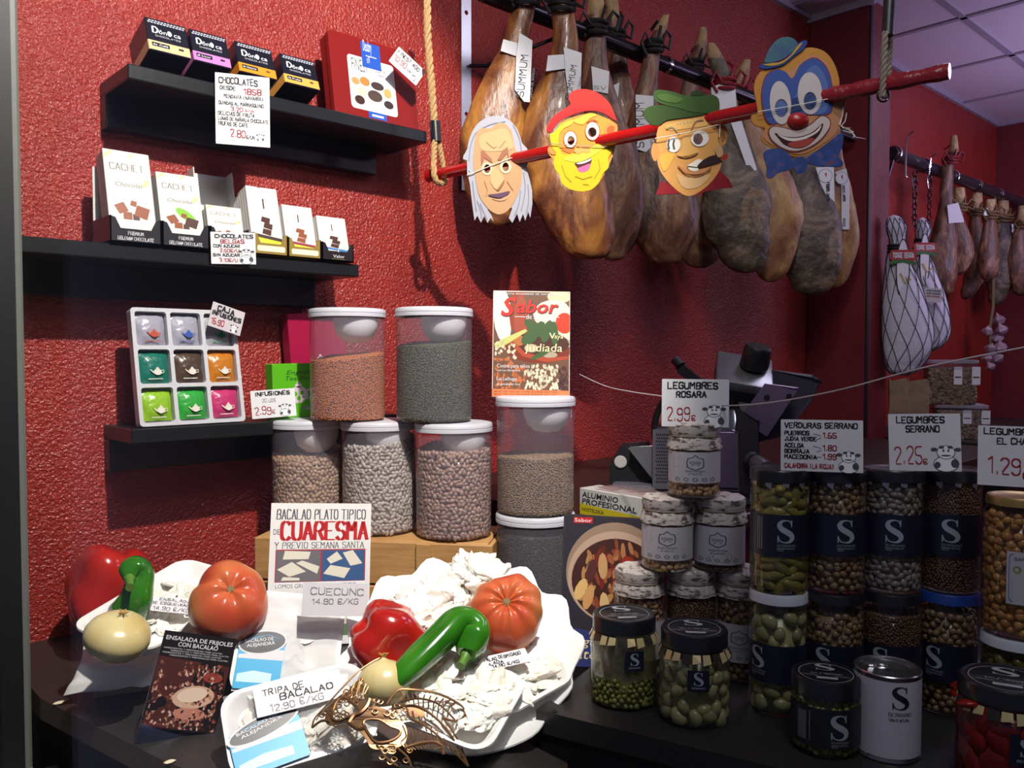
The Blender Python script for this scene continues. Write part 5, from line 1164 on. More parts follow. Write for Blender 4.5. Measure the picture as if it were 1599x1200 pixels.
# hams beyond the pillar
G2 = 'hams beyond the pillar'
NETW = MAT('net_sack_white', 'c6c4d2', .6, bump=(.3, 40, 3)); NETB = MAT('black_net', '16161c', .6)
NETW = MAT('net_sack_white', '', .6)
def net_ham(label, pr, nd, seed):
    px, py, _ = pr[0]; d0 = dep(PN(px, 300, nd)); k = d0 / F; m = frame(P(px, py, d0), RIGHT, -HF); t = thing('netted_ham', label, 'ham', M=m, group='netted hams in white sacks')
    q = cprof(pr, 6); seg = 32; S = []
    for x, y, w in q:
        S.append([((x - px) * k + math.cos(a) * w * k * (1 + .06 * noise.noise(Vector((math.cos(a) * 2 + seed, math.sin(a) * 2, y * .02)))), (py - y) * k, math.sin(a) * w * k * .68) for a in [2 * math.pi * s / seg for s in range(seg)]])
    mb = MB(); mb.loft(S, NETW); mb.build('sack', t)
    mb = MB(); n = len(S)
    def pt(u, a):
        u = min(max(u, 0), .999); i = u * (n - 1); i0 = int(i); f = i - i0; j = a / (2 * math.pi) * seg % seg; j0 = int(j); g = j - j0
        P_ = lambda ii, jj: Vector(S[ii][jj % seg])
        v = (P_(i0, j0) * (1 - g) + P_(i0, j0 + 1) * g) * (1 - f) + (P_(i0 + 1, j0) * (1 - g) + P_(i0 + 1, j0 + 1) * g) * f
        c = sum((Vector(p) for p in S[i0]), Vector()) / seg; return v + (v - c).normalized() * .003
    for s in range(10):
        for sg in (1, -1): mb.tube([pt(.10 + .88 * u, s * math.pi / 5 + sg * u * 3.2) for u in np.linspace(0, 1, 26)], .0014, NETB, 4)
    mb.build('net', t)
    i = int(n * .36); x, y, w = q[i]; c = Vector(((x - px) * k, (py - y) * k, 0)); mb = MB()
    for j in range(3): mb.tube([c + Vector((math.cos(a) * w * k * 1.08, (j - 1) * .012, math.sin(a) * w * k * .75)) for a in np.linspace(0, 6.28, 18)[:-1]], .006, NETB, 6, True)
    mb.build('cord', t)
    i = int(n * .5); mb = MB(); 
    x, y, w = q[int(n * .42)]; cx, cy, z = (x - px) * k, (py - y) * k, w * k * .68 + .014
    mb.shape([ell(cx, cy - .045, w * k * .62, .115, 24)], WHT, z + .004, .002); mb.ribbon([(cx + w * k * .62 * math.cos(a), cy - .045 + .115 * math.sin(a)) for a in np.linspace(0, 6.28, 30)], .004, NETB, z + .0048)
    mb.shape([rrect(cx - .05, cy - .012, cx + .05, cy + .03, .012)], MAT('label_redgreen', 'a03028', .5), z + .0055); mb.st('TORRE SERRA', cx - .04, cy, .018, WHT, .08, .2, z=z + .0065); mb.ribbon([(cx - .05, cy - .02), (cx, cy - .012), (cx + .05, cy - .024)], .012, MAT('leaf_dark', '2f6a30', .5), z + .006); mb.ribbon([(cx - .01, cy - .06), (cx + .01, cy - .1), (cx + .03, cy - .08)], .008, MAT('label_gold', 'b09a58', .5), z + .006)
    mb.build('label', t)
    a = Vector((0, .0, 0)); top = (py - 262) * k
    xh, wh = q[int(n * .1)][0], 0
    mb = MB(); pts = [((1428 if seed == 1 else 1451) - px) * k]
    X = pts[0]; cy0 = (py - 345) * k
    for s in range(10):
        yy = (py - 348 + s * 8.5) * k; mb.tube([(X + .007 * math.cos(b) * (1 if s % 2 else .4), yy + .013 * math.sin(b), .007 * math.cos(b) * (.4 if s % 2 else 1)) for b in np.linspace(0, 6.28, 9)[:-1]], .0028, MAT('chain_dark', '2c2c34', .3, .9), 5, True)
    rl = m.inverted() @ Vector((WM[t.name].translation.x, 1.5, 1.338)); rl.x = X + .012
    mb.tube([(X, (py - 302) * k, 0), (X - .01, (py - 290) * k, 0), (X - .012, (py - 280) * k, 0), (X + .012, (py - 268) * k, rl.z), rl, rl + Vector((.006, .045, 0)), rl + Vector((.02, .062, .02))], .004, MAT('chrome', 'cfcfd4', .12, 1), 6)
    mb.build('chain_hook', t)
    return t
net_ham('front netted ham in a white sack with an oval label next to the pillar', [(1396, 336, 2), (1397, 341, 10), (1400, 356, 15), (1402, 378, 11), (1402, 400, 15), (1408, 430, 24), (1414, 470, 33), (1419, 510, 38), (1420, 545, 37), (1414, 572, 26), (1412, 587, 6)], 1.36, 1)
tN = net_ham('rear netted ham in a white sack half hidden by the front one', [(1440, 340, 2), (1440, 345, 7), (1442, 357, 12), (1440, 376, 9), (1438, 395, 13), (1442, 420, 19), (1450, 460, 26), (1458, 495, 27), (1462, 525, 22), (1455, 548, 6)], 1.46, 2)
def dr(mb, w, h):
    for i in range(3): mb.st('JAMON SERRANO', w * .1, h * (.75 - .2 * i), h * .12, BLK if i < 2 else RED, w * .8, .14)
tk = card('price_ticket', 'ticket', 'ticket', (1439, 449), (1467, 451), (1441, 471), dep(PN(1445, 460, 1.40)), WHT, dr)
for q_ in ('label', 'category'): del tk[q_]
_w = WM[tk.name].copy(); tk.parent = tN; tk.matrix_parent_inverse = Matrix(); tk.matrix_basis = WM[tN.name].inverted() @ _w
def fham(label, pr, nd, mat, seed, cord=REDC, tie=None, tags=()): return ham(label, pr, nd, mat, tie, tags, G2, .6, seed, cord)
fham('reddish ham with its hoof up, first after the netted hams', [(1489, 212, 5), (1489, 238, 8), (1481, 258, 9), (1479, 310, 11), (1478, 350, 17), (1474, 390, 24), (1472, 425, 26), (1474, 448, 18), (1478, 460, 4)], 1.44, HAM2, 11, REDC, 250, (('plain', [(1475, 322), (1492, 318), (1502, 348), (1478, 350)]),))
STUB = MAT('stub_pale', 'a8906a', .6)
for lab, pr, sd in (('ham with a cut pale shank hanging second beyond the pillar', [(1497, 294, 9), (1498, 318, 10), (1495, 338, 10), (1500, 372, 18), (1503, 395, 20), (1500, 420, 12), (1496, 430, 3)], 12),
                    ('long brown ham with a flap of rind hanging third beyond the pillar', [(1525, 302, 8), (1524, 325, 9), (1523, 345, 10), (1530, 380, 19), (1532, 410, 22), (1520, 445, 14), (1510, 468, 3)], 13),
                    ('ham with a small white tag hanging fourth beyond the pillar', [(1546, 312, 8), (1546, 330, 9), (1546, 350, 10), (1545, 385, 15), (1546, 415, 15), (1545, 440, 3)], 14),
                    ('dark mouldy ham with a round tag hanging fifth beyond the pillar', [(1565, 314, 9), (1566, 335, 10), (1567, 352, 13), (1571, 390, 24), (1566, 430, 24), (1560, 462, 14), (1558, 477, 3)], 15),
                    ('ham at the right edge of the picture beyond the pillar', [(1598, 322, 9), (1598, 345, 10), (1597, 370, 16), (1596, 410, 22), (1596, 445, 14), (1595, 462, 3)], 16)):
    tg = ()
    if sd == 14: tg = (('plain', [(1531, 328), (1538, 326), (1540, 338), (1533, 338)]),)
    if sd == 15: tg = (('oval', [(1573, 352), (1582, 350), (1586, 370), (1576, 374)], (1579, 362, 6)),)
    fham(lab, pr, 1.43 + .09 * (sd % 2), HAM3 if sd == 15 else HAM2, sd, MAT('gold_cord', '6a5632', .6), pr[1][1] + 6, tg)
def garlic():
    o = PN(1550, 480, 1.5); t = thing('garlic_braid', 'string of pale garlic bulbs hanging beyond the pillar', 'garlic', o); k = dep(o) / F
    gm = MAT('garlic_skin', 'a58f98', .5, mix=([(.35, '8c6f80'), (.65, 'bdaab0')], 18, 3))
    for i, (x, y, r_) in enumerate([(1560, 500, 9), (1541, 518, 8), (1561, 516, 9), (1558, 528, 9), (1546, 545, 8), (1559, 543, 10), (1543, 560, 8), (1557, 560, 9), (1545, 573, 7), (1551, 552, 8)]):
        c = Vector(((x - 1550) * k, 0, (480 - y) * k)); c = RIGHT * c.x + ZU * c.z - HF * (.01 * (i % 3)); r = r_ * k
        mb = MB(); mb.lathe([(0, -.9 * r), (.6 * r, -.7 * r), (1.0 * r, -.1 * r), (.8 * r, .45 * r), (.3 * r, .85 * r), (.12 * r, 1.3 * r), (0, 1.35 * r)], gm, 18, Matrix.Translation(c) @ Euler((rnd.uniform(-.6, .6), rnd.uniform(-.6, .6), 0)).to_matrix().to_4x4(), fn=lambda v: (v.x * (1 + .1 * math.cos(6 * math.atan2(v.y, v.x))), v.y * (1 + .1 * math.cos(6 * math.atan2(v.y, v.x))), v.z), cap=False); mb.build('bulb', t)
    mb = MB(); mb.tube([(.0, 0, .62), (.003, .0, .3), (0, .0, .12), (.004, 0, 0), (-.006, .01, -.1), (.01, .01, -.22)], .008, MAT('braid_straw', '7a6a4a', .7), 6); mb.build('braid', t)
garlic()

# ------------------------------------------------------------------ red rod, ropes, strings, carnival masks
RA, RB = Vector((1.085, 1.44, .9)), Vector((1.292, .42, .918))
RA = P(671, 275, 1.80); RB = P(1483, 111, 1.185)
REDP = MAT('red_paint_gloss', '9a1010', .22, coat=.5)
t = thing('red_rod', 'long glossy red rod hung on two ropes in front of the hams', 'rod', RA)
mb = MB(); ax = (RB - RA); Rm = RA + ax * .83
mb.cyl(RA, Rm, .0122, REDP, 20); mb.lathe([(0, -.004), (.0135, -.004), (.0138, .012), (.0125, .013)], REDP, 20, frame(RA, ax.orthogonal(), ax), cap=False); mb.build('rod', t, world=True)
mb = MB(); mb.tube([Rm + ax * u for u in np.linspace(0, .17, 14)], [.0138 + .0012 * math.sin(i * 1.7) for i in range(14)], MAT('red_tape', '7c1520', .3, coat=.3, bump=(.5, 40, 3)), 10, flat=.8); mb.build('taped_end', t, world=True)
def rod_at(px):
    lo, hi = 0, 1
    for _ in range(40):
        u = (lo + hi) / 2; v = RA + ax * u - CAM; x = CX + F * v.dot(RIGHT) / v.dot(FWD)
        lo, hi = (u, hi) if x < px else (lo, u)
    return RA + ax * u
JUTE = MAT('jute_rope', 'a8865a', .8, bump=(.3, 200, 2)); 
def twist(mb, pts, r, mat, turns=28, strands=3):
    pts = [Vector(p) for p in pts]; fine = cat(pts, 14, False); n = len(fine)
    L = sum((b - a).length for a, b in zip(fine, fine[1:])); tn = L / (r * 7)
    for s in range(strands):
        out = []
        for i, p in enumerate(fine):
            t_ = (fine[min(i + 1, n - 1)] - fine[max(i - 1, 0)]).normalized(); u_ = RIGHT - t_ * RIGHT.dot(t_); u_.normalize(); w_ = t_.cross(u_); a = 2 * math.pi * (s / strands + tn * i / n)
            out.append(p + (u_ * math.cos(a) + w_ * math.sin(a)) * r * .55)
        mb.tube(out, r * .62, mat, 6)
q = rod_at(686); dq = dep(q)
t = thing('hanging_rope', 'pale twisted rope looped under the left end of the red rod', 'rope', P(668, 0, dq))
mb = MB(); top = P(666, -20, dq); top.z = CZ
def dense(a, b, n): return [a.lerp(b, i / n) for i in range(n)]
w1 = P(680, 192, dq)
twist(mb, dense(P(666, -40, dq), P(668, 60, dq), 8) + dense(P(668, 60, dq), P(680, 215, dq), 14) + [P(680, 215, dq)], .0075, JUTE); mb.build('upper_rope', t, world=True)
mb = MB()
lp = dense(P(679, 208, dq), P(677, 262, dq - .02), 6) + [P(678, 272, dq - .025), P(682, 284, dq - .02), P(692, 287, dq + .0), P(695, 280, dq + .02), P(692, 262, dq + .02)] + dense(P(690, 250, dq + .015), P(682, 208, dq), 5)
twist(mb, lp, .0058, JUTE); mb.build('loop', t, world=True)
mb = MB(); mb.tube([P(679, 190, dq), P(681, 222, dq)], .0115, MAT('black_tape', '16161a', .35), 14); mb.build('tape', t, world=True)
q2 = rod_at(1385); dq2 = dep(q2)
t = thing('hanging_rope', 'thin doubled rope under a black sleeve holding the right end of the red rod', 'rope', P(1388, 60, dq2))
mb = MB(); mb.tube([P(1391, -60, dq2), P(1389, 0, dq2), P(1386, 56, dq2)], .0085, MAT('black_sleeve', '1b1c22', .4), 12); mb.build('sleeve', t, world=True)
JG = MAT('jute_grey', '7d7466', .8)
mb = MB(); twist(mb, dense(P(1382, 50, dq2 - .015), P(1378, 150, dq2 - .018), 10) + [P(1378, 152, dq2 - .018)], .0042, JG); twist(mb, dense(P(1391, 50, dq2 + .018), P(1385, 150, dq2 + .018), 10) + [P(1383, 152, dq2 + .0)], .0042, JG); mb.build('doubled_rope', t, world=True)
mb = MB(); c = P(1379, 150, dq2 - .01); mb.tube([c + RIGHT * .0085 * math.cos(a) + UP * .0085 * math.sin(a) for a in np.linspace(0, 6.28, 18)[:-1]], .0014, STEEL, 6, True); mb.build('ring', t, world=True)

def mask_begin(name, label, cx, cy, d_off=-.03):
    d = dep(rod_at(cx)) + d_off; k = d / F; o = P(cx, cy, d); m = frame(o, RIGHT, -FWD)
    t = thing(name, label, 'mask', M=m, group='flat carnival masks on the red rod')
    return t, (lambda pts: [((x - cx) * k, (cy - y) * k) for x, y in pts]), k
def sm(pts, n=4): return [(q[0], q[1]) for q in cat([Vector(p) for p in pts], n)]
FOAMM = lambda h: MAT('foam_' + h, h, .6, spec=.15)
LYR = .0007; LAY = 1
# white haired mask
Z = zoom(640, 120, 1114 / 260)
t, T, k = mask_begin('carnival_mask', 'pale old face mask with long white hair, leftmost of the four masks', 780, 262)
eyes = [T(Z(ell(518, 617, 21, 29, 18))), T(Z(ell(641, 605, 23, 30, 18)))]
hair = T(Z(sm([(382, 560), (385, 480), (400, 410), (440, 330), (500, 280), (580, 260), (655, 283), (715, 345), (750, 440), (765, 510)], 4)[:-4] + [(768, 512), (790, 525), (788, 580), (780, 610), (800, 680), (818, 760), (820, 850), (806, 945), (792, 905), (772, 962), (757, 918), (735, 972), (717, 915), (686, 978), (662, 945), (685, 880), (560, 800), (520, 890), (545, 925), (562, 970), (540, 945), (520, 978), (497, 932), (476, 976), (452, 930), (432, 962), (417, 850), (402, 720), (383, 640)]))
mb = MB(); mb.shape([hair, *eyes], FOAMM('9c9ca6'), 0, .003)
for a in ([(395, 560), (410, 450), (450, 370), (540, 320), (640, 300)], [(420, 700), (430, 800), (445, 900)], [(470, 850), (500, 920), (515, 955)], [(790, 720), (795, 820), (780, 920)], [(740, 760), (730, 850), (700, 930)], [(690, 320), (735, 420), (750, 540)], [(450, 830), (475, 900), (480, 950)], [(760, 640), (772, 760), (745, 900)]): mb.ribbon(T(Z([(q[0], q[1]) for q in cat([Vector(p) for p in a], 4, False)])), 6 * k / 4.28 * 1.0, FOAMM('787a88'), LYR * 1.4)
mb.build('hair', t)
mb = MB(); face = T(Z(sm([(430, 480), (440, 400), (470, 350), (540, 345), (570, 320), (625, 310), (680, 365), (702, 470), (745, 600), (748, 700), (720, 790), (672, 878), (620, 917), (570, 915), (512, 870), (462, 790), (440, 680), (425, 570)])))
mb.shape([face, *eyes], FOAMM('b08a64'), LYR * 2, LYR)
def pat(pts, c, l, s=True): mb.shape([T(Z(sm(pts) if s else pts))], FOAMM(c), LYR * l)
pat([(470, 400), (540, 370), (640, 350), (680, 420), (690, 480), (600, 500), (480, 490)], 'bc9a70', 3)
pat([(475, 500), (495, 498), (550, 555), (552, 580), (500, 545), (478, 600)], '93604a', 4, False); pat([(585, 560), (620, 495), (655, 472), (665, 560), (648, 515), (610, 560)], '93604a', 4, False)
pat([(545, 630), (570, 600), (605, 640), (632, 685), (620, 712), (580, 756), (550, 725), (538, 690)], 'c49c70', 4); pat([(560, 735), (580, 757), (600, 735), (632, 690), (625, 720), (590, 765)], '8f6444', 5)
for c in ((518, 617), (641, 605)): mb.shape([T(Z(ell(c[0], c[1], 38, 44, 18))), T(Z(ell(c[0], c[1], 21.5, 29.5, 18)))], FOAMM('cbb79c'), LYR * 3.5)
pat([(524, 792), (590, 784), (668, 768), (640, 800), (600, 813), (555, 806)], '5a3d58', 5); pat([(545, 815), (600, 820), (650, 800), (640, 826), (590, 832)], 'b58e6c', 4)
for a in ([(500, 700), (520, 760), (510, 800)], [(650, 700), (690, 760)], [(510, 440), (560, 480), (580, 470)], [(640, 430), (600, 480)]): mb.ribbon(T(Z(a)), 5 * k / 4.28, FOAMM('9c7450'), LYR * 4)
mb.build('face', t)
mb = MB(); mb.tube([(*q, .004) for q in T(Z([(383, 662), (560, 592), (765, 514)]))], .0009, MAT('elastic_white', 'd8d4c8', .6), 6); mb.tube([(*q, z) for q, z in zip(T(Z([(383, 615), (410, 640), (385, 660)])), (-.002, .004, .003))], .0008, MAT('elastic_white', 'd8d4c8', .6), 6); mb.build('elastic_band', t)
# red capped mask
Z = zoom(640, 0, 10 / 3)
t, T, k = mask_begin('carnival_mask', 'bearded face mask with a red cap and bright yellow beard, second from the left', 910, 222)
eyes = [T(Z(ell(838, 733, 19, 23, 18))), T(Z(ell(949, 690, 23, 26, 18)))]
mb = MB(); mb.shape([T(Z(sm([(780, 690), (780, 640), (850, 610), (940, 590), (1010, 610), (1068, 640), (1078, 690), (1070, 740), (1060, 800), (1030, 870), (980, 950), (880, 985), (800, 950), (760, 850), (722, 800), (722, 765), (755, 750)]))), *eyes], FOAMM('cf8232'), 0, .003)
pat([(775, 700), (790, 650), (850, 625), (840, 650), (800, 670)], 'd8a63a', 1.5); pat([(850, 632), (880, 615), (935, 590), (975, 600), (940, 615), (900, 650)], 'd8a63a', 1.5)
pat([(1012, 660), (1040, 640), (1078, 650), (1075, 700), (1040, 725), (1015, 700)], 'cc7a38', 2); pat([(1025, 670), (1050, 655), (1065, 670), (1045, 710), (1030, 700)], '9a4e22', 3); pat([(722, 785), (735, 757), (760, 765), (765, 800), (740, 806)], 'c87c3a', 2)
pat([(790, 780), (830, 770), (880, 790), (840, 800)], 'b5662a', 1.5); pat([(915, 640), (950, 622), (985, 640), (960, 632)], '9a4e22', 1.6)
for (cx, cy, rx, ry), e in zip(((835, 728, 32, 42), (950, 684, 35, 46)), eyes): mb.shape([T(Z(ell(cx, cy, rx + 5, ry + 5, 20))), e], FOAMM('8a4a22'), LYR * 1.8); mb.shape([T(Z(ell(cx, cy, rx, ry, 20))), e], FOAMM('d9d6cf'), LYR * 2.4)
mb.build('face', t)
mb = MB(); beard = sm([(728, 705), (750, 690), (790, 650), (772, 740), (795, 805), (850, 800), (890, 800), (930, 780), (965, 755), (1010, 745), (1062, 738), (1052, 790), (1030, 830), (1035, 870), (1005, 905), (985, 950), (950, 985), (920, 995), (885, 998), (830, 985), (790, 955), (780, 915), (755, 880), (748, 840), (760, 800), (742, 770)])
mth = T(Z(sm([(858, 852), (900, 842), (946, 824), (935, 870), (915, 892), (885, 896), (870, 875)])))
mb.shape([T(Z(beard)), mth], FOAMM('bca416'), LYR * 3.2, .0016)
pat([(800, 830), (850, 845), (900, 840), (950, 815), (1010, 770), (1000, 750), (930, 780), (860, 805)], 'd6c23a', 4.2)
for a in ([(860, 920), (900, 935), (950, 920)], [(790, 860), (810, 920), (840, 950)], [(980, 830), (990, 880), (960, 930)], [(900, 960), (930, 965)]): mb.ribbon(T(Z(a)), 4 * k / 3.33, FOAMM('a8861c'), LYR * 4.5)
mb.build('beard', t)
mb = MB(); mb.shape([mth], FOAMM('4a1a20'), LYR * 3); pat([(872, 880), (905, 865), (938, 855), (930, 885), (910, 897), (885, 897)], 'b05a86', 3.6); pat([(865, 852), (905, 842), (944, 826), (935, 840), (890, 856)], 'd9d6cf', 3.8); mb.build('mouth', t)
mb = MB(); pat([(855, 785), (870, 765), (890, 772), (910, 760), (935, 770), (940, 790), (920, 800), (900, 796), (880, 806), (862, 800)], 'd6914a', 5); mb.build('nose', t)
mb = MB(); pat([(715, 690), (712, 665), (750, 605), (800, 572), (835, 545), (825, 510), (850, 476), (910, 467), (975, 485), (1030, 530), (1055, 575), (1070, 632), (1000, 590), (930, 580), (850, 600), (780, 635), (735, 690)], 'b8221c', 4.5); mb.shape([T(Z(sm([(715, 690), (712, 665), (750, 605), (800, 572), (835, 545), (825, 510), (850, 476), (910, 467), (975, 485), (1030, 530), (1055, 575), (1070, 632), (1000, 590), (930, 580), (850, 600), (780, 635), (735, 690)])))], FOAMM('b8221c'), LYR * 4.4, .002)
pat([(716, 688), (718, 668), (770, 610), (850, 570), (930, 552), (1010, 566), (1060, 600), (1072, 632), (1000, 590), (930, 580), (850, 600), (780, 635), (735, 690)], '9c1a1c', 5.5); mb.build('cap', t)
mb = MB(); mb.tube([(*q, .006) for q in T(Z([(728, 752), (900, 766), (1070, 770)]))], .0008, MAT('elastic_grey', '8a7a6a', .6), 6); mb.build('elastic_band', t)
# green beret mask
Z = zoom(980, 100, 5)
t, T, k = mask_begin('carnival_mask', 'winking face mask with a green beret, cigar and red collar, third from the left', 1075, 225)
eye = T(Z(ell(548, 590, 38, 43, 18)))
mb = MB(); pat([(220, 1022), (265, 908), (350, 960), (440, 1010), (360, 1015)], '7a1420', .5, False); pat([(510, 1045), (600, 950), (690, 830), (730, 840), (790, 900), (822, 962), (700, 975), (600, 1000)], '7a1420', .5, False)
for l in ([(220, 1022), (265, 908), (350, 960), (440, 1010), (360, 1015)], [(510, 1045), (600, 950), (690, 830), (730, 840), (790, 900), (822, 962), (700, 975), (600, 1000)]): mb.shape([T(Z(l))], FOAMM('7a1420'), LYR * .4, .0025)
mb.build('collar', t)
mb = MB(); mb.shape([T(Z(sm([(232, 520), (300, 440), (450, 410), (620, 395), (705, 420), (718, 520), (725, 600), (740, 690), (735, 770), (700, 860), (620, 955), (520, 1022), (450, 1027), (370, 975), (290, 890), (240, 800), (228, 690)]))), eye], FOAMM('c08c4c'), LYR, .003)
pat([(300, 480), (450, 440), (600, 430), (620, 480), (500, 500), (330, 520)], 'cda05c', 2); pat([(255, 720), (330, 690), (370, 700), (340, 770), (290, 840), (262, 800)], 'cf9c44', 2); pat([(380, 860), (470, 890), (600, 860), (640, 880), (560, 960), (440, 970)], 'c4a070', 2)
pat([(183, 690), (200, 620), (235, 640), (245, 700), (225, 755), (200, 750)], 'b87f46', 2); pat([(705, 560), (720, 480), (770, 495), (778, 570), (760, 625), (725, 635)], 'b07a40', 2); pat([(722, 560), (735, 510), (758, 530), (755, 590), (735, 610)], '8a5a2c', 3)
mb.shape([T(Z(ell(357, 632, 54, 62, 22)))], FOAMM('cfccc6'), LYR * 3)
for xx in (322, 362): mb.ribbon(T(Z([(xx, 595), (xx - 8, 630), (xx, 668)])), 14 * k / 5, FOAMM('44464c'), LYR * 4)
mb.shape([T(Z(ell(562, 585, 70, 62, 24, -.2))), eye], FOAMM('cfccc6'), LYR * 3)
mb.ribbon(T(Z([(q[0], q[1]) for q in cat([Vector(p) for p in [(300, 510), (350, 498), (400, 550)]], 4, False)])), 12 * k / 5, FOAMM('96885c'), LYR * 3.6); mb.ribbon(T(Z([(q[0], q[1]) for q in cat([Vector(p) for p in [(495, 520), (530, 455), (590, 440)]], 4, False)])), 12 * k / 5, FOAMM('8a6a44'), LYR * 3.6)
pat([(430, 560), (480, 550), (500, 640), (545, 660), (545, 700), (500, 715), (450, 720), (400, 730), (383, 700), (420, 680)], 'c99a58', 3.4); pat([(390, 722), (450, 724), (545, 695), (520, 720), (450, 738)], '8a5a2c', 4)
mb.ribbon(T(Z([(q[0], q[1]) for q in cat([Vector(p) for p in [(390, 800), (450, 860), (540, 880), (630, 840), (650, 800)]], 4, False)])), 9 * k / 5, FOAMM('8a5a2c'), LYR * 4)
pat([(395, 800), (460, 830), (540, 835), (640, 805), (600, 850), (520, 866), (440, 850)], 'b87a50', 3.7)
for i in range(6): mb.shape([T(Z([(250 + i * 0 + 130 + i * 26, 455 - i * 5), (395 + i * 26, 470 - i * 5), (388 + i * 26, 480 - i * 5)]))], FOAMM('b5a888'), LYR * 3)
mb.build('face', t)
mb = MB(); pat([(462, 800), (500, 775), (560, 745), (600, 790), (545, 812), (480, 812)], 'd6d0c2', 4.4); pat([(470, 812), (545, 815), (540, 840), (490, 836)], 'd6d0c2', 4.4); mb.ribbon(T(Z([(462, 803), (540, 812), (600, 800)])), 6 * k / 5, FOAMM('1e1a1a'), LYR * 5); mb.build('teeth', t)
mb = MB(); pat([(540, 806), (580, 760), (640, 725), (700, 715), (735, 735), (720, 765), (660, 785), (600, 805)], '2a1a1c', 5.2); pat([(720, 750), (740, 720), (765, 700), (780, 725), (765, 750), (738, 760)], '8a3018', 6); pat([(680, 680), (700, 640), (730, 650), (740, 710), (705, 735)], 'b08a64', 5.6); mb.build('cigar', t)
mb = MB()
up = sm([(200, 245), (215, 212), (270, 208), (350, 222), (430, 248), (490, 250), (488, 228), (530, 216), (585, 225), (592, 247), (650, 243), (700, 268), (715, 320), (708, 380), (680, 400), (600, 388), (500, 380), (400, 350), (290, 325), (212, 290)]); lo = sm([(122, 390), (150, 345), (230, 325), (330, 333), (430, 360), (530, 385), (610, 392), (500, 415), (400, 428), (300, 445), (250, 478), (195, 482), (145, 440)])
mb.shape([T(Z(lo))], FOAMM('2a4018'), LYR * 4, .0025); mb.shape([T(Z(up))], FOAMM('2f4a1c'), LYR * 5, .002); pat([(488, 228), (530, 216), (585, 225), (592, 247), (540, 252), (490, 250)], '1f3514', 6); pat([(230, 250), (300, 240), (420, 275), (380, 310), (260, 290)], '3f5a26', 6)
mb.build('beret', t)
mb = MB(); mb.tube([(*q, .007) for q in T(Z([(210, 592), (460, 545), (718, 480)]))], .0008, MAT('elastic_white', 'd8d4c8', .6), 6); mb.tube([(*q, .0065) for q in T(Z([(718, 408), (714, 500), (708, 580)]))], .0007, MAT('elastic_white', 'd8d4c8', .6), 6); mb.build('elastic_band', t)
# clown mask
Z = zoom(1120, 40, 1292 / 280)
t, T, k = mask_begin('carnival_mask', 'smiling clown face mask with a small blue hat, rightmost of the four masks', 1248, 165)
eyes = [T(Z(ell(458, 597, 42, 60, 20))), T(Z(ell(665, 547, 42, 63, 20)))]
mb = MB(); mb.shape([T(Z(sm([(265, 450), (285, 370), (330, 320), (430, 290), (520, 215), (610, 168), (700, 160), (790, 200), (850, 290), (880, 400), (875, 500), (925, 530), (915, 600), (890, 680), (870, 760), (800, 850), (700, 910), (600, 945), (520, 932), (430, 890), (350, 855), (318, 800), (345, 740), (290, 725), (248, 690), (250, 645), (290, 630), (280, 540)]))), *eyes], FOAMM('b27c38'), 0, .003)
pat([(330, 480), (360, 370), (430, 320), (520, 330), (600, 260), (700, 210), (790, 270), (840, 400), (850, 540), (900, 540), (870, 740), (780, 840), (600, 930), (430, 880), (330, 800), (400, 700), (350, 640)], 'b07c5a', 1); 
mb.shape([T(Z(sm([(330, 480), (360, 370), (430, 320), (520, 330), (600, 260), (700, 210), (790, 270), (840, 400), (850, 540), (900, 540), (870, 740), (780, 840), (600, 930), (430, 880), (330, 800), (400, 700), (350, 640)]))), *eyes], FOAMM('b07c5a'), LYR * 1.4)
mb.build('face', t)
mb = MB(); be = [(330, 600), (322, 480), (350, 370), (420, 322), (490, 338), (542, 385), (595, 290), (690, 238), (770, 290), (815, 400), (822, 560), (795, 640), (640, 645), (520, 660), (420, 710), (360, 690)]
mb.shape([T(Z(sm([(x + (x - 570) * .03, y + (y - 480) * .03) for x, y in be]))), *eyes], FOAMM('7a2e30'), LYR * 1.9); mb.shape([T(Z(sm(be))), *eyes], FOAMM('3a5090'), LYR * 2.4)
mb.shape([T(Z(sm([(600, 420), (640, 330), (700, 290), (750, 330), (790, 420), (800, 540), (770, 630), (650, 640), (590, 560)]))), *eyes], FOAMM('50669c'), LYR * 2.8); mb.build('blue_eye_patch', t)
mb = MB(); mb.shape([T(Z(ell(452, 560, 76, 157, 28, -.08))), eyes[0]], FOAMM('bcb4b4'), LYR * 3.4); mb.shape([T(Z(ell(664, 492, 88, 152, 28, -.03))), eyes[1]], FOAMM('bcb4b4'), LYR * 3.4)
for e, c in ((eyes[0], (458, 597)), (eyes[1], (665, 547))): mb.shape([T(Z(ell(*c, 47, 65, 20))), e], FOAMM('6a5a5a'), LYR * 3.8)
mb.build('eye_white', t)
mb = MB(); pat([(362, 760), (400, 725), (480, 735), (570, 755), (660, 715), (740, 650), (800, 665), (815, 720), (780, 790), (720, 850), (640, 895), (550, 915), (460, 890), (385, 830)], '7c3a34', 3); pat([(372, 765), (405, 733), (480, 743), (570, 763), (665, 722), (742, 660), (795, 675), (807, 722), (772, 785), (715, 843), (636, 887), (550, 906), (465, 882), (393, 826)], 'bdb0ac', 3.6)
pat([(410, 778), (480, 803), (580, 806), (680, 772), (757, 708), (730, 790), (640, 872), (560, 887), (480, 862), (440, 820)], '3a1418', 4.2); pat([(500, 858), (580, 832), (690, 815), (650, 866), (560, 886)], '9a4038', 4.8); pat([(430, 790), (500, 812), (590, 812), (690, 775), (745, 722), (715, 775), (600, 832), (500, 832)], 'cfc8c2', 4.8)
mb.build('mouth', t)
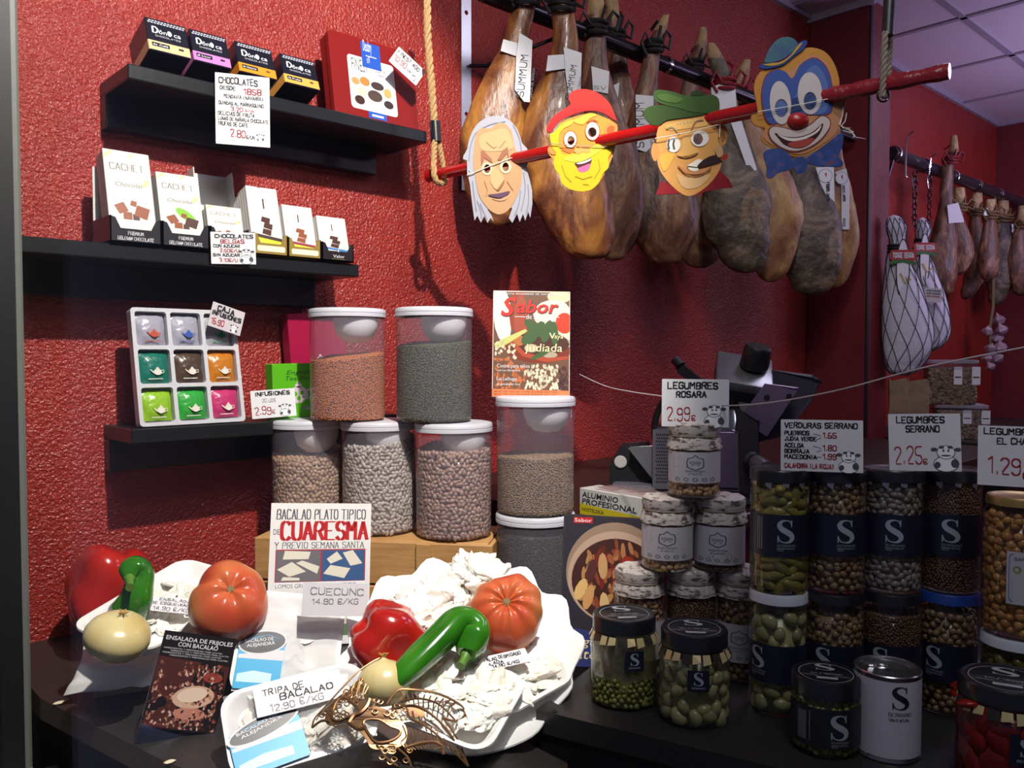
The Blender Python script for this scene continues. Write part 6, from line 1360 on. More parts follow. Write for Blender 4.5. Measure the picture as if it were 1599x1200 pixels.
mb = MB(); c = T(Z([(578, 690)]))[0]; mb.lathe([(0, .009), (.35, .0085), (.7, .006), (.95, .002), (1, 0)], MAT('foam_red_nose', '9c1c16', .35), 24, Matrix.Translation((c[0], c[1], LYR * 4)), fn=lambda v: (v.x * 78 * k / 4.614, v.y * 60 * k / 4.614, v.z), cap=False); mb.build('nose', t)
mb = MB(); br = [(298, 296), (345, 272), (440, 268), (510, 225), (570, 140), (630, 110), (642, 135), (610, 180), (550, 225), (470, 288), (380, 312), (320, 314)]
mb.shape([T(Z(sm(br)))], FOAMM('27407c'), LYR * 4, .0025); pat([(325, 288), (390, 275), (450, 268), (520, 222), (575, 150), (610, 130), (560, 195), (480, 268), (400, 295)], 'b08a3c', 4.8)
mb.shape([T(Z(sm([(340, 272), (350, 220), (380, 160), (435, 103), (500, 88), (555, 108), (572, 150), (520, 212), (440, 258)])))], MAT('foam_hat_teal', '17486a', .5, mix=([(.35, '173c6a'), (.65, '1c5a5e')], 60, 2)), LYR * 5, .002); mb.build('hat', t)
bow = MAT('foam_bow_blue', '1f3a78', .5, mix=([(.45, '1c3574'), (.62, '26468a'), (.7, '6a3a4a')], 70, 2))
mb = MB()
for l in ([(330, 940), (345, 905), (400, 890), (470, 897), (535, 955), (548, 1000), (520, 1040), (440, 1065), (385, 1105), (350, 1085), (355, 1030)], [(640, 960), (720, 900), (800, 840), (870, 788), (905, 800), (892, 890), (868, 945), (900, 985), (890, 1018), (810, 1020), (700, 1010), (650, 990)]): mb.shape([T(Z(sm(l)))], bow, LYR * 4, .0025)
mb.shape([T(Z(ell(592, 1010, 52, 62, 20)))], bow, LYR * 6, .002); mb.build('bow_tie', t)
mb = MB(); mb.tube([(*q, .0065) for q in T(Z([(285, 632), (580, 580), (860, 525)]))], .0008, MAT('elastic_white', 'd8d4c8', .6), 6); mb.tube([(*q, .001) for q in T(Z([(905, 590), (900, 650), (880, 715), (905, 740), (960, 740), (900, 760), (970, 775), (990, 800)]))], .0012, MAT('elastic_white', 'd8d4c8', .6), 6); mb.tube([(*q, .001) for q in T(Z([(930, 630), (920, 690), (890, 725), (950, 755), (980, 770)]))], .001, MAT('elastic_white', 'd8d4c8', .6), 6); mb.build('elastic_band', t)
LAY = .3
# strings
STR = MAT('nylon_string', 'b8b0b4', .5)
mb = MB(); sp = [P(905, 585, 1.62), P(945, 603, 1.5), P(985, 612, 1.4), P(1040, 620, 1.3), P(1110, 632, 1.2), P(1160, 633, 1.12), P(1230, 625, 1.05), P(1320, 607, .98), P(1420, 580, .92), P(1510, 560, .88), P(1640, 535, .84)]
mb.tube(cat(sp, 5, False), .0009, STR, 6); tag(mb.build('string', None, Matrix.Translation(sp[5]), world=True), 'thin pale string sagging across the window from the magazine to the right edge', 'string')
mb = MB(); sp = [P(1332, 214, dep(rod_at(1330)) - .03), PN(1352, 217, NP - .001)]
mb.tube([sp[0], sp[1]], .001, STR, 6); tag(mb.build('string', None, Matrix.Translation(sp[0]), world=True), 'short thin string from behind the clown mask to the edge of the pillar', 'string')
# ------------------------------------------------------------------ jars on the black stand
GLASS = CLEAR('jar_glass', (.93, .95, .93), 0, rough=.02, ior=1.5, k=1.0)
LIDB = MAT('lid_black', '14171d', .3, coat=.2); LIDWH = MAT('lid_white', 'bfc4ce', .35); LIDBL = MAT('lid_blue', '1c3f8c', .35); LABN = MAT('label_navy', '161b2e', .4); LOGO = MAT('logo_silver', 'a4aab4', .35); GILT = MAT('seal_gold', 'd6c48c', .35, .3)
def liquid(h): return MAT('brine_' + h, h, .25)
CONT = {
 'peas': dict(size=(.0042, .0042, .0042), pitch=.0080, cols=['6f7030', '828238', '5f6228'], sub=1),
 'garlic': dict(size=(.012, .009, .008), pitch=.020, cols=['8d8a5c', 'a09a6c', '7c7a50'], sub=2, bend=.2),
 'chick': dict(size=(.0062, .0056, .0056), pitch=.0108, cols=['a8743c', 'b88448', '966430'], sub=2),
 'chickd': dict(size=(.0056, .0052, .0052), pitch=.0102, cols=['7c6044', '8c7050', '6c523a'], sub=1),
 'whiteb': dict(size=(.0072, .0046, .0044), pitch=.0094, cols=['7c7068', '8c8078', '6e645c'], sub=1, bend=.1),
 'lent': dict(size=(.0024, .0022, .0016), pitch=.0042, cols=['5c3e2a', '6c4a32', '4e3424'], sub=1),
 'veg': dict(size=(.016, .007, .006), pitch=.0150, cols=['7a7034', '8c8040', '64602c'], sub=2, bend=.3),
 'olive': dict(size=(.010, .0062, .006), pitch=.0130, cols=['6a5e26', '5a5222', '7c6c30'], sub=2),
 'beans': dict(size=(.0066, .0046, .004), pitch=.0088, cols=['b08a66', 'c09a74', 'a07a58'], sub=1, bend=.1),
 'pinkb': dict(size=(.0072, .0048, .0044), pitch=.0095, cols=['9a7460', 'aa8470', '8a6654'], sub=1, bend=.1),
 'red': dict(size=(.022, .014, .005), pitch=.024, cols=['7a0e0a', '8c140c', '6a0a08'], sub=2),
}
def jar(label, p, Rr, H, cont, name='preserve_jar', group='preserve jars on the black stand', lid=LIDB, lidR=None, lidH=.016, fill=.94, prof=None, floor=None, yaw=0, lidlogo=False, seal=False, seed=1, sub=None):
    """glass jar with contents, lid; returns the thing and its body radius"""
    t = thing(name, label, 'jar', p, facing(Vector(p), yaw), group)
    lidR = lidR or Rr * .92
    hb = H - lidH
    prof = prof or [(Rr * .86, .0005), (Rr * .97, .003), (Rr, .010), (Rr, hb - .020), (Rr * .985, hb - .012), (lidR * .97, hb - .004), (lidR * .95, hb + .004)]
    mb = MB(); mb.lathe([(.0, .0008)] + prof, GLASS, 40, cap=False); mb.build('glass', t)
    mb = MB(); g = lambda v: (v.x * (1 + .008 * (1 if int(math.atan2(v.y, v.x) * 14) % 2 else 0)), v.y * (1 + .008 * (1 if int(math.atan2(v.y, v.x) * 14) % 2 else 0)), v.z)
    mb.lathe([(0, H - .0012), (lidR * .80, H - .0012), (lidR * .84, H), (lidR * .96, H), (lidR, H - .0025), (lidR, H - lidH + .002), (lidR * 1.01, H - lidH + .001), (lidR * 1.01, H - lidH), (lidR * .95, H - lidH)], lid, 48, cap=False)
    top = lambda v: (v.x, v.y, H - .001 + v.z)
    if lidlogo:
        lt = MAT('lid_print', 'a8acb2', .4)
        mb.logo_s(0, lidR * .22, lidR * .5, lt, .0006, fn=lambda v: (v.x * 1.5, v.y, H - .001 + v.z))
        mb.ribbon([(lidR * .78 * math.cos(a), lidR * .78 * math.sin(a)) for a in np.linspace(0, 2 * math.pi, 40)], .0008, lt, .0004, fn=top)
        mb.st('100 % SERRANO', -lidR * .45, -lidR * .12, lidR * .09, lt, lidR * .9, .14, z=.0004, fn=top)
        mb.shape([rrect(-lidR * .3, -lidR * .5, lidR * .3, -lidR * .34, .001)], lt, .0004, fn=top)
        for s in (-1, 1): mb.st('CONSERVAS', s * lidR * .45 - lidR * .25, -lidR * .28, lidR * .07, lt, lidR * .45, .1, z=.0004, fn=top)
    mb.build('lid', t)
    if seal:
        mb = MB(); n = 22
        for k in range(n):
            a0 = 2 * math.pi * k / n; a1 = a0 + 2 * math.pi / n * (.78 if k % 3 else .9); zt, zb = hb - .003, hb - .011 - .002 * (k % 2)
            r0, r1 = lidR * 1.005, Rr * 1.004 + .0005
            mb.add([(r0 * math.cos(a0), r0 * math.sin(a0), zt), (r0 * math.cos(a1), r0 * math.sin(a1), zt), (r1 * math.cos(a1), r1 * math.sin(a1), zb), (r1 * math.cos(a0), r1 * math.sin(a0), zb - .002)], [[0, 3, 2, 1]], GILT if k % 3 else MAT('seal_dark', '2b2620', .4))
        mb.build('gold_seal', t)
    c = CONT[cont]; z0 = .004 if floor is None else floor
    if cont != 'none':
        Ri = Rr - .0015 - c['size'][2]
        pp, nn_, core = cyl_fill(Ri, z0, hb * fill, c['pitch'], seed)
        grains('contents', pp, nn_, c['size'], MAT('content_' + cont, c['cols'][0], .3, island=c['cols']), t, c['sub'] if sub is None else sub, .35, c.get('bend', 0), seed, core)
    return t
def band(t, Rr, z0, z1, mat, a0=-80, a1=80, name='label', more=None, off=.0007):
    mb = MB(); n = 28; vs = []
    for i in range(n + 1):
        a = R(a0 + (a1 - a0) * i / n)
        for z in (z0, z1): vs.append(((Rr + off) * math.sin(a), -(Rr + off) * math.cos(a), z))
    mb.add(vs, [[2 * i, 2 * i + 2, 2 * i + 3, 2 * i + 1] for i in range(n)], mat, True)
    if more: more(mb, cyl_fn(Rr + off))
    mb.build(name, t)
def serrano(z0, z1, x, s=.6, dy=.3, tx=True):
    def f(mb, fn):
        h = (z1 - z0)
        mb.logo_s(x, z0 + h * dy, h * s, LOGO, .0006, fn=fn)
        if tx:
            mb.st('SERRANO', x - h * .2, z0 + h * (dy - .1), h * .05, LOGO, h * .45, .14, .08, .0006, True, fn=fn); mb.st('CONSERVAS VEGETALES', x - h * .2, z0 + h * (dy - .16), h * .028, LOGO, h * .42, .12, z=.0006, fn=fn); mb.st('1910', x - h * .2, z0 + h * (dy - .21), h * .03, LOGO, h * .15, .12, z=.0006, fn=fn)
    return f
def base(px, py, z=ZS): p = PZ(px, py, z); return Vector((p.x, p.y, z + .0005))
def at_d(px, d, z): p = P(px, 800, d); return Vector((p.x, p.y, z))
# pyramid of cloth capped jars
CAPC = MAT('printed_cap_paper', 'b3aca6', .6, mix=([(.40, '5a504c'), (.47, 'b8b0aa'), (.62, 'c2bab4'), (.68, '6a5f5a')], 60, 4), stretch=(1, 1, 3))
LABW = MAT('label_white', 'b6b4ba', .5)
def cloth_jar(label, p, Rr, H, cont, liq, lab, yaw=0, seed=1, dish=False):
    hb = H - .012
    t = jar(label, p, Rr, H, cont, 'cloth_capped_jar', 'pyramid of paper capped jars', MAT('lid_cream', 'a59a8c', .5), Rr * .93, .014, .9, None, None, yaw, seed=seed)
    mb = MB(); n = 64
    def fn(v):
        a = math.atan2(v.y, v.x); k = 1 + (.018 * math.cos(17 * a + seed) + .014 * math.cos(29 * a)) * (1 if v.z < H - .004 else .15); return (v.x * k, v.y * k, v.z + .0006 * math.cos(9 * a))
    lr = Rr * .97
    mb.lathe([(0, H + .0014), (lr * .9, H + .0012), (lr, H - .002), (lr * 1.01, H - .010), (lr * .97, H - .016), (lr * .95, H - .018), (lr * .99, H - .021), (Rr * 1.045, H - .034), (Rr * 1.05, H - .036)], CAPC, n, fn=fn, cap=False); mb.build('paper_cap', t)
    mb = MB(); mb.tube([(lr * .97 * math.cos(a), lr * .97 * math.sin(a), H - .018) for a in np.linspace(0, 2 * math.pi, 40)[:-1]], .0012, MAT('cap_string', '7a6a58', .7), 6, True); mb.build('cap_band', t)
    def f(mb, fn):
        g = MAT('label_print', '54545e', .5); z0, z1 = lab; h = z1 - z0; hx = .012
        hexa = [(hx * a, z0 + h * .66 + hx * b) for a, b in ((-1, -.55), (-.5, -.75), (0, -.95), (.5, -.75), (1, -.55), (1.05, .1), (.9, .55), (.45, .6), (0, .95), (-.45, .6), (-.9, .55), (-1.05, .1))]
        q = [(x * .86, (y - z0 - h * .66) * .86 + z0 + h * .66) for x, y in hexa]
        mb.shape([hexa, q], g, .0005, fn=fn); mb.bt('ROSARA', -.008, z0 + h * .62, .0042, g, .016, .0006, 0, .01, fn=fn); mb.shape([[(-.006, z0 + h * .56), (.006, z0 + h * .56), (.004, z0 + h * .6), (-.004, z0 + h * .6)]], g, .0006, fn=fn)
        mb.bt('Alubias Garbanzo', -.014, z0 + h * .36, .0035, g, .028, .0006, .2, fn=fn); mb.bt('al natural', -.009, z0 + h * .28, .003, g, .018, .0006, .2, fn=fn)
        for i in range(6): mb.shape([[(-.034, z0 + h * (.85 - .07 * i)), (-.034 + .012 * (1 - .12 * (i % 3)), z0 + h * (.85 - .07 * i)), (-.034 + .012 * (1 - .12 * (i % 3)), z0 + h * (.85 - .07 * i) + .0006), (-.034, z0 + h * (.85 - .07 * i) + .0006)]], g, .0005, fn=fn)
        for i in range(5): mb.shape([ell(-.026 + .013 * i, z0 + h * .12, .0042, .0028, 12)], MAT('label_print_soft', '7e7c86', .5), .0005, fn=fn)
        if dish: mb.shape([ell(.004, z0 + h * .2, .016, .011, 20)], MAT('label_dish', '6a4a3a', .5), .0007, fn=fn); mb.shape([ell(.004, z0 + h * .2, .011, .007, 20)], MAT('label_dish2', '8a7048', .5), .0008, fn=fn)
    band(t, Rr, lab[0], lab[1], LABW, -75, 75, more=f)
    return t
dJ = 1.225
Hb, Hm = .157, .105
cloth_jar('bottom left paper capped jar of pinkish beans in the pyramid', at_d(999, dJ, ZS + .0005), .0365, Hb, 'pinkb', '', (.03, .085), 6, 1)
cloth_jar('bottom middle paper capped jar of dark beans in the pyramid', at_d(1080, dJ, ZS + .0005), .0365, Hb, 'lent', '', (.03, .085), 0, 2)
cloth_jar('bottom right paper capped jar in the pyramid, beside the tall vegetable jars', at_d(1159, dJ - .01, ZS + .0005), .0365, Hb, 'chickd', '', (.03, .085), -4, 3)
zm = ZS + Hb + .003
cloth_jar('middle left paper capped jar of the pyramid', at_d(1042, dJ - .01, zm), .0372, Hm, 'beans', '', (.018, .066), 0, 4)
cloth_jar('middle right paper capped jar of the pyramid with a dish on its label', at_d(1124, dJ - .01, zm), .0372, Hm, 'lent', '', (.012, .066), -4, 5, True)
cloth_jar('topmost paper capped jar of pale beans, alone on the pyramid under the price card', at_d(1083, dJ - .02, zm + Hm + .003), .0372, Hm, 'beans', '', (.022, .066), 3, 6)
# tall jars
TR_, TH_ = .0372, .160
dT = 1.10
rows = [(1217, 'veg', 'tall jar of yellow green vegetables, leftmost of the upper row behind the small dark jar', 6), (1305, 'chickd', 'tall jar of chickpeas, second of the upper row of tall jars', 10), (1394, 'whiteb', 'tall jar of white beans, third of the upper row of tall jars', 0), (1484, 'lent', 'tall jar of brown lentils, fourth of the upper row of tall jars', -14)]
for i, (px, c, lab, yw) in enumerate(rows):
    low = ['tall jar of pale vegetables under a white lid, lowest left of the tall jars', 'tall dark lidded jar in the lower row, second from the left', 'tall dark lidded jar in the lower row, third from the left', 'tall jar with a blue lid in the lower row, far right'][i]
    d_ = dT + (0, 0, .0, .0)[i]
    t = jar(low, at_d(px, d_, ZS + .0005), TR_, TH_, ['olive', 'chickd', 'lent', 'chickd'][i] if i else 'garlic', 'tall_preserve_jar', 'tall preserve jars in two tiers', [LIDWH, LIDB, LIDB, LIDBL][i], TR_ * 1.0, .013, .9, yaw=yw, seed=20 + i)
    band(t, TR_, .045, .095, LABN, -80, 80, more=serrano(.045, .095, (-.02, -.008, 0, .004)[i] - .012, .55, .36))
    t = jar(lab, at_d(px, d_, ZS + TH_ + .0015), TR_, TH_, c, 'tall_preserve_jar', 'tall preserve jars in two tiers', LIDB, TR_ * 1.03, .015, .97, yaw=yw, seed=30 + i, prof=[(TR_ * .86, .0005), (TR_ * .97, .003), (TR_, .010), (TR_, .140), (TR_ * .99, .147), (TR_ * .99, .152)])
    def mf(mb, fn, i=i):
        serrano(.052, .104, (.004, .006, .002, .010)[i], .56, .32)(mb, fn)
        if i == 0:
            for j in range(3): mb.shape([[(-.033 + j * .003, .058), (-.0322 + j * .003, .058), (-.0322 + j * .003, .1), (-.033 + j * .003, .1)]], LOGO, .0005, fn=fn)
    band(t, TR_, .05, .104, LABN, -80, 80, more=mf)
    mb = MB(); 
    for k in range(5): a = R(-60 + 33 * k + 7 * i); mb.add([((TR_ + .001) * math.sin(a + da), -(TR_ + .001) * math.cos(a + da), z) for da, z in ((-.12, .146), (.12, .146), (.08, .139 - .003 * (k % 2)), (-.1, .141))], [[0, 3, 2, 1]], MAT('seal_silver', '9a9aa0', .3, .6))
    mb.build('torn_seal', t)
# right hand jars
pR = at_d(1592, 1.0, ZS + .0005)
t = jar('jar of green olives with a white lid at the right edge, under the chickpea jar', pR, .0385, .134, 'olive', 'wide_preserve_jar', 'stack of two jars at the right edge', LIDWH, .039, .012, .9, seed=41)
band(t, .0385, .045, .085, MAT('label_lilac', 'a8a4be', .5), -5, 60, more=lambda mb, fn: [mb.st('OLIVAS', .01, .07 - .008 * k, .004, BLK, .018, .15, z=.0006, fn=fn) for k in range(3)])
t = jar('tall jar of chickpeas with a white round cornered label at the right edge', Vector((pR.x, pR.y, ZS + .137)), .0395, .165, 'chick', 'wide_preserve_jar', 'stack of two jars at the right edge', MAT('lid_gold', 'a89058', .35, .6), .036, .010, .93, seed=42)
def f(mb, fn):
    g = MAT('label_print', '54545e', .5); bl = MAT('label_blue', '3a5a94', .5)
    mb.patch(-.012, .036, .042, .104, LABW, .0001, fn); mb.shape([rrect(-.0095, .0445, .0335, .1015, .005), rrect(-.0088, .0452, .0328, .1008, .005)], bl, .0007, fn=fn)
    mb.st('GARBANZO', -.004, .094, .0035, g, .03, .14, z=.0008, fn=fn); mb.shape([ell(-.001, .083, .0045, .0045, 14)], MAT('label_moss', '8a8a5a', .5), .0008, fn=fn); mb.shape([ell(.012, .083, .0045, .0045, 14)], bl, .0008, fn=fn)
    for k in range(8): mb.shape([[(-.006, .048 + k * .0034), (.029, .048 + k * .0034), (.029, .0495 + k * .0034), (-.006, .0495 + k * .0034)]], MAT('label_print_soft', '7e7c86', .5), .0008, fn=fn)
mb = MB(); f(mb, cyl_fn(.0398)); mb.build('label', t)
# front jars
def small_label(x, z, s, fn0):
    def f(mb, fn):
        mb.patch(x - s / 2, x + s / 2, z, z + s, LABN, .0002, fn); mb.logo_s(x, z + s * .3, s * .6, LOGO, .0008, fn=fn); mb.st('SERRANO', x - s * .3, z + s * .14, s * .07, LOGO, s * .6, .14, z=.0008, fn=fn)
    return f
def wide_prof(Rr, H, lidH, lidR): hb = H - lidH; return [(Rr * .84, .0006), (Rr * .95, .004), (Rr, .013), (Rr * .985, .03), (Rr * .96, hb * .6), (Rr * .975, hb - .022), (Rr * .95, hb - .012), (lidR * .97, hb - .003), (lidR * .95, hb + .004)]
p = base(974, 1092)
t = jar('squat jar of green peas under a black printed lid, left of the garlic jar', p, .047, .119, 'peas', 'squat_jar', 'squat gold sealed jars at the front of the stand', LIDB, .0425, .019, .40, prof=wide_prof(.047, .119, .019, .0425), yaw=14, lidlogo=True, seal=True, seed=51)
mb = MB(); small_label(.003, .055, .026, None)(mb, cyl_fn(.0465)); mb.build('label', t)
mb = MB(); mb.lathe([(0, .040), (.0438, .040), (.0425, .07), (.043, .092), (0, .092)], CLEAR('pale_brine', (.62, .60, .42), .25, (.35, .34, .22)), 32, cap=False); mb.build('brine', t)
mb = MB(); mb.add([(-.037, -.018, .045), (-.022, -.030, .045), (-.022, -.031, .092), (-.036, -.018, .092)], [[0, 1, 2, 3]], MAT('carrot_piece', '8c4a28', .5)); mb.box((.010, .012, .046), (-.030, -.018, .068), MAT('carrot_piece', '8c4a28', .5), None, .003); mb.build('carrot_piece', t)
p = base(1083, 1119)
t = jar('squat jar of garlic like bulbs under a black printed lid, right of the peas', p, .047, .117, 'garlic', 'squat_jar', 'squat gold sealed jars at the front of the stand', LIDB, .0425, .019, .88, prof=wide_prof(.047, .117, .019, .0425), yaw=6, lidlogo=True, seal=True, seed=52)
mb = MB(); small_label(.001, .050, .027, None)(mb, cyl_fn(.0465)); mb.build('label', t)
p = base(1288, 1166)
t = jar('small dark labelled jar with a black lid in front of the tall jars', p, .0395, .090, 'peas', 'squat_jar', None, LIDB, .0395, .020, .9, yaw=6, lidlogo=True, seed=53, prof=[(.034, .0006), (.038, .003), (.0395, .010), (.0395, .062), (.0385, .068), (.037, .074)])
def f(mb, fn):
    serrano(.014, .060, .012, .62, .25)(mb, fn)
    mb.patch(-.038, -.026, .02, .054, MAT('label_greytext', '5c6068', .5), .0003, fn); mb.shape([[(-.022, .02), (-.0215, .02), (-.0215, .056), (-.022, .056)]], LOGO, .0004, fn=fn)
band(t, .0395, .014, .060, MAT('label_charcoal', '1d2127', .4), -85, 85, more=f)
# can
p = base(1384, 1172); t = thing('tin_can', 'white labelled tin can with a ring pull lid beside the small dark jar', 'can', p, facing(p, 4))
CANM = MAT('can_steel', 'a9a9ab', .25, .95); Rc, Hc = .0365, .101
mb = MB(); mb.lathe([(.030, .002), (.0365, 0), (.0375, .001), (.0372, .003), (Rc, .005), (Rc, Hc - .005), (.0372, Hc - .003), (.0375, Hc - .001), (.0365, Hc), (.0350, Hc - .001), (.0345, Hc - .004), (.028, Hc - .004), (.027, Hc - .0048), (0, Hc - .0048)], CANM, 48); mb.build('can_body', t)
band(t, Rc, .006, Hc - .006, MAT('can_label_white', 'c4c3cc', .45), -179, 179, more=lambda mb, fn: [mb.logo_s(.012, .064, .026, LABN, .0006, fn=fn), mb.st('SERRANO', -.001, .056, .004, LABN, .026, .14, .08, .0006, True, fn=fn), mb.st('TOMATE NATURAL', -.001, .050, .003, LABN, .024, .12, z=.0006, fn=fn)])
mb = MB(); mb.tube([(-.006 + .0085 * math.cos(a), .004 + .0055 * math.sin(a), Hc - .0025) for a in np.linspace(0, 6.28, 18)[:-1]], .0013, CANM, 6, True); mb.tube([(-.012, .004, Hc - .0028), (-.020, .004, Hc - .0032)], [.004, .003], CANM, 8, flat=.3); mb.build('ring_pull', t)
# red jar
p = PZ(1568, 1215, ZS); p = Vector((p.x, p.y, ZS + .0005))
t = jar('wide jar of red peppers with a gold sealed black lid at the bottom right corner', p, .0505, .112, 'red', 'squat_jar', None, LIDB, .0475, .018, .93, prof=wide_prof(.0505, .112, .018, .0475), yaw=4, lidlogo=True, seal=True, seed=55)
mb = MB(); small_label(.018, .036, .034, None)(mb, cyl_fn(.050)); mb.build('label', t)

# booklet behind the pyramid
def stew(mb, w, h):
    X = lambda u: u * w; Y = lambda v: v * h
    def E(u, v, ru, rv, c, z, rot=0, n=16): mb.shape([[(min(max(X(a), 0.0008), w - .0008), min(max(Y(b), .0008), h - .0008)) for a, b in ell(u, v, ru, rv, n, rot)]], MAT('print_' + c, c, .4), z)
    def Q(pts, c, z): mb.shape([[(X(a), Y(b)) for a, b in pts]], MAT('print_' + c, c, .4), z)
    Q([(.01, .01), (.99, .01), (.99, .99), (.01, .99)], '2a2630', .0004); Q([(0.0, 0.0), (1, 0), (1, .16), (0.0, .26)], '2c3468', .0005)
    E(.56, .62, .52, .34, '8a7360', .0006, 0, 40); E(.56, .59, .50, .31, 'a88f7c', .0007, 0, 40); E(.57, .57, .47, .28, '3a1c18', .0008, 0, 40)
    rs = random.Random(9)
    for i in range(120):
        a = rs.uniform(0, 6.28); r = math.sqrt(rs.random()) * .95
        E(.57 + .43 * r * math.cos(a), .57 + .25 * r * math.sin(a), rs.uniform(.03, .06), rs.uniform(.016, .028), rs.choice(['7a3a24', '8c5030', '5a2418', '9c6a44', '6a1c18', 'a07848']), .001 + i * 2e-6, rs.uniform(0, 3), 9)
    for u, v, c in ((.2, .5, 'c8a468'), (.3, .62, '4a2420'), (.42, .66, 'b08a5c'), (.28, .45, 'b88a54'), (.45, .40, 'c0a070'), (.7, .68, '8c2a1c'), (.6, .5, 'b0623c')): E(u, v, .09, .05, c, .0014, u * 4, 10)
    Q([(.1, .94), (.3, .945), (.3, .985), (.1, .98)], 'b01c20', .0012); mb.bt('Sabor', X(.11), Y(.95), Y(.025), WHT, X(.18), .0014)
    yl = MAT('print_f0dca0', 'e0cc94', .5); mb.st('L', X(.05), Y(.135), Y(.07), yl, X(.10), .2, .07, .0014, True); mb.bt('egumbres', X(.17), Y(.135), Y(.055), yl, X(.6), .0014, .2); mb.bt('platos', X(.04), Y(.05), Y(.065), yl, X(.42), .0014, .2); mb.bt('de cuchara', X(.52), Y(.05), Y(.065), yl, X(.44), .0014, .2)
pb = PZ(872, 1040, ZS)
card('recipe_booklet', 'recipe booklet with a bean stew photo on the cover, upright behind the jar pyramid', 'booklet', (893, 803), (1040, 812), (872, 1040), 1.285, MAT('magazine_dark', '3a3438', .3), stew, tilt=14, th=.003, yaw=10)

# foil carton
a = PN(905, 785, .96); 
def foil():
    o = P(905, 786, 1.62); o.z = .2005; q = P(1048, 818, 1.45); q.z = .2005; x = (q - o); L = x.length; m = frame(o, x, ZU)
    t = thing('foil_carton', 'long white and yellow carton of aluminium foil with crumpled plastic on top', 'box', M=m)
    H = .052; fm = m.inverted() @ m @ Matrix.Rotation(math.pi / 2, 4, 'X')
    mb = MB(); cw_ = MAT('carton_foil_white', 'b4b4b0', .45); mb.box((L, .055, H), (L / 2, .0275, H / 2), cw_, None, .001); mb.build('carton', t)
    mb = MB(); yl = MAT('print_yellow', 'b8a81c', .45); mb.shape([[(0.001, 0.001), (L - .001, .001), (L - .001, H * .3), (.001, H * .42)]], yl, .0008, M=fm); mb.shape([ell(L * .82, H * .55, H * .45, H * .3, 20, .5)], MAT('print_lemon', 'a8a850', .5), .0006, M=fm); mb.shape([ell(L * .78, H * .48, H * .2, H * .3, 16, .5)], yl, .0009, M=fm)
    mb.bt('ALUMINIO', L * .03, H * .68, H * .2, BLK, L * .42, .0012, .1, .015, M=fm); mb.bt('PROFESIONAL', L * .03, H * .43, H * .2, BLK, L * .62, .0013, .1, .015, M=fm); mb.bt('HOSTELER\u00cdA', L * .03, H * .16, H * .13, BLK, L * .26, .0013, 0, .01, M=fm); mb.bt('30m', L * .88, H * .2, H * .2, BLK, L * .1, .0013, 0, .01, M=fm); mb.build('printed_front', t)
    mb = MB(); n = 12; vs = []
    for i in range(n + 1):
        for k in range(5): vs.append((L * (.15 + .7 * i / n), .004 + .047 * k / 4, H + .004 + .016 * abs(noise.noise(Vector((i * .7, k * .9, 3)))) * math.sin(math.pi * i / n)))
    mb.add(vs, [[i * 5 + k, (i + 1) * 5 + k, (i + 1) * 5 + k + 1, i * 5 + k + 1] for i in range(n) for k in range(4)], CLEAR('crumpled_film', (.75, .6, .6), .15, (.5, .4, .4), .12), True); mb.build('crumpled_plastic', t)
foil()

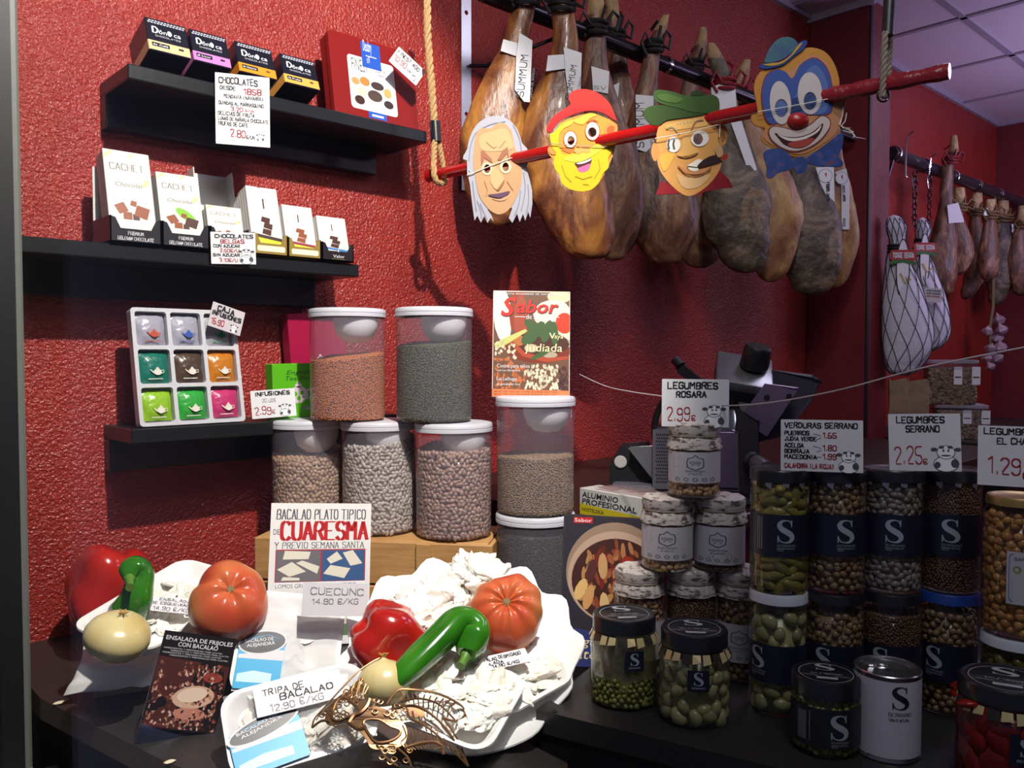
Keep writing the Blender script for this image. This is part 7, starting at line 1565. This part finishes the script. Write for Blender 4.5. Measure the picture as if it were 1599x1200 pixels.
# ------------------------------------------------------------------ meat slicer
def slicer():
    d = 1.75; k = d / F; o = P(1090, 800, d); o.z = .2005; fz = facing(o, 0)
    t = thing('meat_slicer', 'grey and black meat slicer standing behind the jar pyramid', 'slicer', o, fz)
    m = WM[t.name]
    X = lambda px: (px - 1090) * k; Zp = lambda py: CAM.z - (py - 555) * k - .2005
    sil = MAT('slicer_alloy', '8d9096', .32, .75); gm = MAT('slicer_grey', '5c5a66', .4, .3); dk = MAT('slicer_black', '17171b', .4); pur = MAT('slicer_steel_panel', '7c6c8a', .3, .5)
    def poly(nm, pts, y0, y1, mat, bev=.002):
        mb = MB(); f = Matrix(((1, 0, 0, 0), (0, 0, -1, y0), (0, 1, 0, 0), (0, 0, 0, 1)))
        mb.shape([[(X(a), Zp(b)) for a, b in pts]], mat, 0, y1 - y0, f)
        ob = mb.build(nm, t)
        if bev: md = ob.modifiers.new('b', 'BEVEL'); md.width = bev; md.segments = 2; md.limit_method = 'ANGLE'
        return ob
    
    mb = MB(); mb.box((X(1215) - X(955), .22, .035), ((X(1215) + X(955)) / 2, .09, .0185), gm, None, .008, 2); mb.build('base_plate', t)
    poly('side_block', [(952, 735), (968, 702), (1008, 700), (1030, 760), (1030, 785), (952, 785)], .02, .10, dk)
    poly('sloping_plate', [(984, 702), (1048, 698), (1048, 745), (1024, 752)], -.012, .018, sil)
    mb = MB(); mb.lathe([(.0135, 0), (.0135, .002), (.0115, .0022), (.0115, .003), (0, .003)], MAT('badge_white', 'a8a4a4', .5), 20, Matrix.Translation((X(968), .018, Zp(726))) @ Matrix.Rotation(math.pi / 2, 4, 'X')); mb.build('round_badge', t)
    # vented motor housing
    poly('motor_housing', [(1024, 672), (1128, 668), (1148, 672), (1148, 758), (1024, 758)], -.04, .13, gm, .004)
    mb = MB()
    for i in range(8):
        for j in range(15):
            mb.shape([ell(X(1027 + i * 2.9 + 1.4 * (j % 2)), Zp(677 + j * 5.2), .0014, .0022, 8)], dk, 0, M=Matrix(((1, 0, 0, 0), (0, 0, -1, -.0408), (0, 1, 0, 0), (0, 0, 0, 1))))
    mb.build('vent_grille', t)
    poly('steel_panel', [(1122, 672), (1148, 672), (1148, 754), (1122, 754)], -.045, -.0405, pur, .001)
    poly('gear_housing', [(1150, 640), (1178, 655), (1178, 765), (1150, 760)], -.03, .12, MAT('slicer_dark_grey', '3a3640', .4, .3), .004)
    mb = MB(); A = Vector((X(1168), -.035, Zp(712))); B = Vector((X(1186), -.085, Zp(722))); mb.cyl(A, B, .017, sil, 24); mb.cyl(A.lerp(B, .25), A.lerp(B, .32), .0178, dk, 24); mb.build('thickness_knob', t)
    # blade guard ring and blade
    mb = MB(); c = Vector((X(1085), .06, Zp(665))); M = Matrix.Translation(c) @ Euler((R(70), 0, R(-22))).to_matrix().to_4x4(); mb.lathe([(0, .004), (.082, .003), (.09, 0), (.082, -.003), (0, -.004)], MAT('blade_steel', 'a8aab0', .15, 1), 56, M); mb.build('blade', t)
    mb = MB(); mb.tube([M @ Vector((.096 * math.cos(a), .096 * math.sin(a), 0)) for a in np.linspace(-.3, 3.9, 40)], .007, dk, 8); mb.build('blade_guard', t)
    poly('feed_arm', [(1050, 563), (1060, 566), (1092, 592), (1080, 597), (1058, 585)], .03, .06, dk)
    mb = MB(); mb.tube([(X(1052), .04, Zp(562)), (X(1062), .03, Zp(572))], .010, dk, 12); mb.build('arm_grip', t)
    # top plate with black knob
    tm = Matrix.Translation((X(1160), .04, Zp(577))) @ Euler((R(33), R(10), R(4))).to_matrix().to_4x4()
    mb = MB(); mb.box((X(1205) - X(1118), .115, .022), (0, 0, -.011), sil, tm, .004, 2); mb.box((X(1203) - X(1120), .110, .03), (0, 0, -.034), dk, tm, .003); mb.build('top_plate', t)
    mb = MB(); mb.lathe([(.027, .001), (.030, .006), (.028, .045), (.024, .050), (0, .050)], dk, 28, tm @ Matrix.Translation((.018, .01, 0)) @ Matrix.Rotation(R(-14), 4, 'X'), fn=lambda v: (v.x * (1 + .02 * math.cos(16 * math.atan2(v.y, v.x))), v.y * (1 + .02 * math.cos(16 * math.atan2(v.y, v.x))), v.z)); mb.build('top_knob', t)
    poly('guide_post', [(1145, 600), (1175, 590), (1185, 650), (1160, 665)], .02, .06, sil)
    poly('carriage_arm', [(1188, 600), (1235, 606), (1190, 675), (1152, 652)], -.02, .02, pur, .003)
    mb = MB()
    for a, b in ((1190, 619), (1222, 617)): mb.lathe([(.006, 0), (.006, .001), (0, .001)], dk, 12, Matrix.Translation((X(a), -.0205, Zp(b))) @ Matrix.Rotation(math.pi / 2, 4, 'X'))
    mb.build('bolt', t)
    poly('meat_table', [(1205, 583), (1262, 590), (1272, 596), (1262, 625), (1240, 655), (1212, 680), (1178, 688), (1178, 655), (1200, 625)], .05, .075, MAT('slicer_violet_grey', '4a4656', .35, .5), .006)
slicer()

# price cards on the stacks
def d1(mb, w, h):
    k = dict(wob=.03); mb.st('LEGUMBRES', w * .09, h * .80, h * .13, BLK, w * .74, .16, **k); mb.st('ROSARA', w * .22, h * .62, h * .12, BLK, w * .44, .16, **k); mb.st('2.99', w * .08, h * .12, h * .27, RED, w * .34, .07, **k); mb.st('\u20ac', w * .45, h * .13, h * .11, RED, None, .12); cow(mb, w * .60, h * .02, h * .5)
card('price_card', 'white handwritten card standing on the topmost jar of the pyramid', 'card', (1036, 592), (1141, 593), (1033, 666), dep(at_d(1083, dJ - .05, 0)), WHT, d1, tilt=4, group='handwritten price cards')
def d2(mb, w, h):
    k = dict(wob=.03); mb.st('VERDURAS SERRANO', w * .05, h * .84, h * .1, BLK, w * .88, .15, **k)
    for i, (s, p_) in enumerate((('PUERROS', '1,65'), ('JUDIA VERDE', ''), ('ACELGA', '1,80'), ('BORRAJA', ''), ('MACEDONIA', '1,99'))):
        y = (.70, .59, .46, .35, .24)[i]; mb.st(s, w * .05, h * y, h * .075, BLK, w * (.3 if i in (0, 3) else .39 if i in (1, 4) else .23), .18, **k)
        if p_: mb.st(p_, w * .52, h * (y - (.05 if i < 4 else 0)), h * .1, RED, w * .16, .13, **k); mb.ribbon([(w * .4, h * (y + .03)), (w * .5, h * (y - .01 if i < 4 else y + .04))], h * .008, BLK, .0012)
        else: mb.ribbon([(w * .44, h * (y + .02)), (w * .5, h * (y + .07))], h * .008, BLK, .0012)
    mb.st('CALAHORRA (LA RIOJA)', w * .05, h * .06, h * .085, RED, w * .6, .17, **k); cow(mb, w * .68, h * .02, h * .44)
card('price_card', 'widest handwritten card listing several vegetables on the left tall jars', 'card', (1211, 655), (1339, 657), (1219, 735), dT - .02, WHT, d2, tilt=6, group='handwritten price cards')
def d3(mb, w, h):
    k = dict(wob=.03); mb.st('LEGUMBRES', w * .12, h * .84, h * .11, BLK, w * .66, .15, **k); mb.st('SERRANO', w * .25, h * .68, h * .11, BLK, w * .46, .15, **k); mb.st('2.25', w * .08, h * .12, h * .3, RED, w * .38, .06, **k); mb.st('\u20ac', w * .48, h * .12, h * .09, RED, None, .12); cow(mb, w * .58, h * .03, h * .48)
card('price_card', 'handwritten card with a large red two figure price on the white bean jar', 'card', (1379, 647), (1491, 646), (1389, 735), dT - .02, WHT, d3, tilt=6, group='handwritten price cards')
def d4(mb, w, h):
    k = dict(wob=.03); mb.st('LEGUMBRES', w * .08, h * .86, h * .1, BLK, w * .7, .15, **k); mb.st('EL CHALÉ'.replace('É', 'E'), w * .25, h * .70, h * .1, BLK, w * .5, .15, **k); mb.st('1.29', w * .14, h * .2, h * .27, RED, w * .40, .07, **k); mb.st('\u20ac', w * .58, h * .14, h * .1, RED, None, .14); cow(mb, w * .66, h * .04, h * .4)
card('price_card', 'handwritten card cut off by the right edge, standing on the chickpea jar', 'card', (1516, 664), (1640, 668), (1526, 757), .99, WHT, d4, tilt=6, group='handwritten price cards')

# ------------------------------------------------------------------ plastic tubs and paper bags beyond the pillar
TUB = CLEAR('tub_plastic', (.88, .86, .9), .06, (.6, .58, .65), .05, 1.4, .8)
def tub(label, px, py0, py1, w, d, cols, seed, zb):
    k = d / F; p = P(px, py1, d); p.z = zb; H = (py1 - py0) * k; wd = w * k; t = thing('plastic_tub', label, 'tub', p, facing(p, 10), 'plastic tubs beyond the pillar')
    mb = MB(); ring = lambda s, z: [(x, y, z) for x, y in rrect(-wd / 2 * s, -wd / 2 * s, wd / 2 * s, wd / 2 * s, wd * .12, 4)]
    mb.loft([ring(.9, .001), ring(.96, .008), ring(.98, H - .012)], TUB); mb.build('tub_body', t)
    mb = MB(); mb.loft([ring(1.0, H - .014), ring(1.02, H - .012), ring(1.02, H - .002), ring(.98, H)], CLEAR('tub_lid', (.8, .8, .86), .3, (.6, .6, .7)), True); mb.build('lid', t)
    mb = MB(); fm = Matrix.Translation((0, -wd * .485, 0)) @ Matrix.Rotation(math.pi / 2, 4, 'X')
    for x in (.02, .36): mb.shape([rrect(wd * x, H * .45, wd * (x + .16), H * .85, .003)], WHT, .002, M=fm); mb.shape([[(wd * (x + .02), H * .6), (wd * (x + .14), H * .6), (wd * (x + .14), H * .63), (wd * (x + .02), H * .63)]], BLK, .003, M=fm)
    mb.build('sticker', t)
    pp = []; rs = random.Random(seed); nn_ = []
    for i in range(900):
        f_ = rs.randrange(3); u, v = rs.uniform(-.44, .44) * wd, rs.uniform(.01, .80) * H; e = .445 * wd
        if f_ == 0: pp.append((u, -e, v)); nn_.append((0, -1, 0))
        elif f_ == 1: pp.append((e, u, v)); nn_.append((1, 0, 0))
        else: pp.append((u, rs.uniform(-.44, .44) * wd, .80 * H)); nn_.append((0, 0, 1))
    hw = .42 * wd; core = ([(sx * hw, sy * hw, z) for z in (.006, .79 * H) for sx, sy in ((-1, -1), (1, -1), (1, 1), (-1, 1))], [(0, 1, 5), (0, 5, 4), (1, 2, 6), (1, 6, 5), (2, 3, 7), (2, 7, 6), (3, 0, 4), (3, 4, 7), (4, 5, 6), (4, 6, 7)])
    grains('contents', pp, nn_, (.011, .008, .006), MAT('tub_fill_%d' % seed, cols[0], .5, island=cols), t, 1, .5, 0, seed, core)
    return t
dB = 3.35
zt_ = CAM.z - (680 - 555) * dB / F
t1 = tub('lower plastic tub beyond the pillar, behind the cards', 1494, 628, 680, 74, dB, ['7a6a5a', '8a7a6a', '6a4a3a', '9a8a5a'], 3, .181)
t2 = tub('upper plastic tub of brown nuts and seeds beyond the pillar', 1480, 560, 628, 72, dB, ['7a6240', '8c7450', '6a5230', 'a0885c'], 4, .181 + 52 * dB / F + .001)
p = P(1412, 650, 3.2); p.z = .181
for i, (px, w, lab) in enumerate(((1402, 22, 'left small brown paper bag beyond the pillar'), (1432, 26, 'right small brown paper bag beyond the pillar'))):
    q = P(px, 650, 3.15); q.z = .181; H = .235; wd = w * 3.15 / F * 1.1; mb = MB()
    rg = lambda sx, sy, z, j=0: [(x * sx + .004 * math.sin(k * 2.1 + j), y * sy, z + (.008 * math.sin(k * 2.6 + i) if z > .2 else 0)) for k, (x, y) in enumerate(rrect(-.5, -.5, .5, .5, .06, 3))]
    mb.loft([rg(wd, wd * .6, 0), rg(wd, wd * .62, .1, 1), rg(wd * 1.02, wd * .5, .19, 2), rg(wd * 1.04, wd * .42, H, 3), rg(wd * .98, wd * .38, H - .004, 3), rg(wd * .9, wd * .36, .18, 3)], MAT('kraft_paper', '7c6450', .7, mix=([(.35, '6a543f'), (.65, '8c745c')], 14, 3)), True)
    tag(mb.build('paper_bag', None, Matrix.Translation(q) @ Matrix.Rotation(facing(q, 5), 4, 'Z')), lab, 'bag', 'paper bags beyond the pillar')

# ------------------------------------------------------------------ pieces that belong to a part rather than to the whole thing
SUBP = {'lid_cup': 'lid', 'ring_pull': 'can_body', 'cap_band': 'paper_cap', 'top_knob': 'top_plate', 'vent_grille': 'motor_housing', 'steel_panel': 'motor_housing', 'thickness_knob': 'gear_housing', 'bolt': 'carriage_arm', 'arm_grip': 'feed_arm', 'round_badge': 'side_block', 'teapot_print': 'wrapper', 'nose': 'face', 'mouth': 'face', 'teeth': 'face', 'cigar': 'face', 'eye_white': 'face', 'blue_eye_patch': 'face', 'tape': 'upper_rope', 'taped_end': 'rod', 'neck_tuft': 'bulb', 'stem_scar': 'flesh', 'stem': 'flesh', 'sticker': 'tub_body', 'screw': 'stand_top', 'gold_seal': 'glass', 'torn_seal': 'glass', 'collar': 'bar', 'support_arm': 'strip'}
for o in list(bpy.data.objects):
    if o.type == 'EMPTY' and o.parent is None:
        ch = {}
        for c in o.children: ch.setdefault(c.name.split('.')[0], c)
        for c in list(o.children):
            b_ = c.name.split('.')[0]; par = ch.get(SUBP.get(b_, ''))
            if b_ == 'collar' and o.get('category') == 'mask': continue
            if par is not None and par is not c: c.parent = par
